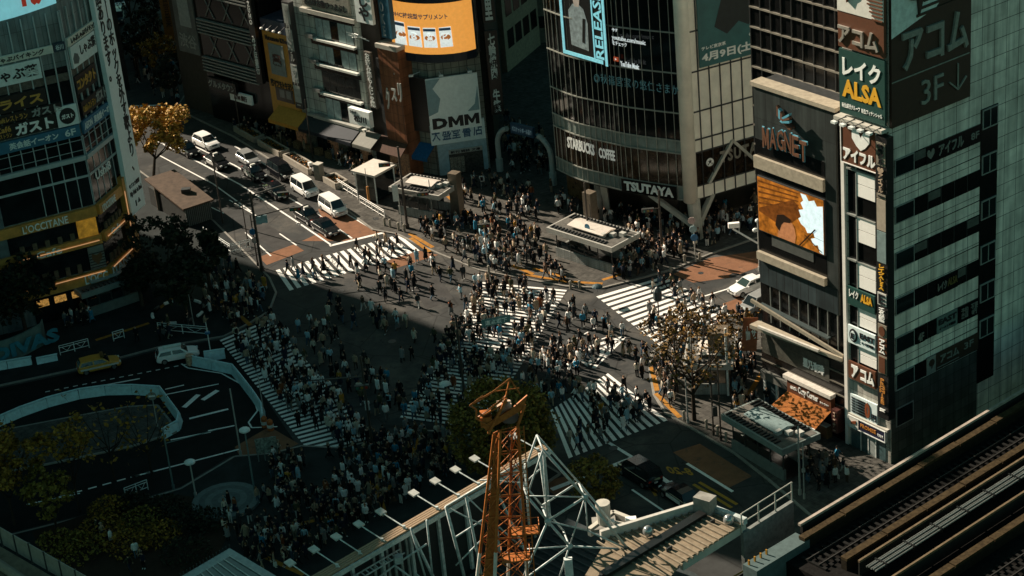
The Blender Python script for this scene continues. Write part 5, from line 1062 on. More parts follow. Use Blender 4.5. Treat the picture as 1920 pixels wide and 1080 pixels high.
# ================================================================ vehicles
TYRE = M('tyre', (.012, .012, .012), .8, .2); RIM = M('rim', (.35, .35, .34), .3, .1, metal=.8)
CARGL = M('car_glass', (.010, .016, .018), .06, .2, spec=.8); HEADL = M('headlight_glass', (.55, .56, .55), .15, .1); TAIL = M('tail_light', (.25, .02, .012), .25, .1); PLATE = M('number_plate', (.5, .5, .46), .5, .05)
PCHROME = M('grille_chrome', (.3, .3, .3), .2, .1, metal=.8)
CARP = {'white': M('car_white', (.70, .70, .68), .22, .04), 'black': M('car_black', (.008, .009, .011), .10, .1, spec=.8), 'silver': M('car_silver', (.33, .34, .34), .22, .06, metal=.4), 'navy': M('car_navy', (.02, .03, .045), .2, .1), 'yellow': M('car_yellow', (.46, .23, .03), .3, .08)}
CAR = {  # length, width, height, body line z, bonnet z, (rear glass base, rear roof, front roof, windscreen base) as fractions from the tail, tail z
    'minivan': (4.75, 1.82, 1.86, .98, .98, (.005, .05, .69, .84), .98), 'sedan': (4.7, 1.76, 1.46, .92, .86, (.13, .27, .55, .72), .92), 'taxi': (4.6, 1.72, 1.52, .93, .86, (.14, .25, .57, .71), .92), 'hatch': (4.3, 1.72, 1.52, .93, .87, (.03, .14, .56, .74), .93),
    'suv': (4.6, 1.82, 1.66, 1.02, .98, (.03, .12, .58, .74), 1.02), 'wagon': (4.5, 1.7, 1.45, .9, .84, (.02, .10, .60, .75), .9)}
def make_car(kind, paint, label, cat, extras=()):
    L, W, H, zs, zh, (g0, g1, g2, g3), ztail = CAR[kind]; L *= .93; W *= .95; H *= .96
    root = thing({'taxi': 'taxi', 'minivan': 'minivan', 'sedan': 'sedan_car', 'hatch': 'hatchback_car', 'suv': 'suv_car', 'wagon': 'estate_car'}[kind], label, cat); hw = W / 2; x = lambda f: (f - .5) * L
    # lower body: rounded cross sections along the length
    secs = [(0, .80, .42, ztail - .22), (.015, .92, .30, ztail - .03), (.06, .98, .24, ztail), (g0 + .06, 1, .2, zs), (g3 - .1, 1, .2, zs), (g3, .99, .2, (zs + zh) / 2 + .03), (g3 + (1 - g3) * .55, .97, .2, zh - .03), (.965, .90, .25, zh - .13), (.99, .80, .32, zh - .26), (1, .70, .40, zh - .40)]
    secs = sorted(secs); m = MB(); ring = []
    for f, w, zb, zt in secs:
        w *= hw; zm = zb + (zt - zb) * .55
        ring.append([(x(f), -w * .86, zb), (x(f), -w, zb + .14), (x(f), -w, zm), (x(f), -w * .95, zt - .06), (x(f), -w * .84, zt), (x(f), w * .84, zt), (x(f), w * .95, zt - .06), (x(f), w, zm), (x(f), w, zb + .14), (x(f), w * .86, zb)])
    k = len(ring[0])
    for a, b in zip(ring[:-1], ring[1:]):
        for i in range(k): j = (i + 1) % k; m.face([a[i], a[j], b[j], b[i]])
    m.face(ring[0][::-1]); m.face(ring[-1])
    # roof and pillars
    base = [(x(g0), zs - .03), (x(g1), H - .04), (x((g1 + g2) / 2), H), (x(g2), H - .03), (x(g3), (zs + zh) / 2)]; wb, wt = hw * .93, hw * .74
    lo = [(x(g0), zs - .03), (x(g3), zs - .05)]
    cs = [(x(g0), wb, zs - .02), (x(g1), wt, H - .05), (x((g1 + g2) / 2), wt * 1.02, H), (x(g2), wt, H - .04), (x(g3), wb, zs - .02)]
    for (xa, wa, za), (xb, wb_, zb_) in zip(cs[:-1], cs[1:]): m.face([(xa, -wa, za), (xb, -wb_, zb_), (xb, wb_, zb_), (xa, wa, za)])
    for s in (-1, 1): m.face([(a, s * w, z) for a, w, z in cs])
    body = m.build('body', CARP[paint], root, smooth=False)
    def quad(p, name, mat, off, par=root, sh=.08):
        p = [Vector(q) for q in p]; c = sum(p, Vector()) / len(p); nn = (p[1] - p[0]).cross(p[2] - p[0]).normalized()
        if nn.dot(c - Vector((0, 0, .6))) < 0: nn = -nn
        MB().prism([c + (q - c) * (1 - sh) + nn * -.01 for q in p], nn * (off + .01)).build(name, mat, par)
    quad([(cs[3][0], -wt, cs[3][2]), (cs[4][0], -cs[4][1], cs[4][2]), (cs[4][0], cs[4][1], cs[4][2]), (cs[3][0], wt, cs[3][2])], 'windscreen', CARGL, .012)
    quad([(cs[0][0], -cs[0][1], cs[0][2]), (cs[1][0], -wt, cs[1][2]), (cs[1][0], wt, cs[1][2]), (cs[0][0], cs[0][1], cs[0][2])], 'rear_window', CARGL, .012, sh=.14)
    for s in (-1, 1):
        xm = (cs[1][0] * .45 + cs[3][0] * .55); wm = wt + .0
        lo_z = zs + .03; f = (lo_z - cs[0][2]) / (H - cs[0][2])
        quad([(cs[0][0] + .15, s * cs[0][1], lo_z), (cs[1][0] + .08, s * (wt + .02), H - .13), (xm - .04, s * (wt + .02), H - .09), (xm - .04, s * (wb), lo_z)], 'side_window', CARGL, .014, sh=.04)
        quad([(xm + .04, s * wb, lo_z), (xm + .04, s * (wt + .02), H - .09), (cs[3][0] - .06, s * (wt + .02), H - .12), (cs[4][0] - .25, s * cs[4][1], lo_z)], 'side_window', CARGL, .014, sh=.04)
        MB().box((x(.972), s * hw * .66, zh - .2), .09, hw * .17, .08).build('headlight', HEADL, root); MB().box((x(.012), s * hw * .70, ztail - .12), .05, hw * .16, .1).build('tail_light', TAIL, root)
        MB().box((x(g3) - .25, s * (hw + .06), zs + .06), .07, .08, .06).build('mirror', CARP[paint] if paint != 'white' else CARP['white'], root)
        MB().box((x(.5), s * (hw + .003), .27), L * .27, .012, .05).build('sill_trim', TYRE, root)
        for f_ in (.18, .82):
            w = MB(); c = Vector((x(f_), s * (hw - .09), .31)); w.tube(c - Vector((0, .1, 0)), c + Vector((0, .1, 0)), .31, 14); wo = w.build('wheel', TYRE, root)
            r = MB(); r.tube(c + Vector((0, s * .098, 0)), c + Vector((0, s * .112, 0)), .20, 10); r.build('rim', RIM, wo)
    MB().box((x(.985), 0, zh - .28), .055, hw * .42, .07).build('grille', PCHROME if kind in ('minivan', 'sedan') else TYRE, root); MB().box((x(.996), 0, .44), .03, hw * .2, .07).build('number_plate', PLATE, root); MB().box((x(.992), 0, .31), .04, hw * .6, .045).build('bumper_intake', TYRE, root); MB().box((x(.0) - .0, 0, .62), .03, hw * .2, .07).build('number_plate', PLATE, root)
    if 'lamp' in extras: MB().box((x(.47), 0, H + .09), .13, .28, .08).build('roof_lamp', M('roof_lamp_white', (.6, .6, .55), .4, .05), root)
    if 'doorband' in extras:
        for s in (-1, 1): MB().wall(Face(Vector((x(.25), s * (hw + .004), 0)), Vector((1, 0, 0))), 0, L * .45, .45, .8, -.008, .008).build('door_band', M('taxi_band', (.5, .5, .48), .4, .1), root)
    if 'stripe' in extras:
        sm = M('stripe_pale', (.45, .46, .43), .5, .2, 8)
        for s in (-1, 1): MB().box((x(.5), s * (hw + .006), .62), L * .44, .012, .09).build('side_stripe', sm, root)
        MB().box((x(.6), 0, H + .1), .16, .5, .1).build('roof_bar', M('roof_bar_dark', (.08, .05, .01), .4), root)
    if 'pod' in extras: MB().tube((x(.2), 0, H + .12), (x(.62), 0, H + .12), .16, 10).build('roof_pod', M('pod_pale', (.45, .52, .5), .4, .1), root)
    return root
def place_car(o, px, to, z=0.0):
    a, b = G(*px), G(*to); o.location = (a.x, a.y, z + gz(a.x, a.y) * 0); d = b - a; o.rotation_euler = (0, 0, math.atan2(d.y, d.x))
CG = 'cars waiting at the stop line of the upper road'
cars = [('minivan', 'white', (573, 362), (638, 405), 'white minivan with dark glass, behind another white minivan in the planter side lane', 'van', ()), ('minivan', 'white', (626, 398), (690, 441), 'white minivan first in its lane, nose on the red road surface', 'van', ()),
        ('taxi', 'black', (578, 413), (645, 455), 'black taxi with a white roof lamp, close behind a black sedan at the stop line', 'taxi', ('lamp',)), ('sedan', 'black', (612, 435), (670, 472), 'glossy black sedan at the head of the middle lane by the stop line', 'car', ()),
        ('minivan', 'black', (528, 330), (590, 370), 'black minivan beside the planters, behind two white minivans', 'van', ()), ('sedan', 'black', (519, 366), (590, 415), 'black sedan in the middle lane, beside the rear white minivan', 'car', ()),
        ('taxi', 'black', (478, 332), (540, 375), 'black taxi with a white door band, directly behind the lone black sedan', 'taxi', ('lamp', 'doorband')), ('taxi', 'black', (408, 311), (470, 345), 'black taxi with a white door band alone in its lane near the yellow tree', 'taxi', ('lamp', 'doorband')),
        ('hatch', 'silver', (467, 306), (530, 345), 'silver grey hatchback behind the black minivan', 'car', ()), ('suv', 'white', (388, 275), (450, 306), 'white sports utility car last in the queue on the upper road', 'car', ()),
        ('taxi', 'black', (352, 288), (410, 318), 'black taxi half under the yellow tree crown', 'taxi', ('lamp', 'doorband'))]
for kind, paint, p, q, lab, cat, ex in cars:
    o = make_car(kind, paint, lab, cat, ex); o['group'] = CG; place_car(o, p, q)
o = make_car('wagon', 'yellow', 'yellow road patrol estate with a pale side stripe and roof bar on the bus road', 'car', ('stripe',)); place_car(o, (187, 692), (245, 679))
o = make_car('wagon', 'white', 'white estate car with a long roof pod beside the pale crash barriers', 'car', ('pod',)); place_car(o, (334, 673), (380, 664))
o = make_car('sedan', 'white', 'white sedan entering beside the slate shopping building', 'car'); place_car(o, (1404, 545), (1360, 562))
o = make_car('minivan', 'silver', 'silver van with black glass half hidden behind the slate shopping building', 'van'); place_car(o, (1424, 580), (1392, 595))
o = make_car('minivan', 'black', 'black minivan with shining edges on the near road in the shade', 'van'); place_car(o, (1200, 897), (1168, 877))
o = make_car('taxi', 'black', 'black taxi with a pale door panel on the near road, behind the black minivan', 'taxi', ('doorband',)); place_car(o, (1276, 940), (1240, 915))
o = make_car('minivan', 'navy', 'dark van far up the side street behind the white banner', 'van'); place_car(o, (223, 40), (222, 70))
o = make_car('hatch', 'white', 'small white car far up the side street behind the white banner', 'car'); place_car(o, (226, 12), (225, 40))

# ================================================================ subway entrances and shelters
TILEK = tiled('kiosk_tiles', (.58, -.81, 0), .3, .2, (.30, .31, .29), (.16, .17, .16), .4, .08, .012)
def oriented(F): return math.atan2(F.d.y, F.d.x)
def entrance(pA, pB, depth, h, label, roofpx=None, solar=True, tower=None, name='subway_entrance', dark=False):
    """canopied stair entrance: pA, pB the near bottom corners (photo pixels), depth metres away from the camera"""
    a, b = flat(G(*pA)), flat(G(*pB)); F = Face(a, b - a); W = (b - a).length; t = thing(name, label, 'subway entrance', a + (b - a) / 2 - F.n * depth / 2 + Z * .13)
    wallm = TILEK if not dark else M('kiosk_tile_shaded', (.13, .15, .14), .4, .2)  # dark entrances use copies with the shade put into their colour
    MB().wall(F, 0, W, .13, 1.15, -.25, 0).build('parapet', wallm, t); MB().wall(F, 0, W, .13, 1.15, -depth, -depth + .25).build('parapet', wallm, t); MB().wall(F, 0, .25, .13, 1.15, -depth + .25, -.25).build('end_wall', wallm, t)
    MB().wall(F, .25, W, .10, .16, -depth + .25, -.25).build('stair_well', BLACK, t)
    for i in range(5):
        for o in (-.12, -depth + .12): u = .15 + (W - .3) * i / 4; MB().bar(F.w(u, 1.15, o), F.w(u, h, o), .12).build('post', DGREY, t)
    for o in (-.12, -depth + .12): MB().wall(F, .2, W * .75, 1.2, 2.0, o - .02, o + .02).build('glass_side', CARGL, t)
    e = .55; roof = M('kiosk_fascia', (.34, .33, .30), .5, .15) if not dark else M('kiosk_fascia_shaded', (.16, .19, .18), .5, .15)
    m = MB(); m.wall(F, -e, W + e, h, h + .55, -depth - e, e); r = m.build('roof', [roof], t)
    MB().wall(F, -e + .2, W + e - .2, h + .55, h + .57, -depth - e + .2, e - .2).build('roof_deck', M('roof_felt', (.10, .095, .085), .8, .3, 3), t)
    n = int(W / .45)
    for o in (-depth - e + .5, -depth - e + 1.0, e - .5):
        mm = MB()
        for i in range(n): mm.wall(F, -e + .4 + i * .45, -e + .55 + i * .45, h + .57, h + .70, o - .3, o + .3)
        mm.build('roof_slats', DGREY if not dark else BLACK, r)
    if solar:
        m = MB(); u0, u1 = W * .18, W * .8; m.prism([F.w(u0, h + .85, -depth * .15), F.w(u1, h + .85, -depth * .15), F.w(u1, h + 1.05, -depth * .55), F.w(u1, h + .85, -depth * .8), F.w(u0, h + .85, -depth * .8), F.w(u0, h + 1.05, -depth * .55)], Z * .08)
        m.build('roof_light', M('roof_light_white', (.55, .5, .45), .4, .1) if not dark else M('roof_light_shaded', (.18, .24, .24), .3, .15), t)
    if tower is not None:
        u, o = tower; MB().wall(F, u, u + 1.3, .13, h + 2.6, o - .8, o).build('vent_tower', M('vent_bronze', (.17, .135, .10), .35, .2, metal=.3), t)
    for i in range(3): MB().box(F.w(W * (.75 + .1 * i), h + .75, -depth * (.3 + .2 * i)), .3, .25, .2, oriented(F)).build('roof_unit', M('unit_pale', (.4, .4, .37), .5, .1), t)
    return t, F, W
t, F, W = entrance((748, 404), (826, 419), 3.0, 3.0, 'white roofed subway entrance with a bronze vent tower beside the glass lift cabin', tower=None)
MB().wall(F, W - .2, W + .9, .13, 4.9, -3.4, -2.4).build('vent_tower', M('vent_bronze', (.17, .135, .10), .35, .2, metal=.3), t)
t, F, W = entrance((1043, 482), (1150, 517), 3.2, 2.9, 'white roofed subway entrance in front of the glass drum, crowded on all sides')
MB().wall(F, .6, 1.7, .13, 6.0, -4.9, -3.9).build('vent_tower', M('vent_bronze', (.17, .135, .10), .35, .2, metal=.3), t)
em = MB(); shape([disc(16)])(em, F, W * .45, W * .45 + .7, 3.7, 4.4, -.9); em.build('round_emblem', BLUE, t)
t, F, W = entrance((1296, 742), (1366, 742), 4.2, 2.9, 'subway entrance with a brown vent tower behind the bare street tree', solar=True)
MB().wall(F, W * .48, W + .05, .13, 5.6, -2.9, -1.2).build('vent_tower', M('vent_bronze', (.17, .135, .10), .35, .2, metal=.3), t)
MB().bar(F.w(.1, .2, .3), F.w(.1, 6.6, .3), .18).build('frame_post', OFFW, t); MB().bar(F.w(W, .2, .3), F.w(W, 6.9, .3), .18).build('frame_post', OFFW, t)
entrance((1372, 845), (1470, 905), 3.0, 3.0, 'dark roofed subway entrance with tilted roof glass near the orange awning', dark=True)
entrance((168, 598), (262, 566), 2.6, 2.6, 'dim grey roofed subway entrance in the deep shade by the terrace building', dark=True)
# lift cabin
def cabin():
    a, b = flat(G(672, 375)), flat(G(708, 384)); F = Face(a, b - a); W = (b - a).length; d = 3.2; h = 3.4; t = thing('lift_cabin', 'glass walled lift cabin with a flat pale roof between the planter and the subway entrance', 'lift', a - F.n * d / 2)
    MB().wall(F, -.3, W + .3, h, h + .25, -d - .3, .3).build('roof', M('cabin_roof', (.52, .48, .43), .6, .1), t)
    for u in (0, W): 
        for o in (0, -d): MB().bar(F.w(u, .1, o), F.w(u, h, o), .14).build('post', OFFW, t)
    MB().wall(F, .1, W - .1, .4, h - .1, -.06, -.02).build('glass_wall', M('cabin_glass', (.05, .06, .055), .08, .4, 1.5), t); MB().wall(F, W - .06, W - .02, .4, h - .1, -d + .1, -.1).build('glass_wall', GLASS, t); MB().wall(F, .02, .06, .4, h - .1, -d + .1, -.1).build('glass_wall', M('cabin_glass', (.05, .06, .055), .08, .4, 1.5), t)
    MB().wall(F, W * .35, W * .65, .2, 2.6, -1.8, -1.2).build('lift_car', M('lift_steel', (.2, .19, .16), .3, .2, metal=.4), t)
    MB().wall(F, -.9, -.3, 2.7, 2.85, -2, -.6).build('door_canopy', OFFW, t)
cabin()
# stair housing by the yellow tree
def housing():
    a, b = flat(G(352, 428)), flat(G(400, 412)); F = Face(a, b - a); W = (b - a).length; e = flat(G(284, 385)); dd = (e - a); L = dd.length; dn = dd.normalized()
    t = thing('stair_housing', 'long low brown roofed stair housing with a ribbed pale end beside the upper road', 'subway entrance', a)
    q = [a, b, b + dn * L * .95, a + dn * L]; MB().prism([p + Z * .1 for p in q], Z * 2.2).build('wall', M('housing_wall', (.03, .032, .03), .6, .3), t)
    MB().prism([a - F.d * .3 + F.n * .3 + Z * 2.3, b + F.d * .3 + F.n * .3 + Z * 2.3, b + dn * L + F.d * .3 + Z * 3.2, a + dn * L - F.d * .3 + Z * 3.2], Z * .18).build('roof', M('housing_roof', (.075, .05, .034), .7, .3, 1.5), t)
    mm = MB()
    for i in range(14): mm.wall(F, W * i / 14, W * i / 14 + .1, .2, 2.2, .02, .1)
    mm.build('ribs', M('housing_rib', (.12, .13, .12), .5), t); MB().box(a + dn * L * .35 + (b - a) * .6 + Z * 2.95, .5, .35, .3).build('roof_unit', DGREY, t)
    MB().tube(a + dn * L * .8 + F.n * .4 + Z * .1, a + dn * L * .8 + F.n * .4 + Z * 2.9, .25, 10).build('pillar', M('vent_bronze', (.17, .135, .10), .35, .2, metal=.3), t)
housing()

# ================================================================ barriers, planters, railings
def at(x, y): p = G(x, y); p.z = gz(p.x, p.y); return p
BARR = M('barrier_pale_blue', (.42, .60, .64), .5, .18)
def barrier(pts, label, h=.85, w=.42):
    q = [at(*p) for p in pts]; t = thing('crash_barrier', label, 'barrier', q[0])
    for a, b in zip(q[:-1], q[1:]):
        n = max(1, round((b - a).length / 2.2))
        for i in range(n):
            p, r = a.lerp(b, i / n), a.lerp(b, (i + .97) / n); m = MB(); d = (r - p).normalized(); s = Vector((-d.y, d.x, 0)) * w / 2
            m.prism([p - s * 1.2, p + s * 1.2, p + s * .8 + Z * h * .5, p + s * .55 + Z * h, p - s * .55 + Z * h, p - s * .8 + Z * h * .5], r - p); m.build('block', BARR, t)
        MB().tube(a + Z * (h + .12), b + Z * (h + .12), .07, 6).build('top_rail', BARR, t)
barrier([(-20, 806), (40, 780), (90, 762), (150, 746), (200, 739), (250, 738), (302, 741), (322, 768), (338, 790), (334, 806), (306, 822)], 'long curved row of pale blue crash barriers round the traffic island')
barrier([(362, 684), (400, 692), (438, 700), (456, 722), (476, 748), (492, 772), (494, 792)], 'pale blue crash barriers turning down beside the zebra crossing'); barrier([(384, 676), (424, 670)], 'short straight pale blue crash barrier behind the chequered drum'); barrier([(-30, 700), (62, 684)], 'low pale crash barrier under the teal lettered hoarding', .7); barrier([(70, 684), (110, 676)], 'short low pale crash barrier carrying a small board', .5)
def railing(a, b, label, n=2, h=1.0, mat=OFFW, name='railing', fancy=True):
    a, b = at(*a), at(*b); t = thing(name, label, 'railing', a)
    for i in range(n + 1): MB().tube(a.lerp(b, i / n), a.lerp(b, i / n) + Z * h, .045, 6).build('post', mat, t)
    for z in (h, h * .78, h * .25): MB().tube(a + Z * z, b + Z * z, .035, 5).build('rail', mat, t)
    if fancy:
        m = MB()
        for i in range(n): 
            p, q = a.lerp(b, (i + .2) / n), a.lerp(b, (i + .8) / n); c = a.lerp(b, (i + .5) / n); m.tube(p + Z * h * .75, c + Z * h * .3, .025, 4); m.tube(c + Z * h * .3, q + Z * h * .75, .025, 4)
        m.build('ornament', mat, t)
railing((298, 624), (390, 632), 'white ornamental railing along the bus stop, longest of the three', 2); railing((114, 668), (168, 654), 'white ornamental railing by the teal lettered hoarding', 2); railing((214, 642), (234, 636), 'very short white ornamental railing on the bus road kerb', 1); railing((236, 934), (278, 918), 'dim white railing at the far side of the plaza shrubs', 2)
railing((634, 352), (672, 376), 'white and black roadside railing between the planter and the lift cabin', 4, mat=WHITE); railing((676, 384), (722, 412), 'white and black roadside railing past the lift cabin', 4, mat=WHITE)
railing((384, 445), (434, 478), 'dark railing with a pale top bar round the pavement stair', 3, 1.1); railing((434, 478), (470, 466), 'short dark railing closing the pavement stair', 2, 1.1)
def planter(pts, w, label, flowers=True):
    a, b = at(*pts[0]), at(*pts[1]); d = (b - a).normalized(); s = Vector((-d.y, d.x, 0)) * w; t = thing('planter', label, 'planter', (a + b) / 2); q = [a, b, b + s, a + s]
    st = M('planter_stone', (.27, .245, .205), .7, .2)
    m = MB()
    for p, r in zip(q, q[1:] + q[:1]): m.bar(p + Z * .35, r + Z * .35, .22, .75)
    m.build('stone_wall', st, t); MB().prism([p + Z * .05 for p in q], Z * .45).build('soil', M('soil', (.03, .02, .014), .9), t)
    R = random.Random(5); m = MB(); L = (b - a).length
    for i in range(int(L * 26)):
        c = a + d * R.uniform(.2, L - .2) + s.normalized() * R.uniform(.2, w - .2) + Z * R.uniform(.5, .85); m.cur = R.choice((0, 0, 0, 1, 1, 2)); leaf(m, c, R.uniform(.1, .2), R)
    tag(m.build('flowers', [M('planter_leaf', (.03, .035, .015), .7), M('flower_orange', (.32, .13, .02), .6), M('planter_dry', (.06, .04, .02), .7)], t), kind='stuff')
def leaf(m, c, s, R):
    a = Vector((R.uniform(-1, 1), R.uniform(-1, 1), R.uniform(-.6, .6))).normalized(); b = a.cross(Vector((R.uniform(-1, 1), R.uniform(-1, 1), R.uniform(-1, 1)))).normalized()
    m.face([c - a * s, c + b * s * .6, c + a * s, c - b * s * .6])
planter(((608, 343), (631, 357)), 1.5, 'stone planter with orange flowers by the white minivan'); planter(((533, 302), (580, 330)), 1.3, 'long stone planter with dark shrubs beside the upper road'); planter(((485, 274), (525, 297)), 1.3, 'long stone planter farther up the road'); planter(((440, 248), (478, 270)), 1.3, 'stone planter highest up the road, under the drugstore')
p = at(600, 338); t = thing('stone_pillar', 'square brown stone pillar at the end of the long planter', 'pillar', p); MB().box(p + Z * .95, .42, .42, .95, .9).build('shaft', M('planter_stone', (.27, .245, .205), .7, .2), t); MB().box(p + Z * 1.93, .46, .46, .05, .9).build('cap', BEIGE, t)
# scooter and cart by the pillar
def scooter(px, to, label):
    t = thing('scooter', label, 'scooter', at(*px)); m = MB(); b = MB(); l = t.location; c = Vector(l); d = (at(*to) - c).normalized()
    for s in (-.55, .55): 
        side = Vector((-d.y, d.x, 0)); w = c + d * s + Z * .25; MB().tube(w - side * .06, w + side * .06, .25, 12).build('wheel', TYRE, t)
    MB().bar(c - d * .6 + Z * .6, c + d * .05 + Z * .5, .35, .4).build('body', CARP['white'], t); MB().bar(c + d * .55 + Z * .3, c + d * .4 + Z * 1.05, .3, .1).build('leg_shield', CARP['white'], t); MB().bar(c + d * .05 + Z * .35, c + d * .5 + Z * .35, .3, .08).build('footboard', TYRE, t); MB().bar(c - d * .5 + Z * .85, c + d * .0 + Z * .83, .28, .1).build('saddle', TYRE, t)
    side = Vector((-d.y, d.x, 0)); MB().tube(c + d * .38 - side * .3 + Z * 1.08, c + d * .38 + side * .3 + Z * 1.08, .03, 6).build('handlebar', DGREY, t); MB().box(c - d * .62 + Z * 1.05, .2, .2, .2, math.atan2(d.y, d.x)).build('box', WHITE, t)
scooter((588, 328), (600, 336), 'white delivery scooter with a top box parked by the stone pillar')
# bollards
bp = None
BM = M('bollard_stone', (.24, .22, .18), .6, .15)
BG = 'stone bollards along the crossing kerb'
for i, (x, y) in enumerate([(732, 428), (748, 434), (759, 437), (1070, 542), (1087, 542), (1258, 516), (1284, 495), (1312, 489), (880, 500), (917, 513), (722, 425), (1233, 682), (1283, 790), (1325, 806), (1346, 818), (1362, 830), (1384, 838)]):
    c = at(x, y); near = ['by the stop line', 'in front of the first subway entrance', 'in front of the white entrance of the drum', 'at the kerb by the white sedan', 'on the kerb under the bare tree'][0 if x < 735 else 1 if x < 800 else 2 if x < 1100 else 3 if x < 1320 and y < 600 else 4]
    if bp is None:
        bp = thing('bollard', '', 'bollard', c, BG); MB().lathe(c, [(.13, 0), (.125, .72), (.15, .76), (.15, .82), (.1, .92), (.0, .94)], 10).build('post', BM, bp); o = bp
    else: o = copy_tree(bp); o.location = c
    o['label'] = 'round topped grey stone bollard ' + near; o['group'] = 'bollards ' + near

# ================================================================ poles, signals, lamps
POLE = M('pole_dark_brown', (.035, .028, .022), .5, .2); PALEP = M('pole_pale', (.30, .30, .28), .5, .15); TEALP = M('pole_teal', (.10, .15, .15), .5, .15)
SIG = M('signal_case', (.03, .032, .03), .5)
def pole(px, h, label, mat=POLE, r=.12, name='lamp_post', cat='street lamp', arms=(), head=None, r2=None):
    b = at(*px); t = thing(name, label, cat, b); MB().tube(b, b + Z * h, r, 8, r2 or r * .75).build('pole', mat, t); MB().tube(b, b + Z * .5, r * 1.6, 8).build('base', mat, t)
    for (z, dx, dy, dz) in arms:  # arm in picture sense: dx to the right, dy towards the camera
        MB().tube(b + Z * z, b + Vector((dx, -dy, z + dz)), r * .5, 6).build('arm', mat, t)
    return t, b
def signal(t, p, dirx=1):
    c = MB(); c.box(p, .62, .16, .2); s = c.build('signal_head', SIG, t)
    for i, m_ in enumerate((M('lens_green', (.02, .12, .09), .3), M('lens_amber', (.2, .11, .01), .3), M('lens_red', (.25, .02, .01), .3))): MB().tube(p + Vector((-.38 + .38 * i, -.16, 0)), p + Vector((-.38 + .38 * i, -.2, 0)), .13, 10).build('lens', m_, s)
t, b = pole((492, 510), 9.0, 'dark brown signal mast with a long arm over the upper road', name='signal_mast', cat='traffic light', r=.16, arms=((8.6, 3.6, -.8, .5), (8.0, -1.8, .6, .3))); signal(t, b + Vector((3.4, -.6, 8.7)))
MB().tube(b + Z * 6.2, b + Vector((4.2, .8, 6.6)), .07, 6).build('arm', POLE, t); signal(t, b + Vector((4.3, .6, 6.4)))
t, b = pole((484, 500), 6.0, 'dark pole carrying two blue plates and round road signs by the upper road', name='road_sign', cat='road sign', r=.08); pl = M('plate_teal_white', (.25, .36, .38), .5, .3, 4)
MB().box(b + Vector((1.4, -.1, 5.4)), .32, .03, .45).build('plate', pl, t); MB().box(b + Vector((.8, -.1, 5.3)), .28, .03, .45).build('plate', pl, t); MB().tube(b + Vector((.0, -.12, 4.1)), b + Vector((0, -.16, 4.1)), .36, 14).build('round_plate', M('plate_blue', (.02, .12, .25), .4), t); MB().tube(b + Vector((.1, -.12, 3.1)), b + Vector((.1, -.16, 3.1)), .36, 14).build('round_plate', M('plate_ring', (.4, .3, .28), .4, .4, 6), t); MB().tube(b + Z * 5.2, b + Vector((1.7, -.1, 5.5)), .04, 5).build('arm', POLE, t)
pole((418, 418), 8.5, 'slender dark pole by the stair housing', r=.09); pole((466, 462), 5.5, 'short dark pole on the pavement corner by the signal mast', r=.07); pole((452, 255), 7, 'slender lamp post in front of the drugstore', r=.07); pole((587, 300), 7.5, 'dark lamp post behind the long stone planters', r=.08)
t, b = pole((764, 430), 9.5, 'tall dark mast beside the first white roofed subway entrance', name='signal_mast', cat='traffic light', r=.15, arms=((7.5, -1.5, .3, .3),)); signal(t, b + Vector((-1.6, -.3, 7.7))); signal(t, b + Vector((2.1, -.4, 4.0))); MB().tube(b + Z * 4.1, b + Vector((2.0, -.3, 4.1)), .05, 5).build('arm', POLE, t)
t, b = pole((754, 425), 4.8, 'pole with a tall white notice plate by the first subway entrance', name='notice_pole', cat='sign', r=.06, mat=PALEP); MB().box(b + Vector((-.3, -.12, 3.9)), .3, .03, .95).build('plate', M('notice_white', (.45, .48, .46), .5, .2, 6), t)
pole((812, 412), 4.6, 'thin pale pole at the corner of the first subway entrance', mat=PALEP, r=.07, name='signal_pole', cat='pole'); t, b = pole((693, 386), 4.4, 'thin pole with an orange sleeve by the lift cabin', mat=PALEP, r=.05, name='sleeved_pole', cat='pole'); MB().tube(b + Z * .3, b + Z * 2.2, .14, 8).build('sleeve', M('sleeve_orange', (.45, .2, .06), .6), t)
t, b = pole((1106, 478), 8.0, 'dark mast rising through the crowd beside the second subway entrance', r=.12); t, b = pole((1112, 468), 5, 'thin pole behind the second subway entrance', r=.06, name='signal_pole', cat='pole'); t, b = pole((1242, 480), 7.2, 'dark signal mast in front of the drum arcade', name='signal_mast', cat='traffic light', r=.13, arms=((5.2, -1.4, .2, .1),)); signal(t, b + Vector((-1.2, -.2, 5.2)))
t, b = pole((1304, 490), 4.9, 'white pole with stacked round road signs in front of the slanted pillar', name='road_sign', cat='road sign', r=.07, mat=PALEP)
for i, mt in enumerate((M('plate_ring', (.4, .3, .28), .4, .4, 6), pl, M('plate_blue', (.02, .12, .25), .4))): MB().tube(b + Vector((-.2 + .1 * i, -.12, 4.6 - .95 * i)), b + Vector((-.2 + .1 * i, -.17, 4.6 - .95 * i)), .38, 14).build('round_plate', mt, t)
t, b = pole((915, 500), 5.2, 'pale pole with a small signal at the far end of the long zebra crossing', name='signal_pole', cat='traffic light', r=.07, mat=PALEP); signal(t, b + Vector((0, -.2, 4.6)))
t, b = pole((1424, 508), 5.4, 'white post with a sloping barrier arm and floodlights by the shopping building', name='light_post', cat='street lamp', r=.09, mat=PALEP); MB().bar(b + Vector((0, 0, 3.0)), b + Vector((-2.4, .6, 4.6)), .14).build('arm', WHITE, t); MB().box(b + Vector((-2.3, .6, 5.0)), .55, .2, .25).build('lamp_head', WHITE, t)
for dx, dz in ((0, 5.6), (-.3, 4.6), (.4, 4.4)): MB().ball(b + Vector((dx, -.2, dz)), .3, .25, .22).build('lamp_head', OFFW, t)
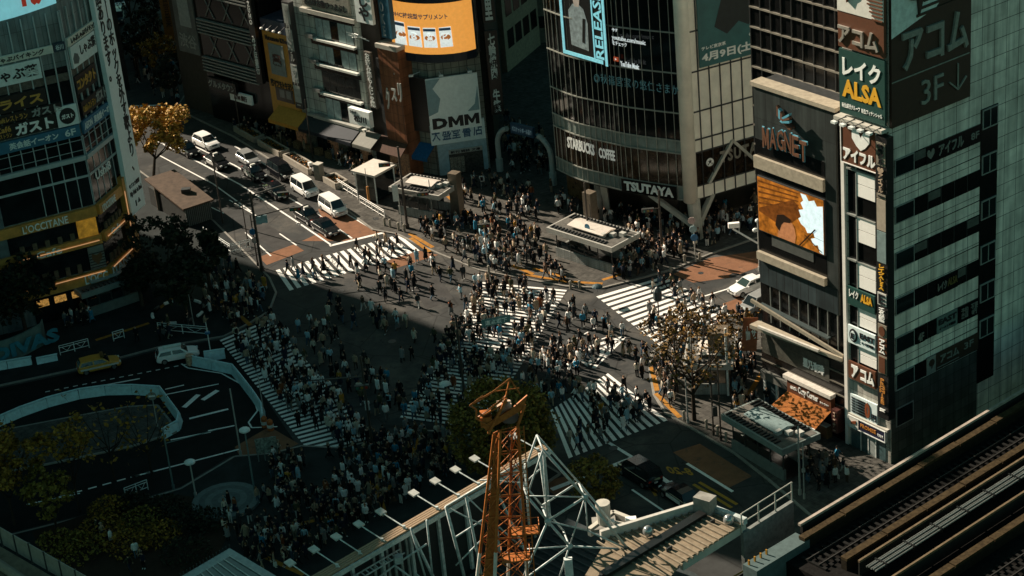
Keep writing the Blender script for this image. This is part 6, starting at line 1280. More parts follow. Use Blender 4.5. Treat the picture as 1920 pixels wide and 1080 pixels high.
t, b = pole((1238, 638), 5.0, 'black lamp post with a square lantern between the painted triangle and the white sedan', r=.07); MB().lathe(b + Z * 4.2, [(.25, 0), (.4, .1), (.42, 1.0), (.2, 1.3), (.0, 1.45)], 8).build('lantern', M('lantern_dark', (.035, .05, .05), .5), t)
for (x, y, h, lab) in ((1270, 735, 6.2, 'slim dark pole beside the tower topped entrance'), (1338, 818, 8.5, 'slim dark pole with a signal box near the dark roofed entrance'), (1352, 828, 7.5, 'tall slim dark pole behind the kerb bollards'), (1290, 795, 4.5, 'short pale pole by the bare tree')):
    t, b = pole((x, y), h, lab, r=.08, mat=PALEP if 'pale' in lab else POLE)
    if 'signal' in lab: MB().box(b + Vector((.2, -.1, 2.4)), .2, .2, .45).build('signal_box', SIG, t)
pole((1500, 930), 6.4, 'pale pole beside the dark roofed entrance', mat=PALEP, r=.09); pole((1508, 938), 5.2, 'second pale pole beside the dark roofed entrance, shorter', mat=PALEP, r=.06)
t, b = pole((873, 760), 9, 'dark signal mast with a teal street name plate beside the round clipped tree', name='signal_mast', cat='traffic light', r=.13, arms=((8.0, 3.2, .5, .5),)); BFs = Face(b + Vector((2.2, -.6, 0)), (1, .2)); MB().wall(BFs, 0, 2.6, 8.0, 8.75, 0, .06).build('name_plate', M('name_plate_teal', (.12, .2, .2), .5), t); letters(BFs, '道玄坂下', (.3, 2.3, 8.15, 8.6), WLETTER, t, .07, px=False)
t, b = pole((700, 850), 9.5, 'dark mast with a long thin arm at the plaza end of the bus road zebra', r=.12, name='signal_mast', cat='traffic light', arms=((7.5, -4.5, .4, .3),)); signal(t, b + Vector((-.2, -.2, 6.6)))
t, b = pole((498, 795), 5.2, 'white pole at the end of the crash barriers', mat=PALEP, r=.05, name='marker_pole', cat='pole')
t, b = pole((397, 672), 3.9, 'white pole with a blue collar behind the crash barrier', mat=OFFW, r=.06, name='marker_pole', cat='pole'); MB().tube(b + Z * 2.7, b + Z * 2.9, .25, 8).build('collar', M('plate_blue', (.02, .12, .25), .4), t)
t, b = pole((364, 612), 3.4, 'thin pale pole by the round kerb planter', mat=PALEP, r=.05, name='marker_pole', cat='pole')
for (x, y, h, lab, hd) in ((452, 855, 5.2, 'white pole by the brown road surface', 0), (478, 925, 4.6, 'teal lamp post with an oval white lamp by the plaza stage', 1), (368, 935, 2.6, 'short lamp post with an oval pale lamp among the shrubs', 1), (326, 918, 4.6, 'teal pole with a thin side arm over the shrubs', 0)):
    t, b = pole((x, y), h * 1.3, lab, mat=TEALP if 'teal' in lab else PALEP, r=.08)
    if hd: MB().ball(b + Z * (h * 1.3 + .1), .5, .5, .22, 10).build('lamp_head', OFFW, t)
    if 'side arm' in lab: MB().tube(b + Z * 4.6, b + Vector((4.4, 1.0, 4.9)), .04, 5).build('arm', TEALP, t)
t, b = pole((296, 802), 3.4, 'white no entry sign on a pole at the island tip', name='road_sign', cat='road sign', mat=PALEP, r=.05); MB().tube(b + Vector((0, -.06, 3.2)), b + Vector((0, -.1, 3.2)), .42, 14).build('round_plate', M('plate_grey', (.2, .22, .2), .5), t); MB().box(b + Vector((0, -.11, 3.2)), .28, .02, .07).build('bar', WHITE, t)
# chequered drum, cones, small boards
b = at(358, 683); t = thing('barrel', 'small chequered orange and white drum at the barrier corner', 'barrel', b); MB().lathe(b, [(.4, 0), (.42, .5), (.4, 1.0), (.0, 1.02)], 12).build('drum', M('drum_check', (.4, .25, .16), .5, .9, 3), t)
for (x, y, lab) in ((497, 800, 'orange equipment box at the foot of the last crash barrier'), (508, 806, 'red extinguisher shaped marker beside the last crash barrier')):
    b = at(x, y); t = thing('road_marker', lab, 'marker', b); MB().lathe(b, [(.3, 0), (.28, .9), (.1, 1.1), (.0, 1.12)], 10).build('post', M('marker_orange', (.35, .10, .03), .6, .3), t); MB().tube(b + Z * .3, b + Z * .6, .31, 10).build('band', OFFW, t)
for i, (x, y, lab) in enumerate(((484, 868, 'pale notice board with small pictures at the plaza edge'), (496, 866, 'pale notice board with a dark map at the plaza edge'))):
    b = at(x, y); F_ = Face(b, (1, .1)); t = thing('notice_board', lab, 'notice board', b); MB().wall(F_, 0, 1.3, .9, 2.4, 0, .08).build('panel', M('notice_panel' + 'ab'[i], (.16, .18, .16), .6, .8, 4), t)
    for u in (.1, 1.2): MB().bar(F_.w(u, 0, .04), F_.w(u, .95, .04), .08).build('leg', GREY, t)
# round kerb ring, banner wall, small stage with ringed paving
b = at(335, 590); t = thing('kerb_ring', 'dashed white ring of kerb stones round a dark planting bed', 'planter', b)
for i in range(10): a0 = i * .628; m = MB(); m.path([b + Vector((2.6 * math.cos(a0 + k * .12), 2.6 * math.sin(a0 + k * .12), .25)) for k in range(4)], .16, 6); m.build('kerb_stone', WHITE if i % 2 else BLACK, t)
b = at(30, 650); t = thing('hoarding', 'low curved hoarding with faded teal painted letters', 'hoarding', b); arc = [at(-30 + 130 * k / 8, 690 - 38 * (k / 8) ** 2 - 14 * k / 8) for k in range(9)]; arc[-1] = at(88, 640)
m = MB()
for p, q in zip(arc[:-1], arc[1:]): m.prism([p, q, q + Vector((-.1, .2, 0)), p + Vector((-.1, .2, 0))], Z * 2.3)
m.build('panel', M('hoarding_teal', (.10, .15, .14), .6, .3, 1), t); HF = Face(arc[1] + Vector((.1, -.2, 0)), arc[6] - arc[1]); letters(HF, 'DIVAS', (.0, (arc[6] - arc[1]).length + 2.5, .5, 2.0), M('hoarding_letter', (.03, .16, .22), .6), t, .3, px=False, bold=.05)
b = at(425, 945); t = thing('round_stage', 'pale round paved stage with ringed slabs at the edge of the shrubs', 'stage', b); m = MB()
for i in range(5): m.lathe(b + Z * (.0 + .004 * i), [(2.9 - i * .55, 0), (2.9 - i * .55, .28 + .006 * i), (0, .281 + .006 * i)], 24); m.cur = (m.cur + 1) % 2
m.build('slabs', [M('stage_pale', (.10, .125, .125), .7, .2), M('stage_grey', (.07, .09, .09), .7, .2)], t)
# ================================================================ trees
def tree(px, h, cr, label, leafc, n=1500, squash=.8, size=.32, trunk_r=.22, limbs=7, gaps=.5, name='street_tree', seed=1, crown_z=None, lean=(0, 0), clumps=26, base=None, shell=.35, bark=(.05, .04, .03)):
    R = random.Random(seed); b = base or at(*px); t = thing(name, label, 'tree', b); cz = crown_z or h - cr * squash; top = b + Vector((lean[0], lean[1], cz))
    m = MB(); fork = b.lerp(top, .45); m.tube(b, fork, trunk_r, 8, trunk_r * .75); tips = []
    for i in range(limbs):
        a = i * 6.283 / limbs + R.uniform(-.4, .4); e = top + Vector((math.cos(a) * cr * R.uniform(.45, .85), math.sin(a) * cr * R.uniform(.45, .85), R.uniform(-.2, .6) * cr * squash)); s = b.lerp(top, R.uniform(.35, .7))
        mid = s.lerp(e, .5) + Vector((0, 0, -.12 * cr)); m.tube(s, mid, trunk_r * .5, 6, trunk_r * .35); m.tube(mid, e, trunk_r * .35, 5, trunk_r * .12); tips.append(e)
        for k in range(3):
            e2 = e + Vector((R.uniform(-1, 1), R.uniform(-1, 1), R.uniform(-.3, .8))) * cr * .35; m.tube(mid.lerp(e, R.uniform(.3, .9)), e2, trunk_r * .16, 4, trunk_r * .06); tips.append(e2)
    m.build('trunk', M('bark%02d' % int(bark[0] * 100), bark, .85, .3, 6), t)
    if n:
        c = MB(); cl = []
        for i in range(clumps):
            d = Vector((R.gauss(0, 1), R.gauss(0, 1), R.gauss(0, 1))).normalized() * (R.uniform(shell, 1) ** .6); cl.append((top + Vector((d.x * cr, d.y * cr, d.z * cr * squash)), R.uniform(.16, .34) * cr))
        cl += [(p, R.uniform(.1, .22) * cr) for p in tips[::2]]
        for i in range(n):
            p, r = R.choice(cl); d = Vector((R.gauss(0, 1), R.gauss(0, 1), R.gauss(0, .8))).normalized() * r * R.uniform(.3, 1); c.cur = R.choice((0, 0, 1, 1, 2)); leaf(c, p + d, size * R.uniform(.6, 1.25), R)
        c.build('crown', leafc, t, recalc=False)
    return t
def leaves(key, *cols): return [M('%s_%d' % (key, i), c, .7, .25, 3) for i, c in enumerate(cols)]
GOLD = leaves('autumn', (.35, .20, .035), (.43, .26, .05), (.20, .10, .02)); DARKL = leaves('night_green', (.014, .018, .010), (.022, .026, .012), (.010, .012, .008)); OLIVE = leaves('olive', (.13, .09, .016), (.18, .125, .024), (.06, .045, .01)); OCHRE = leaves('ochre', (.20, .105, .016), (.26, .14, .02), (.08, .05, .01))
RUSTL = leaves('rust_leaf', (.11, .06, .012), (.15, .08, .016), (.045, .028, .01))
tree((288, 333), 8.8, 4.0, 'tree with bright golden autumn crown beside the upper road and white banner', GOLD, 6500, .74, .24, .2, seed=4, lean=(1.2, .6))
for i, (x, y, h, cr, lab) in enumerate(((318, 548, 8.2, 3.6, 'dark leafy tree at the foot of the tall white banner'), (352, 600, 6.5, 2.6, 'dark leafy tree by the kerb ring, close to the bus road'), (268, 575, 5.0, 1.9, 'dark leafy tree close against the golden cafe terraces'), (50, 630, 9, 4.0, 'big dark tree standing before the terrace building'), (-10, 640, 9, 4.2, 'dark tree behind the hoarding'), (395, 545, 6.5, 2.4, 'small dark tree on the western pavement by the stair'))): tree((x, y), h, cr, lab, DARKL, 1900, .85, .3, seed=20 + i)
for i, (x, y, h, lab, mt) in enumerate(((262, 150, 8, 'dark street tree far up the side street by its kerb', DARKL), (288, 120, 8, 'dark street tree far up the side street with a few orange leaves', DARKL), (315, 165, 7.5, 'street tree with orange leaf tips before the portrait poster', OCHRE), (300, 70, 9, 'dark street tree at the far end of the side street', DARKL), (330, 190, 6.5, 'low dark street tree near the arcade sign', DARKL), (250, 60, 8, 'dark street tree close behind the tall white banner', DARKL))): tree((x, y), h, 2.6, lab, mt, 900, .9, .26, seed=40 + i, gaps=.6)
tree((1302, 790), 10.5, 4.3, 'bare spreading street tree with sparse orange leaves by the tower topped entrance', RUSTL, 750, .8, .2, .2, 11, seed=7, clumps=40, shell=.5, bark=(.03, .022, .016)); tree((1270, 738), 9, 3.0, 'slim bare street tree with a few orange leaves behind the spreading one', RUSTL, 480, .9, .2, .13, 8, seed=9, clumps=24, bark=(.03, .022, .016)); tree((1386, 700), 7, 2.2, 'small orange leaved tree in the crowd by the shopping building', RUSTL, 520, .9, .19, .1, 6, seed=10)
tree(None, 8.6, 4.1, 'big round clipped olive green tree behind the orange crane', OLIVE, 12000, .88, .2, .3, 8, seed=12, base=flat(G(948, 892)) + Z * .13, clumps=110, shell=.8, crown_z=4.6)
tree(None, 4.4, 2.2, 'low bushy tree under the white lattice', OLIVE, 2200, .85, .18, .15, 6, seed=13, base=flat(G(1118, 950)) + Z * .1, clumps=50)
for i, (x, y, h, cr, n, lab, mt) in enumerate(((28, 985, 9.5, 3.6, 3200, 'tall olive gold tree beside the bus bay', OCHRE), (150, 960, 9, 2.6, 900, 'half bare tree with gold leaf tufts beside the dark bus road', OCHRE), (215, 900, 8, 3.6, 120, 'bare branched tree over the traffic island, under its wide end', OCHRE), (285, 890, 7.5, 3.2, 90, 'bare branched tree over the traffic island, by the no entry sign', OCHRE), (108, 1000, 6, 2.4, 1100, 'bushy olive tree above the pale parapet', OLIVE))): tree((x, y), h, cr, lab, mt, n, .85, .22, .12, 9, seed=60 + i, bark=(.028, .022, .018))
def shrub(px, r, h, label, mats, n=500, seed=1):
    R = random.Random(seed); b = at(*px); t = thing('shrub', label, 'shrub', b); m = MB(); m.tube(b, b + Z * h * .5, .06, 5, .03); m.build('stem', M('bark05', (.05, .04, .03), .85), t); c = MB()
    for i in range(n):
        a = R.uniform(0, 6.283); rr = r * math.sqrt(R.random()); zz = h * (R.random() ** .7) * (1 - (rr / r) ** 2 * .6); c.cur = R.choice((0, 1, 2)); leaf(c, b + Vector((rr * math.cos(a), rr * math.sin(a), zz)), R.uniform(.09, .2), R)
    c.build('foliage', mats, t, recalc=False)
for i, (x, y, r, h, lab, mt) in enumerate(((190, 1005, 2.2, 1.6, 'gold tinted shrub by the dim tan terrace', OCHRE), (240, 1030, 2.0, 1.5, 'gold tinted shrub by the skylight roof corner', OCHRE), (150, 1040, 2.2, 1.7, 'olive shrub just above the pale parapet', OLIVE), (270, 985, 2.0, 1.4, 'olive shrub in the middle of the planted bed', OLIVE), (310, 960, 1.8, 1.3, 'dark shrub under the oval lamp', DARKL), (345, 985, 2.2, 1.5, 'dark shrub beside the ringed stage', DARKL), (300, 1010, 2.0, 1.4, 'gold speckled shrub below the dark one', OCHRE), (390, 985, 1.8, 1.3, 'dark shrub at the plaza edge of the planted bed', DARKL), (250, 950, 1.6, 1.2, 'dark shrub by the dim railing', DARKL), (110, 1030, 2, 1.5, 'olive shrub beside the glass parapet', OLIVE), (350, 1045, 2.2, 1.6, 'dark shrub beside the pale roof corner', DARKL), (205, 965, 1.8, 1.5, 'ochre shrub at the edge of the dark bus road', OCHRE))): shrub((x, y), r, h, lab, mt, 520, 80 + i)
gb = MB(); gb.sheet(gp([(60, 1000), (200, 955), (330, 930), (400, 940), (440, 985), (400, 1060), (330, 1110), (120, 1110)]), .15); tag(gb.build('soil', M('soil', (.03, .02, .014), .9)), kind='structure')

# ================================================================ station roofs, fence with lamps, lattice, crane, railway
WS = M('white_steel', (.38, .42, .41), .5, .35, 3); RUST = M('roof_pale', (.24, .225, .20), .7, .25)
def station():
    # parapet fence with lamps: its top runs at 10 m, back braced by white frames
    zt = 10.0; p0 = G(540, 1104, zt); p1 = G(1014, 832, zt); F = Face(flat(p0), flat(p1 - p0)); L = (flat(p1) - flat(p0)).length  # F.n looks at the camera
    t = thing('parapet_fence', 'long braced rooftop fence with a brown slatted top rail, standing over the plaza', 'fence', flat(p0).lerp(flat(p1), .5))
    br = M('rail_brown', (.26, .185, .12), .6, .2, 6)
    for i in range(4): MB().wall(F, 0, L, zt - .12, zt, .06 + i * .24, .24 + i * .24).build('top_slat', br, t)
    MB().wall(F, 0, L, zt - .5, zt - .13, 1.0, 1.12).build('white_edge', WS, t); MB().wall(F, 0, L, 2.5, zt - .15, .0, .05).build('panel', M('fence_panel', (.02, .022, .022), .6), t)
    n = 9
    for i in range(n + 1):
        u = L * i / n; MB().wall(F, u - .12, u + .12, 3, zt - .15, .06, .3).build('post', WS, t)
        if i % 3 == 1: MB().bar(F.w(u, zt - .6, .3), F.w(u + .5, 4, 2.6), .16).build('strut', WS, t); MB().bar(F.w(u + .4, 4.2, 2.4), F.w(u, 5.5, .3), .1).build('strut', WS, t)
    for j in range(6):
        u = L * (.30 + .025 * j); MB().wall(F, u, u + .2, 4.5, zt - .6, .06, .18).build('slat', M('slat_pale', (.2, .22, .21), .5), t)
    m = MB()
    for i in range(16):
        a = F.w(L * .12 + i * .42, zt - 1.5, .6); m.bar(a, a + F.n * .5 - Z * .1, .07); 
    m.bar(F.w(L * .1, zt - 1.5, .6), F.w(L * .1 + 7.2, zt - 1.5, .6), .08); m.bar(F.w(L * .1, zt - 1.6, 1.1), F.w(L * .1 + 7.2, zt - 1.6, 1.1), .08); m.build('ladder', WS, t)
    for i, (x, y) in enumerate(((555, 1076), (600, 1051), (642, 1026), (684, 1001), (725, 976), (787, 941), (827, 916), (865, 894), (901, 872), (976, 829))):
        u, _ = F.uz(x + 31, y + 14, .5); k = thing('flood_lamp', 'flat white floodlight on an arm reaching out over the plaza from the brown slatted rail', 'light fitting', F.w(u, zt, .3), 'floodlights along the brown slatted rail')
        MB().tube(F.w(u, zt + .1, .9), F.w(u, zt + .35, -1.6), .05, 6).build('arm', WS, k); MB().prism([F.w(u - .3, zt + .3, -1.6), F.w(u + .3, zt + .3, -1.6), F.w(u + .3, zt + .4, -2.25), F.w(u - .3, zt + .4, -2.25)], Z * .12).build('lamp_head', M('lamp_grey', (.40, .40, .37), .5, .2), k); MB().box(F.w(u, zt + .1, .6), .1, .1, .12).build('foot', WS, k)
    # dark station roof below the lattice
    r = thing('station_roof', 'dark ribbed station roof beneath the white lattice', 'roof', F.w(L * .6, 2, 8)); q = [F.w(-6, 0, 1.2), F.w(L + 1.0, 0, 1.2), F.w(L + 1.5, 0, 14), F.w(L - 2, 0, 30), F.w(-6, 0, 30)]
    MB().prism([p + Z * 2.6 for p in q], Z * .6).build('deck', M('roof_dark', (.03, .038, .04), .6, .3), r)
    m = MB()
    for i in range(40): u = -5 + i * .75; m.wall(F, u, u + .12, 3.2, 3.34, 2.0, 26)
    m.build('ribs', M('roof_rib', (.055, .065, .066), .6), r)
    # white lattice pyramid
    k = thing('steel_lattice', 'white tubular steel lattice pyramid behind the orange crane', 'lattice frame', Vector((2, 124, 3))); P_ = Face(Vector((0, 124, 0)), (1, .12))
    pts = {'A': (1018, 843), 'L': (988, 930), 'C': (1097, 932), 'B': (1027, 977), 'E': (1068, 1024), 'R': (1178, 1030), 'D': (978, 1090), 'H': (985, 1030), 'N': (1102, 995), 'Q': (1048, 1085), 'W': (836, 950), 'V': (985, 862), 'X': (820, 1085), 'Y': (873, 1085)}
    def w3(n_, o=0.0): u, z = P_.uz(*pts[n_], o); return P_.w(u, z, o)
    back = {n_: w3(n_) - P_.n * 2.6 + Z * -.3 for n_ in pts}
    for e, rr in (('AC', .13), ('CR', .13), ('AL', .09), ('LC', .07), ('LB', .12), ('BC', .12), ('BE', .12), ('ER', .1), ('LE', .08), ('BD', .12), ('HE', .08), ('CN', .07), ('CE', .07), ('NR', .09), ('EQ', .09), ('ED', .11), ('AB', .07), ('BN', .08)): MB().tube(w3(e[0]), w3(e[1]), rr * .78, 8).build('tube', WS, k, smooth=True)
    for e in ('AC', 'CR', 'AL', 'BC', 'LB', 'BE'): MB().tube(back[e[0]], back[e[1]], .08, 6).build('tube', WS, k, smooth=True)
    for n_ in 'ACBRLE': MB().tube(w3(n_), back[n_], .07, 6).build('tube', WS, k, smooth=True)
    for n_ in 'CBE': MB().ball(w3(n_), .24, .24, .24, 10, 6).build('joint', WS, k, smooth=True)
    MB().box(w3('E') + Vector((-.2, -.2, -1.6)), .3, .2, .7).build('junction_box', OFFW, k)
    k2 = thing('steel_trestle', 'tall white steel frames standing behind the crane mast', 'lattice frame', Vector((-3, 128, 3)))
    def f2(x, y, o=-3.0): u, z = P_.uz(x, y, o); return P_.w(u, z, o)
    for a, b, rr in (((836, 950), (873, 1090), .16), ((874, 930), (905, 1090), .14), ((836, 950), (985, 862), .13), ((985, 870), (993, 985), .16), ((1012, 850), (1030, 985), .16), ((836, 950), (905, 985), .08), ((874, 930), (905, 960), .08), ((850, 1010), (905, 975), .1), ((800, 975), (812, 1090), .1), ((770, 990), (800, 1090), .1), ((900, 900), (985, 905), .08), ((985, 905), (1012, 880), .08), ((855, 1060), (905, 1010), .08), ((740, 1060), (800, 1020), .1), ((740, 1060), (780, 1090), .1), ((700, 1090), (740, 1060), .09)): MB().tube(f2(*a), f2(*b), rr * .75, 7).build('tube', WS, k2, smooth=True)
    MB().box(f2(748, 1048), .28, .28, .28).build('joint', WS, k2)
    # corrugated canopy on the right and its gutter
    z = 8.0; q = [G(1140, 1012, z), G(1316, 948, z), G(1396, 984, z), G(1276, 1058, z), G(1240, 1110, z), G(1080, 1110, z)]
    c = thing('platform_canopy', 'tan corrugated platform canopy with a dark cable trough across it', 'canopy', sum((flat(p) for p in q), Vector()) / 6); MB().prism(q, Z * .15).build('roof', M('canopy_tan', (.19, .15, .105), .75, .25, 2), c)
    m = MB(); a0, a1, b0, b1 = q[1], q[2], G(1120, 1020, z), G(1240, 1092, z)
    for i in range(17): f = i / 16; s = a0.lerp(b0, f); e = a1.lerp(b1, f); m.bar(s + Z * .22, e + Z * .22, .1, .16)
    m.build('ribs', M('canopy_rib', (.22, .18, .13), .75, .25), c); MB().bar(G(1318, 962, z + .4), G(1130, 1078, z + .4), .7, .25).build('cable_trough', BLACK, c)
    m = MB()
    for i in range(22): f = i / 21; m.box(G(1318, 962, z + .3).lerp(G(1130, 1078, z + .3), f), .5, .12, .14, .9)
    m.build('cable_clips', DGREY, c); MB().bar(G(1126, 1003, z + .5), G(1312, 947, z + .5), .3, .7).build('gutter', M('gutter_white', (.45, .43, .39), .5), c); MB().box(G(1322, 948, z + .7), .5, .7, .8, .9).build('end_block', CONC, c); MB().bar(G(1340, 955, z + .3), G(1398, 978, z + .3), .4, .5).build('end_beam', WS, c)
    MB().bar(G(1396, 986, z - .3), G(1278, 1060, z - .3), .3, .8).build('edge_beam', BEIGE, c)
    for (x, y) in ((1215, 996), (1366, 1022)): MB().ball(G(x, y, z + .7) if x < 1300 else G(x, 975, z + .5), .4, .4, .45, 12, 8).build('dome_camera', M('dome_steel', (.35, .36, .36), .15, .1, metal=.6), c, smooth=True)
    MB().bar(G(1332, 980, z + .3), G(1340, 976, z + .3), .1, .3).build('handle', DGREY, c); MB().bar(G(1250, 1032, z + .3), G(1260, 1026, z + .3), .1, .3).build('handle', DGREY, c)
    # round vent and small roof boxes
    for (x, y, r_, h, lab) in ((1133, 985, .55, 2.0, 'round tan roof vent beside the lattice'),): b = G(x, y, 6.5); v = thing('roof_vent', lab, 'vent', b); MB().lathe(b, [(r_ * .9, 0), (r_, h * .8), (r_, h), (0, h + .05)], 14).build('shaft', BEIGE, v); MB().box(b + Z * .1, r_ * 1.6, r_ * 1.6, .15).build('base', CONC, v)
    w_ = thing('low_wall', 'low pale angular parapet beside the round roof vent', 'wall', G(1160, 985, 6)); m = MB()
    for a, b in (((1105, 998), (1150, 965)), ((1150, 965), (1188, 980)), ((1150, 985), (1175, 990))): m.bar(G(*a, 6.5), G(*b, 6.5), .35, .7)
    m.build('coping', BEIGE, w_); MB().box(G(1146, 980, 7), .25, .25, .2).build('lamp', WHITE, w_); MB().box(G(1183, 975, 7.2), .4, .25, .18).build('lamp', WHITE, w_)
    # wall with a railing between canopy and tracks
    b0, b1 = G(1394, 1000, 7.5), G(1488, 940, 7.5); w2 = thing('viaduct_wall', 'concrete wall topped by a pale two bar railing beside the tracks', 'wall', flat(b0).lerp(flat(b1), .5)); W2_ = Face(flat(b0), flat(b1 - b0)); LL = (flat(b1) - flat(b0)).length
    MB().wall(W2_, 0, LL, 1, 7.5, -.3, 0).build('wall', M('viaduct_conc', (.17, .18, .17), .8, .3), w2)
    for i in range(4): MB().tube(W2_.w(LL * i / 3, 7.5, -.15), W2_.w(LL * i / 3, 9.1, -.15), .06).build('post', BEIGE, w2)
    for zz in (9.1, 8.3): MB().tube(W2_.w(0, zz, -.15), W2_.w(LL, zz, -.15), .05).build('rail', BEIGE, w2)
    # crane
    cr = thing('tower_crane', 'orange lattice crane mast with a pulley head over the plaza, white at its foot', 'crane', Vector((-1, 111, 5))); O = M('crane_orange', (.34, .105, .024), .55, .35, 4); OW = M('crane_white', (.55, .52, .47), .5, .15)
    C_ = Face(Vector((0, 111, 0)), (1, .0)); bt = [(884, 1105), (932, 1105), (1002, 1105), (960, 1105)]
    def c3(x, y, o=0.0): u, z_ = C_.uz(x, y, o); return C_.w(u, z_, o)
    legs = [(c3(892, 1105), c3(926, 812)), (c3(927, 1105, .6), c3(938, 806, .4)), (c3(990, 1105, -1.6), c3(972, 800, -1.2)), (c3(952, 1105, -2.2), c3(960, 808, -1.6))]
    for a, b in legs:
        s = a.lerp(b, .24); MB().tube(a, s, .12, 8).build('leg_foot', OW, cr); MB().tube(s, b, .10, 8, .085).build('leg', O, cr)
    nseg = 7
    for i in range(4):
        (a0, b0), (a1, b1) = legs[i], legs[(i + 1) % 4]; m = MB()
        for k_ in range(nseg): f, f2_ = .06 + .94 * k_ / nseg, .06 + .94 * (k_ + 1) / nseg; m.tube(a0.lerp(b0, f), a1.lerp(b1, f2_), .036, 5); m.tube(a1.lerp(b1, f2_), a0.lerp(b0, f2_), .04, 5); m.tube(a1.lerp(b1, f), a0.lerp(b0, f2_), .035, 5)
        m.build('bracing', O, cr)
    MB().prism([c3(905, 1105, .2), c3(925, 1105, .2), c3(936, 820, .1), c3(928, 820, .1)], C_.n * -.12).build('web_plate', O, cr)
    # ladder up the right side
    m = MB()
    for k_ in range(36): f = k_ / 36; p = c3(969 + 22 * (1 - f), 1090 - 290 * f, .5); m.tube(p, p + Vector((.42, 0, 0)), .025, 4)
    m.tube(c3(991, 1090, .5), c3(969, 800, .5), .04, 5); m.tube(c3(991, 1090, .5) + Vector((.42, 0, 0)), c3(969, 800, .5) + Vector((.42, 0, 0)), .04, 5); m.build('ladder', O, cr)
    # small platform cages
    for (x, y) in ((985, 995), (968, 1045)): m = MB(); c0 = c3(x, y, .4); m.box(c0, .9, .5, .05); m.path([c0 + Vector(v) for v in ((-.9, -.5, .6), (.9, -.5, .6), (.9, .5, .6), (-.9, .5, .6), (-.9, -.5, .6))], .035, 4); [m.tube(c0 + Vector((sx, sy, 0)), c0 + Vector((sx, sy, .6)), .03, 4) for sx in (-.9, 0, .9) for sy in (-.5, .5)]; m.build('platform', O, cr)
    # head: side plates, pulleys, outrigger frame
    for o in (.9, -1.2): MB().prism([c3(905, 800, o), c3(958, 768, o), c3(989, 741, o), c3(981, 768, o), c3(912, 808, o)], C_.n * -.14).build('head_plate', O, cr); MB().bar(c3(916, 812, o), c3(949, 748, o), .3, .14).build('head_post', O, cr); MB().bar(c3(970, 800, o), c3(984, 760, o), .3, .14).build('head_post', O, cr)
    MB().prism([c3(905, 782, .9), c3(952, 755, .9), c3(952, 755, -1.2), c3(905, 782, -1.2)], Z * .12).build('head_cap', O, cr); MB().box(c3(911, 785, .3), .35, .5, .35).build('motor_box', O, cr); MB().box(c3(946, 768, -.2), .45, .5, .4).build('motor_box', M('motor_pale', (.55, .42, .32), .5, .3), cr)
    for i in range(4): p = c3(958 - 2 * i, 782, .5 - .35 * i); MB().tube(p, p + Vector((0, .14, 0)), .48, 16).build('pulley', M('pulley_steel', (.12, .12, .12), .3, .2, metal=.6), cr)
    m = MB(); pp = [(881, 760), (925, 734), (956, 710), (949, 742), (940, 752), (893, 785), (893, 768)]
    for o in (.9, -1.0):
        m.path([c3(*q_, o) for q_ in pp] + [c3(*pp[0], o)], .06, 5); m.tube(c3(893, 785, o), c3(918, 800, o), .05, 5); m.tube(c3(925, 734, o), c3(973, 728, o), .04, 5); m.tube(c3(881, 760, o), c3(905, 742, o), .04, 5); m.tube(c3(956, 710, o), c3(975, 738, o), .05, 5); m.tube(c3(893, 785, o), c3(949, 742, o), .035, 5)
    for q_ in pp: m.tube(c3(*q_, .9), c3(*q_, -1.0), .045, 5)
    m.build('outrigger_frame', O, cr)
    m = MB()
    for i in range(3): m.tube(c3(955 - i * 2, 790, .4 - .3 * i), c3(975 - i * 3, 1105, .2 - .3 * i), .02, 4)
    m.build('cables', BLACK, cr)
    # pale parapet and roof at the lower left, pale roof corner
    z = 14.0; a, b = G(-30, 972, z), G(170, 1086, z); pf = thing('glass_parapet', 'pale panelled parapet with dark posts above the planted bed', 'parapet', flat(a).lerp(flat(b), .5) + Z * (z - 2)); PF = Face(flat(a), flat(b - a)); LL = (flat(b - a)).length
    for i in range(7): u = LL * i / 7; MB().wall(PF, u + .05, u + LL / 7 - .05, z - 1.5, z, -.05, 0).build('panel', M('parapet_pale', (.20, .19, .165), .5, .2), pf); MB().wall(PF, u - .05, u + .05, z - 1.7, z + .05, -.1, .06).build('post', DGREY, pf)
    rf = thing('terrace_roof', 'dim tan terrace floor behind the pale parapet', 'roof', PF.w(LL / 2, z - 2, 3)); MB().prism([PF.w(-2, z - 1.9, .1), PF.w(LL + 2, z - 1.9, .1), PF.w(LL + 2, z - 1.9, 12), PF.w(-2, z - 1.9, 12)], Z * .2).build('floor', M('terrace_tan', (.14, .12, .09), .8, .5, .6), rf); MB().tube(PF.w(0, z - 1.3, 1.6), PF.w(LL, z - 1.3, 2.2), .35, 8).build('duct', M('duct_tan', (.17, .15, .12), .6), rf)
    z = 7.0; q = [G(340, 1090, z), G(432, 1036, z), G(535, 1098, z), G(420, 1180, z)]; rc = thing('skylight_roof', 'pale roof corner with grey skylight frames beside the viaduct', 'roof', sum((flat(p) for p in q), Vector()) / 4); MB().prism(q, Z * .4).build('deck', M('roof_pale_teal', (.30, .35, .35), .6, .2), rc); cc = sum(q, Vector()) / 4
    MB().prism([cc + (p - cc) * .7 + Z * .42 for p in q], Z * .12).build('skylight', M('skylight_glass', (.06, .085, .09), .15, .2), rc); m = MB()
    for i in range(7): f = i / 6; m.bar((cc + (q[0] - cc) * .7).lerp(cc + (q[1] - cc) * .7, f) + Z * .6, (cc + (q[3] - cc) * .7).lerp(cc + (q[2] - cc) * .7, f) + Z * .6, .07)
    m.build('skylight_bars', WS, rc); m = MB()
    for i in range(16): f = i / 15; p = q[0].lerp(q[1], f) + Z * .4; m.bar(p, p + Z * .3, .06)
    m.build('edge_teeth', DGREY, rc)
station()

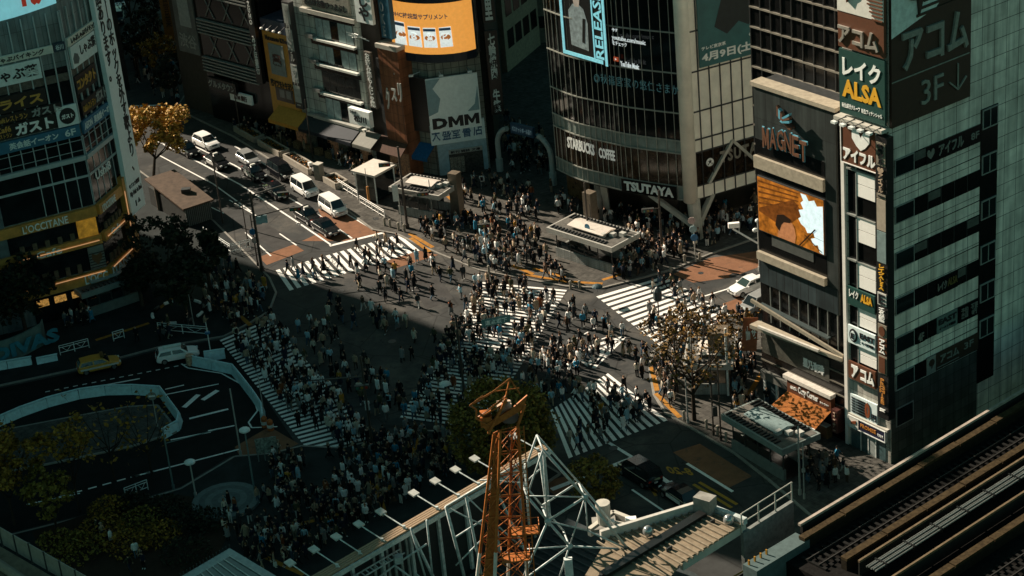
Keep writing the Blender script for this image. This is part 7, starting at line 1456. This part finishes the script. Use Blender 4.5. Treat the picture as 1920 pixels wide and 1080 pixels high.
def railway():
    z = 7.0; p0, p1 = G(1500, 980, 8.2), G(1800, 800, 8.2); d = flat(p1 - p0).normalized(); F = Face(flat(p0), d); n = F.n
    dk = thing('railway_viaduct', 'dark railway viaduct with parallel tracks beside the tiled office tower', 'viaduct', F.w(10, 0, 10))
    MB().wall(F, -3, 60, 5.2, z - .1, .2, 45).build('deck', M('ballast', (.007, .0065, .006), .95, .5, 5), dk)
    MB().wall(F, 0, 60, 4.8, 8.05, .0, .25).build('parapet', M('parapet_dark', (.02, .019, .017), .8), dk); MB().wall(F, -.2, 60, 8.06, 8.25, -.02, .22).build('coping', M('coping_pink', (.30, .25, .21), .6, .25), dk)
    def u_o(x, y, zz):  # along / across for a pixel at height zz
        p = G(x, y, zz); return (flat(p) - F.O).dot(d), (flat(p) - F.O).dot(n)
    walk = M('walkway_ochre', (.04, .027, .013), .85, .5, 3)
    o1 = u_o(1660, 910, 8)[1]; o2 = u_o(1700, 970, 8)[1]; o3 = u_o(1740, 967, 8.4)[1]; o4 = u_o(1760, 978, 8.4)[1]; o5 = u_o(1790, 1005, 8.2)[1]; o6 = u_o(1820, 1010, 8)[1]; o6 = max(o6, o5 + 1.8)
    for i, o in enumerate((o1, o2, o6, o6 + 5.5)):
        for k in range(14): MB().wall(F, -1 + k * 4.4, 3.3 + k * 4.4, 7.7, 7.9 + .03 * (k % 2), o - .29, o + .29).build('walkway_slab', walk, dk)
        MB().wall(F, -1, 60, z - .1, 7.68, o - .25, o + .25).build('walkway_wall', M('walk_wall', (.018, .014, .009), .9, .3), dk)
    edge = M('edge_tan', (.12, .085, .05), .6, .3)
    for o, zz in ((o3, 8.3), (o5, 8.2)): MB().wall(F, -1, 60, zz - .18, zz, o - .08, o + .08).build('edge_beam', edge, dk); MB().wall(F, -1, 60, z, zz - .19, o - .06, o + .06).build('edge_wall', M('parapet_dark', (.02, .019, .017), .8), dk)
    for i in range(5): MB().tube(F.w(-1, 8.1 + .06 * (i % 2), o4 - .35 + .2 * i), F.w(60, 8.1 + .06 * (i % 2), o4 - .35 + .2 * i), .065, 7).build('pipe', M('pipe_grey', (.13, .14, .13), .4, .2), dk)
    m = MB()
    for i in range(20): u = i * 3; m.wall(F, u, u + .12, 7.9, 8.25, o4 - .5, o4 + .6)
    m.build('pipe_straps', BLACK, dk)
    for oc, q in (((o1 + o2) / 2, 1.1), (o6 + 2.7, 1.1)):
        m = MB()
        for i in range(90): u = -2 + i * .68; m.wall(F, u, u + .24, z - .08, z + .06, oc - 1.15, oc + 1.15)
        m.build('sleepers', M('sleeper', (.009, .009, .0085), .8, .3), dk)
        for s in (-.53, .53): MB().wall(F, -2, 60, z + .06, z + .2, oc + s - .04, oc + s + .04).build('rail', M('rail_steel', (.02, .018, .016), .5, .2), dk)
    MB().wall(F, -6, -.5, 5.5, 7.6, .0, o1 + .3).build('service_deck', M('service_deck', (.07, .10, .10), .8), dk)
    for i in range(4): MB().wall(F, -4 - i * .6, -3.9 - i * .6, 7.6, 8.0, .3, .45).build('guard_post', M('guard_orange', (.28, .14, .02), .6), dk)
    w = thing('yellow_edge_road', 'dark platform strip with two long yellow lines beside the viaduct', 'platform', G(1420, 1040, 5)); q = [G(1340, 1110, 5.2), G(1500, 1010, 5.2), G(1530, 1030, 5.2), G(1400, 1130, 5.2)]; MB().prism(q, Z * .1).build('deck', M('ballast', (.020, .018, .016), .95), w)
    for a, b in (((1350, 1096), (1495, 1012)), ((1375, 1096), (1505, 1020))): MB().bar(G(*a, 5.35), G(*b, 5.35), .14, .03).build('yellow_line', YPAINT, w)
    return F
railway()
# ================================================================ people
def skin_body(pose, fem, fingers=True):
    """one continuous figure grown from a jointed skeleton; returns vertices, faces and a material index per face (skin, top, legs, shoes)"""
    sh = .19 if fem else .215; hp = .10; V_ = []; E_ = []; R_ = []; reg = []
    def v(p, r, par=None, g=1):
        V_.append(Vector(p)); R_.append(r); i = len(V_) - 1
        if par is not None: E_.append((par, i)); reg.append(g)
        return i
    pel = v((0, 0, .93), (.145, .115)); sp = v((0, 0, 1.12), (.13, .10), pel, 1); ch = v((0, 0, 1.33), (.165, .11), sp, 1); nk = v((0, .005, 1.46), (.055, .055), ch, 1); hd = v((0, .02, 1.56), (.075, .085), nk, 0); tp = v((0, .015, 1.66), (.078, .09), hd, 0); v((0, .0, 1.715), (.05, .055), tp, 0); v((0, .125, 1.575), (.018, .018), hd, 0)
    for s, (swing, lift, elbow, leg, knee) in zip((-1, 1), pose):
        a = v((s * sh, 0, 1.40), (.058, .058), ch, 1); el = v((s * (sh + .05), math.sin(swing) * .27, 1.40 - math.cos(swing) * .27), (.045, .045), a, 1)
        fa = swing + elbow; wr = v((s * (sh + .05 - lift * .12), V_[el].y + math.sin(fa) * .24, V_[el].z - math.cos(fa) * .24), (.03, .034), el, 1)
        dv = Vector((0, math.sin(fa), -math.cos(fa))); pm = v(V_[wr] + dv * .075, (.022, .04), wr, 0); out = Vector((s * 1.0, 0, 0)); fw_ = dv.cross(out)
        if fingers:
            for k, ln in enumerate((.075, .085, .08, .06)):
                off = fw_ * (.027 - .018 * k); b = v(V_[pm] + off + dv * .03, .0095, pm, 0); m_ = v(V_[b] + dv * ln * .5 - out * .006, .009, b, 0); v(V_[m_] + dv * ln * .4 - out * .02, .008, m_, 0)
            b = v(V_[wr] + dv * .05 + fw_ * .045, .011, wr, 0); v(V_[b] + dv * .045 + fw_ * .02 - out * .01, .009, b, 0)
        else: v(V_[pm] + dv * .075 - out * .01, (.012, .03), pm, 0)
        h = v((s * hp, 0, .86), (.098, .098), pel, 2); kn = v((s * hp, math.sin(leg) * .42, .86 - math.cos(leg) * .42), (.062, .065), h, 2); lk = leg - knee
        an = v((s * hp, V_[kn].y + math.sin(lk) * .40, V_[kn].z - math.cos(lk) * .40), (.042, .045), kn, 2); td = Vector((0, math.cos(lk * .6), math.sin(lk * .6))); he = v(V_[an] + Vector((0, -.035, -.045)), (.04, .038), an, 3); v(V_[an] + td * .16 + Vector((0, 0, -.055)), (.042, .028), an, 3)
    mn = min(p.z for p in V_) - .03
    V_ = [p - Z * mn for p in V_]
    me = bpy.data.meshes.new('skeleton'); me.from_pydata([tuple(p) for p in V_], E_, []); ob = bpy.data.objects.new('skeleton', me); COL.objects.link(ob); ob.modifiers.new('s', 'SKIN')
    for i, d in enumerate(me.skin_vertices[0].data): d.radius = R_[i] if isinstance(R_[i], tuple) else (R_[i], R_[i]); d.use_root = i == 0
    ob.modifiers[0].use_smooth_shade = True
    if fingers: sb = ob.modifiers.new('d', 'SUBSURF'); sb.levels = 1; sb.render_levels = 1
    dg = bpy.context.evaluated_depsgraph_get(); m2 = bpy.data.meshes.new_from_object(ob.evaluated_get(dg)); bpy.data.objects.remove(ob); bpy.data.meshes.remove(me)
    segs = [(V_[a], V_[b], g) for (a, b), g in zip(E_, reg)]
    for p in m2.polygons:
        c = p.center; best = None
        for a, b, g in segs:
            ab = b - a; t = max(0, min(1, (c - a).dot(ab) / max(ab.dot(ab), 1e-9))); d = (c - a - ab * t).length
            if best is None or d < best[0]: best = (d, g)
        g = best[1]
        if g == 1 and c.z > 1.475 - mn: g = 0
        if g == 2 and c.z > .97 - mn: g = 1
        p.material_index = g; p.use_smooth = True
    return m2, -mn
WALK = [((.5, 0, .3, -.38, .25), (-.45, 0, .25, .42, .02)), ((-.4, 0, .3, .36, .05), (.45, .3, .5, -.34, .35)), ((.25, 0, .2, -.22, .12), (-.2, 0, .2, .24, .0))]
STAND = [((.05, 0, .12, .0, .0), (-.04, 0, .1, .06, .02)), ((.15, 1, 1.75, .02, 0), (.02, .2, .2, -.03, .0)), ((.25, 1.1, 1.5, .05, .03), (.25, 1.1, 1.55, -.04, 0))]
SKINM = M('skin', (.36, .215, .15), .6, .12)
def M_(k, c): return M('cloth_' + k, c, .85, .15, 6)
TOPS = {'white': (.62, .62, .60), 'cream': (.46, .41, .33), 'beige': (.27, .205, .14), 'grey': (.17, .18, .18), 'black': (.009, .010, .011), 'charcoal': (.030, .033, .035), 'navy': (.014, .02, .034), 'pale blue': (.25, .40, .47), 'blue': (.03, .17, .27), 'brown': (.075, .045, .03), 'mustard': (.33, .17, .03), 'olive': (.06, .06, .035), 'rust': (.18, .06, .025)}
LEGS = {'black': (.008, .009, .010), 'navy': (.016, .022, .035), 'grey': (.10, .105, .105), 'beige': (.25, .20, .14), 'white': (.5, .5, .48), 'brown': (.06, .04, .028), 'denim': (.05, .09, .13)}
HAIRC = {'black': (.010, .008, .007), 'brown': (.045, .025, .015), 'light brown': (.12, .07, .035)}
TOPW = ['white'] * 10 + ['cream'] * 5 + ['beige'] * 5 + ['grey'] * 6 + ['black'] * 22 + ['charcoal'] * 12 + ['navy'] * 8 + ['pale blue'] * 4 + ['blue'] * 2 + ['brown'] * 3 + ['mustard'] + ['olive'] * 3 + ['rust']
LEGW = ['black'] * 16 + ['navy'] * 6 + ['grey'] * 4 + ['beige'] * 5 + ['white'] * 3 + ['brown'] * 2 + ['denim'] * 5
SHOES = [M_('shoe_white', (.5, .5, .48)), M_('shoe_black', (.01, .01, .01)), M_('shoe_black', (.01, .01, .01))]
BODIES = []
def protos():
    for fem in (0, 1):
        for kind, poses in (('walking', WALK), ('standing', STAND)):
            for p in poses:
                me, dz = skin_body(p, fem); lo, _ = skin_body(p, fem, False)
                for m in (me, lo):
                    for x in (SKINM, M_('t_white', TOPS['white']), M_('l_black', LEGS['black']), SHOES[1]): m.materials.append(x)
                BODIES.append((fem, kind, me, lo, dz))
protos()
def hair_mesh(long):
    m = MB(); n = 10; m.ball((0, .005, 1.655), .098, .112, .092, n, 5)
    # fringe line: keep the cap above the face, fall behind
    m.v = [(x, y - (.022 if z < 1.64 else 0), max(z, 1.60 if y > .02 else (1.36 if long else 1.56))) for x, y, z in m.v]
    if long: m.prism([Vector((-.085, -.055, 1.62)), Vector((.085, -.055, 1.62)), Vector((.075, -.13, 1.60)), Vector((-.075, -.13, 1.60))], Vector((0, -.01, -.30)))
    return m
def eyes(m):
    for s in (-1, 1): m.box((s * .033, .108, 1.600), .014, .008, .008)
    return m
HAIRS = [eyes(hair_mesh(0)).mesh('hair', [M_('h_black', HAIRC['black'])]), eyes(hair_mesh(1)).mesh('hair', [M_('h_black', HAIRC['black'])])]
def flare(z0, z1, r0, r1, dy=.0):
    m = MB(); n = 12; k = [Vector((math.cos(6.283 * i / n), math.sin(6.283 * i / n) * .78, 0)) for i in range(n)]; z2 = z0 * .45 + z1 * .55; rm = r0 * .4 + r1 * .6
    for (za, ra), (zb, rb) in (((z0, r0), (z2, rm)), ((z2, rm), (z1, r1))):
        for i in range(n): j = (i + 1) % n; wv = 1 + .06 * (i % 2); wj = 1 + .06 * (j % 2); m.face([k[i] * ra * wv + Z * za, k[j] * ra * wj + Z * za, k[j] * rb * wj + Z * zb, k[i] * rb * wv + Z * zb])
    return m
SKIRT = flare(1.04, .34, .155, .30).mesh('skirt', [M_('t_white', TOPS['white'])]); COAT = flare(1.36, .50, .195, .245).mesh('coat', [M_('t_white', TOPS['white'])]); JACK = flare(1.38, .84, .20, .205).mesh('jacket', [M_('t_white', TOPS['white'])])
def mpack():
    m = MB(); m.prism([Vector((-.15, -.12, .98)), Vector((.15, -.12, .98)), Vector((.13, -.28, 1.0)), Vector((-.13, -.28, 1.0))], Vector((0, .0, .42)))
    for s in (-1, 1): m.path([Vector((s * .1, -.13, 1.38)), Vector((s * .1, .0, 1.46)), Vector((s * .1, .13, 1.34)), Vector((s * .1, .1, 1.1))], .022, 5)
    return m.mesh('backpack', [M_('pack_black', (.012, .012, .013))])
PACK = mpack()
def mhat(): m = MB(); m.lathe((0, .0, 1.675), [(.16, 0), (.165, .012), (.105, .03), (.10, .09), (.06, .12), (.0, .125)], 12); return m.mesh('hat', [M_('hat', (.2, .17, .12))])
HAT = mhat()
def mtote(): m = MB(); m.prism([Vector((-.04, -.15, 0)), Vector((.04, -.15, 0)), Vector((.06, .15, 0)), Vector((-.06, .15, 0))], Z * .34); m.path([Vector((0, -.09, .34)), Vector((0, -.05, .5)), Vector((0, .05, .5)), Vector((0, .09, .34))], .012, 5); return m.mesh('tote_bag', [M_('tote', (.5, .5, .47))])
TOTE = mtote()
RP = random.Random(2024)
def inpoly(x, y, q):
    ins = False; j = len(q) - 1
    for i in range(len(q)):
        if (q[i][1] > y) != (q[j][1] > y) and x < (q[j][0] - q[i][0]) * (y - q[i][1]) / (q[j][1] - q[i][1]) + q[i][0]: ins = not ins
        j = i
    return ins
# where people stand: photo outline on the ground, how many, heading (None: any), share walking, place words
ZL, ZC, ZT, ZR, ZN = (math.atan2(-1, .35), math.atan2(-.92, -.36), math.atan2(.45, 1), math.atan2(-.6, .75), math.atan2(-.75, .6))
PLACES = [
    ([(505, 862), (566, 846), (640, 850), (765, 815), (855, 818), (862, 880), (810, 915), (720, 968), (640, 1018), (560, 1065), (500, 1078), (455, 1050), (520, 950)], 250, None, .45, 'on the shaded plaza'),
    ([(420, 950), (500, 930), (520, 960), (455, 1050), (420, 1020)], 14, None, .3, 'by the plaza shrubs'),
    ([(424, 640), (508, 602), (600, 705), (520, 745)], 62, ZL, .9, 'on the upper bus road zebra'), ([(520, 745), (600, 705), (704, 826), (588, 855)], 68, ZL, .9, 'on the lower bus road zebra'),
    ([(540, 600), (600, 600), (720, 700), (770, 760), (720, 800), (640, 740)], 46, ZC, .85, 'on asphalt beside bus road zebra'), ([(560, 560), (690, 560), (830, 640), (770, 690), (680, 640)], 24, ZC, .9, 'in the open crossing middle'),
    ([(905, 532), (1060, 546), (1005, 640), (845, 625)], 76, ZC, .9, 'on the sunny long zebra'), ([(845, 625), (1005, 640), (960, 705), (805, 695)], 72, ZC, .9, 'midway along the long zebra'), ([(805, 695), (955, 705), (905, 735), (860, 800), (757, 785)], 46, ZC, .9, 'on the shaded long zebra'),
    ([(1050, 640), (1215, 668), (1215, 715), (1120, 715), (1035, 770), (975, 740), (1000, 680)], 70, None, .8, 'by the painted triangle'), ([(1070, 575), (1130, 600), (1180, 640), (1080, 640), (1040, 620)], 14, ZC, .9, 'beyond the painted triangle'),
    ([(1140, 705), (1238, 782), (1075, 852), (1034, 782)], 42, ZN, .9, 'on zebra beside the clipped tree'),
    ([(1122, 560), (1245, 522), (1385, 600), (1255, 655)], 32, ZR, .9, 'on zebra before the white sedan'),
    ([(1262, 640), (1400, 592), (1418, 700), (1380, 760), (1372, 690), (1290, 690), (1235, 690)], 84, None, .35, 'in crowd near the small shops'), ([(1222, 690), (1262, 690), (1270, 760), (1245, 770)], 14, None, .6, 'on kerb under the bare tree'), ([(1376, 745), (1440, 740), (1440, 800), (1380, 790)], 12, None, .4, 'by the small shops'), ([(1490, 855), (1580, 870), (1600, 905), (1540, 925), (1500, 900)], 18, None, .5, 'below the orange awning'),
    ([(525, 512), (750, 446), (785, 468), (560, 535)], 22, ZT, .9, 'on the upper zebra crossing'), ([(640, 520), (800, 480), (905, 530), (850, 600), (760, 580), (700, 560)], 36, ZC, .9, 'on sunny asphalt'),
    ([(780, 430), (850, 415), (1000, 430), (1035, 500), (1060, 533), (985, 520), (900, 505), (830, 475)], 112, None, .6, 'before the drum'), ([(1160, 500), (1185, 455), (1250, 440), (1290, 480), (1205, 518), (1150, 532)], 62, None, .5, 'before the drum'), ([(1240, 440), (1420, 370), (1420, 432), (1310, 475)], 55, None, .4, 'under the arcade'), ([(1150, 400), (1280, 430), (1240, 455), (1180, 450)], 26, None, .3, 'under the arcade'), ([(1030, 360), (1130, 390), (1150, 420), (1040, 405)], 26, None, .5, 'under the drum'),
    ([(600, 285), (700, 305), (760, 335), (720, 345), (660, 330)], 28, None, .7, 'on the row pavement'), ([(400, 215), (600, 275), (580, 290), (420, 240)], 30, None, .6, 'on the row pavement'), ([(840, 345), (930, 335), (1020, 370), (1010, 420), (880, 400)], 52, None, .8, 'alley mouth'), ([(940, 225), (1025, 260), (1030, 340), (950, 320)], 55, None, .8, 'in the alley'),
    ([(400, 485), (500, 545), (500, 582), (440, 615), (380, 590), (390, 520)], 60, None, .5, 'on the western pavement'), ([(300, 600), (430, 620), (300, 645), (200, 660)], 8, None, .3, 'west'), ([(235, 60), (325, 60), (345, 200), (262, 170)], 65, None, .8, 'far street'), ([(110, 560), (160, 560), (180, 610), (120, 620)], 16, None, .4, 'west'), ([(180, 1000), (260, 1050), (300, 1078), (220, 1078)], 7, None, .3, 'beside the gold shrubs')]
spots = []
for poly, n, hdg, walk, where in PLACES:
    xs = [p[0] for p in poly]; ys = [p[1] for p in poly]; k = 0; tries = 0
    while k < n and tries < n * 40:
        tries += 1; x, y = RP.uniform(min(xs), max(xs)), RP.uniform(min(ys), max(ys))
        if not inpoly(x, y, poly): continue
        g_ = G(x, y)
        if noise.noise(Vector((g_.x * .22, g_.y * .22, 3.3))) < -.30 + .3 * (RP.random() - .5): continue
        if any((g_.x - s[0]) ** 2 + (g_.y - s[1]) ** 2 < .34 for s in spots): continue
        h = RP.uniform(0, 6.283) if hdg is None else hdg + RP.choice((0, math.pi)) + RP.gauss(0, .25)
        spots.append((g_.x, g_.y, h, RP.random() < walk, where, y)); k += 1
spots.sort(key=lambda s: s[1])
near, rest = spots[:300], spots[300:]
used = set(); totes = 0
def put(mesh, name, parent, mats, z):
    o = bpy.data.objects.new(name, mesh); COL.objects.link(o); o.parent = parent; o.location = (0, 0, z)
    for i, m in enumerate(mats): o.material_slots[i].link = 'OBJECT'; o.material_slots[i].material = m
    return o
def dress():
    top = RP.choice(TOPW); leg = RP.choice(LEGW); fem = RP.random() < .5; long = fem and RP.random() < .75; hair = RP.choice(('black', 'black', 'black', 'brown', 'light brown')); garment = RP.choice(('skirt', 'coat', 'shirt', 'shirt', 'jacket') if fem else ('jacket', 'jacket', 'shirt', 'coat', 'shirt')); pack = RP.random() < .22 and garment != 'coat'; hat = RP.random() < .08
    return top, leg, fem, long, hair, garment, pack, hat
for x, y, h, walk, where, _ in near:
    for _t in range(400):
        top, leg, fem, long, hair, garment, pack, hat = dress()
        up = {'coat': 'long %s coat', 'jacket': '%s jacket', 'shirt': '%s top', 'skirt': '%s top'}[garment] % top.replace('pale blue', 'sky-blue')
        lab = '%s haired person in %s, %s %s%s %s' % ('long' if long else {'black': 'dark', 'brown': 'brown', 'light brown': 'fair'}[hair], up, leg, 'skirt' if garment == 'skirt' else 'trousers', ', hat' if hat else ', backpack' if pack else '', where)
        if lab not in used: break
    used.add(lab); c = [b for b in BODIES if b[0] == fem and b[1] == ('walking' if walk else 'standing')]; bi = RP.randrange(len(c)); _f, _k, me, lo, dz = c[bi]; s = RP.uniform(.93, 1.0) * (.955 if fem else 1.02)
    o = bpy.data.objects.new('person', me); COL.objects.link(o); o.location = (x, y, gz(x, y)); o.rotation_euler = (0, 0, h - math.pi / 2); o.scale = (s, s, s)
    for i, m in enumerate((SKINM, M_('t_' + top, TOPS[top]), M_('l_' + leg, LEGS[leg]), RP.choice(SHOES))): o.material_slots[i].link = 'OBJECT'; o.material_slots[i].material = m
    tag(o, lab, 'person', 'people of the crowd'); hm = M_('h_' + hair, HAIRC[hair]); put(HAIRS[1 if long else 0], 'hair', o, [hm], dz)
    if garment == 'skirt': put(SKIRT, 'skirt', o, [M_('l_' + leg, LEGS[leg])], dz)
    if garment == 'coat': put(COAT, 'coat', o, [M_('t_' + top, TOPS[top])], dz)
    if garment == 'jacket': put(JACK, 'jacket', o, [M_('t_' + top, TOPS[top])], dz)
    if pack: put(PACK, 'backpack', o, [M_('pack_black', (.012, .012, .013))], dz)
    if RP.random() < .12 and not pack and totes < 24:
        tl = 'tote bag of person in %s, %s %s %s' % (up, leg, 'skirt' if garment == 'skirt' else 'trousers', where); hand = Matrix.Rotation(h - math.pi / 2, 3, 'Z') @ Vector((.31 * s, .02, .33))
        if tl not in used: used.add(tl); totes += 1; b = bpy.data.objects.new('tote_bag', TOTE); COL.objects.link(b); b.location = o.location + hand; b.rotation_euler = (0, 0, h - math.pi / 2); tag(b, tl, 'bag', 'bags carried in the crowd')
    if hat: put(HAT, 'hat', o, [M_('hat', (.2, .17, .12))], dz)
# the farther crowd as one mass
class Mass:
    def __init__(s): s.v = []; s.f = []; s.mi = []; s.mats = []; s.ix = {}
    def mat(s, m):
        if m.name not in s.ix: s.ix[m.name] = len(s.mats); s.mats.append(m)
        return s.ix[m.name]
    def add(s, me, mx, mats):
        k = len(s.v); s.v += [tuple(mx @ v.co) for v in me.vertices]; ids = [s.mat(m) for m in mats]
        for p in me.polygons: s.f.append(tuple(k + i for i in p.vertices)); s.mi.append(ids[p.material_index])
ms = Mass()
for x, y, h, walk, where, _ in rest:
    top, leg, fem, long, hair, garment, pack, hat = dress(); c = [b for b in BODIES if b[0] == fem and b[1] == ('walking' if walk else 'standing')]; _f, _k, me, lo, dz = c[RP.randrange(len(c))]; s = RP.uniform(.92, 1.0) * (.95 if fem else 1.02)
    mx = Matrix.Translation((x, y, gz(x, y))) @ Matrix.Rotation(h - math.pi / 2, 4, 'Z') @ Matrix.Scale(s, 4); up = Matrix.Translation((0, 0, dz)); tm, lm, hm = M_('t_' + top, TOPS[top]), M_('l_' + leg, LEGS[leg]), M_('h_' + hair, HAIRC[hair])
    ms.add(lo, mx, (SKINM, tm, lm, RP.choice(SHOES))); ms.add(HAIRS[1 if long else 0], mx @ up, (hm,))
    if garment == 'skirt': ms.add(SKIRT, mx @ up, (lm,))
    if garment == 'coat': ms.add(COAT, mx @ up, (tm,))
    if garment == 'jacket': ms.add(JACK, mx @ up, (tm,))
    if pack: ms.add(PACK, mx @ up, (M_('pack_black', (.012, .012, .013)),))
me = bpy.data.meshes.new('crowd'); me.from_pydata(ms.v, [], ms.f)
for m in ms.mats: me.materials.append(m)
me.polygons.foreach_set('material_index', ms.mi); me.polygons.foreach_set('use_smooth', [True] * len(ms.f)); me.update(); o = bpy.data.objects.new('crowd', me); COL.objects.link(o); tag(o, 'dense crowd of walkers on the farther crossings and pavements', 'crowd', kind='stuff')
# parasols held in the crowd
for px, lab, col in (((838, 752), 'small white parasol held over the long zebra crossing', (.55, .58, .56)), ((1122, 568), 'dark teal umbrella over the zebra crossing before the white sedan', (.03, .06, .07))):
    b = at(*px); t = thing('parasol', lab, 'umbrella', b + Z * 1.2); MB().lathe(b + Z * 1.78, [(.55, 0), (.45, .12), (.25, .22), (.0, .28)], 10).build('canopy', M('parasol' + lab[:5], col, .6), t); MB().tube(b + Z * 1.1, b + Z * 2.0, .015, 5).build('shaft', DGREY, t)

def bicycle(px, to, label):
    c = Vector(at(*px)); d = at(*to) - c; d.z = 0; d.normalize(); s = Vector((-d.y, d.x, 0)); t = thing('bicycle', label, 'bicycle', c); bk = M('bike_steel', (.10, .11, .11), .35, .2, metal=.5)
    for k in (-.53, .53):
        w = c + d * k + Z * .33; m = MB(); m.path([w + d * .32 * math.cos(a * .4488) + Z * .32 * math.sin(a * .4488) for a in range(15)], .022, 5); wo = m.build('wheel', TYRE, t); m = MB(); [m.tube(w, w + d * .31 * math.cos(a * .785) + Z * .31 * math.sin(a * .785), .004, 3) for a in range(8)]; m.build('spokes', bk, wo)
    hub, ped, st, hd = c - d * .53 + Z * .33, c - d * .08 + Z * .30, c - d * .22 + Z * .80, c + d * .40 + Z * .82
    m = MB(); m.path([hub, ped, hd, st, ped], .02, 5); m.path([hub, st], .014, 5); m.path([hd, c + d * .53 + Z * .33], .018, 5); m.build('frame', bk, t)
    MB().bar(st - d * .12 + Z * .06, st + d * .14 + Z * .06, .13, .06).build('saddle', TYRE, t); MB().tube(hd - s * .27 + Z * .12, hd + s * .27 + Z * .12, .015, 5).build('handlebar', DGREY, t); MB().box(hd + d * .2 + Z * .08, .15, .17, .11, math.atan2(d.y, d.x)).build('basket', DGREY, t)
bicycle((622, 498), (600, 512), 'bicycle with a front basket wheeled over the upper zebra'); bicycle((610, 770), (640, 758), 'bicycle with a front basket in the crowd on the bus road zebra')
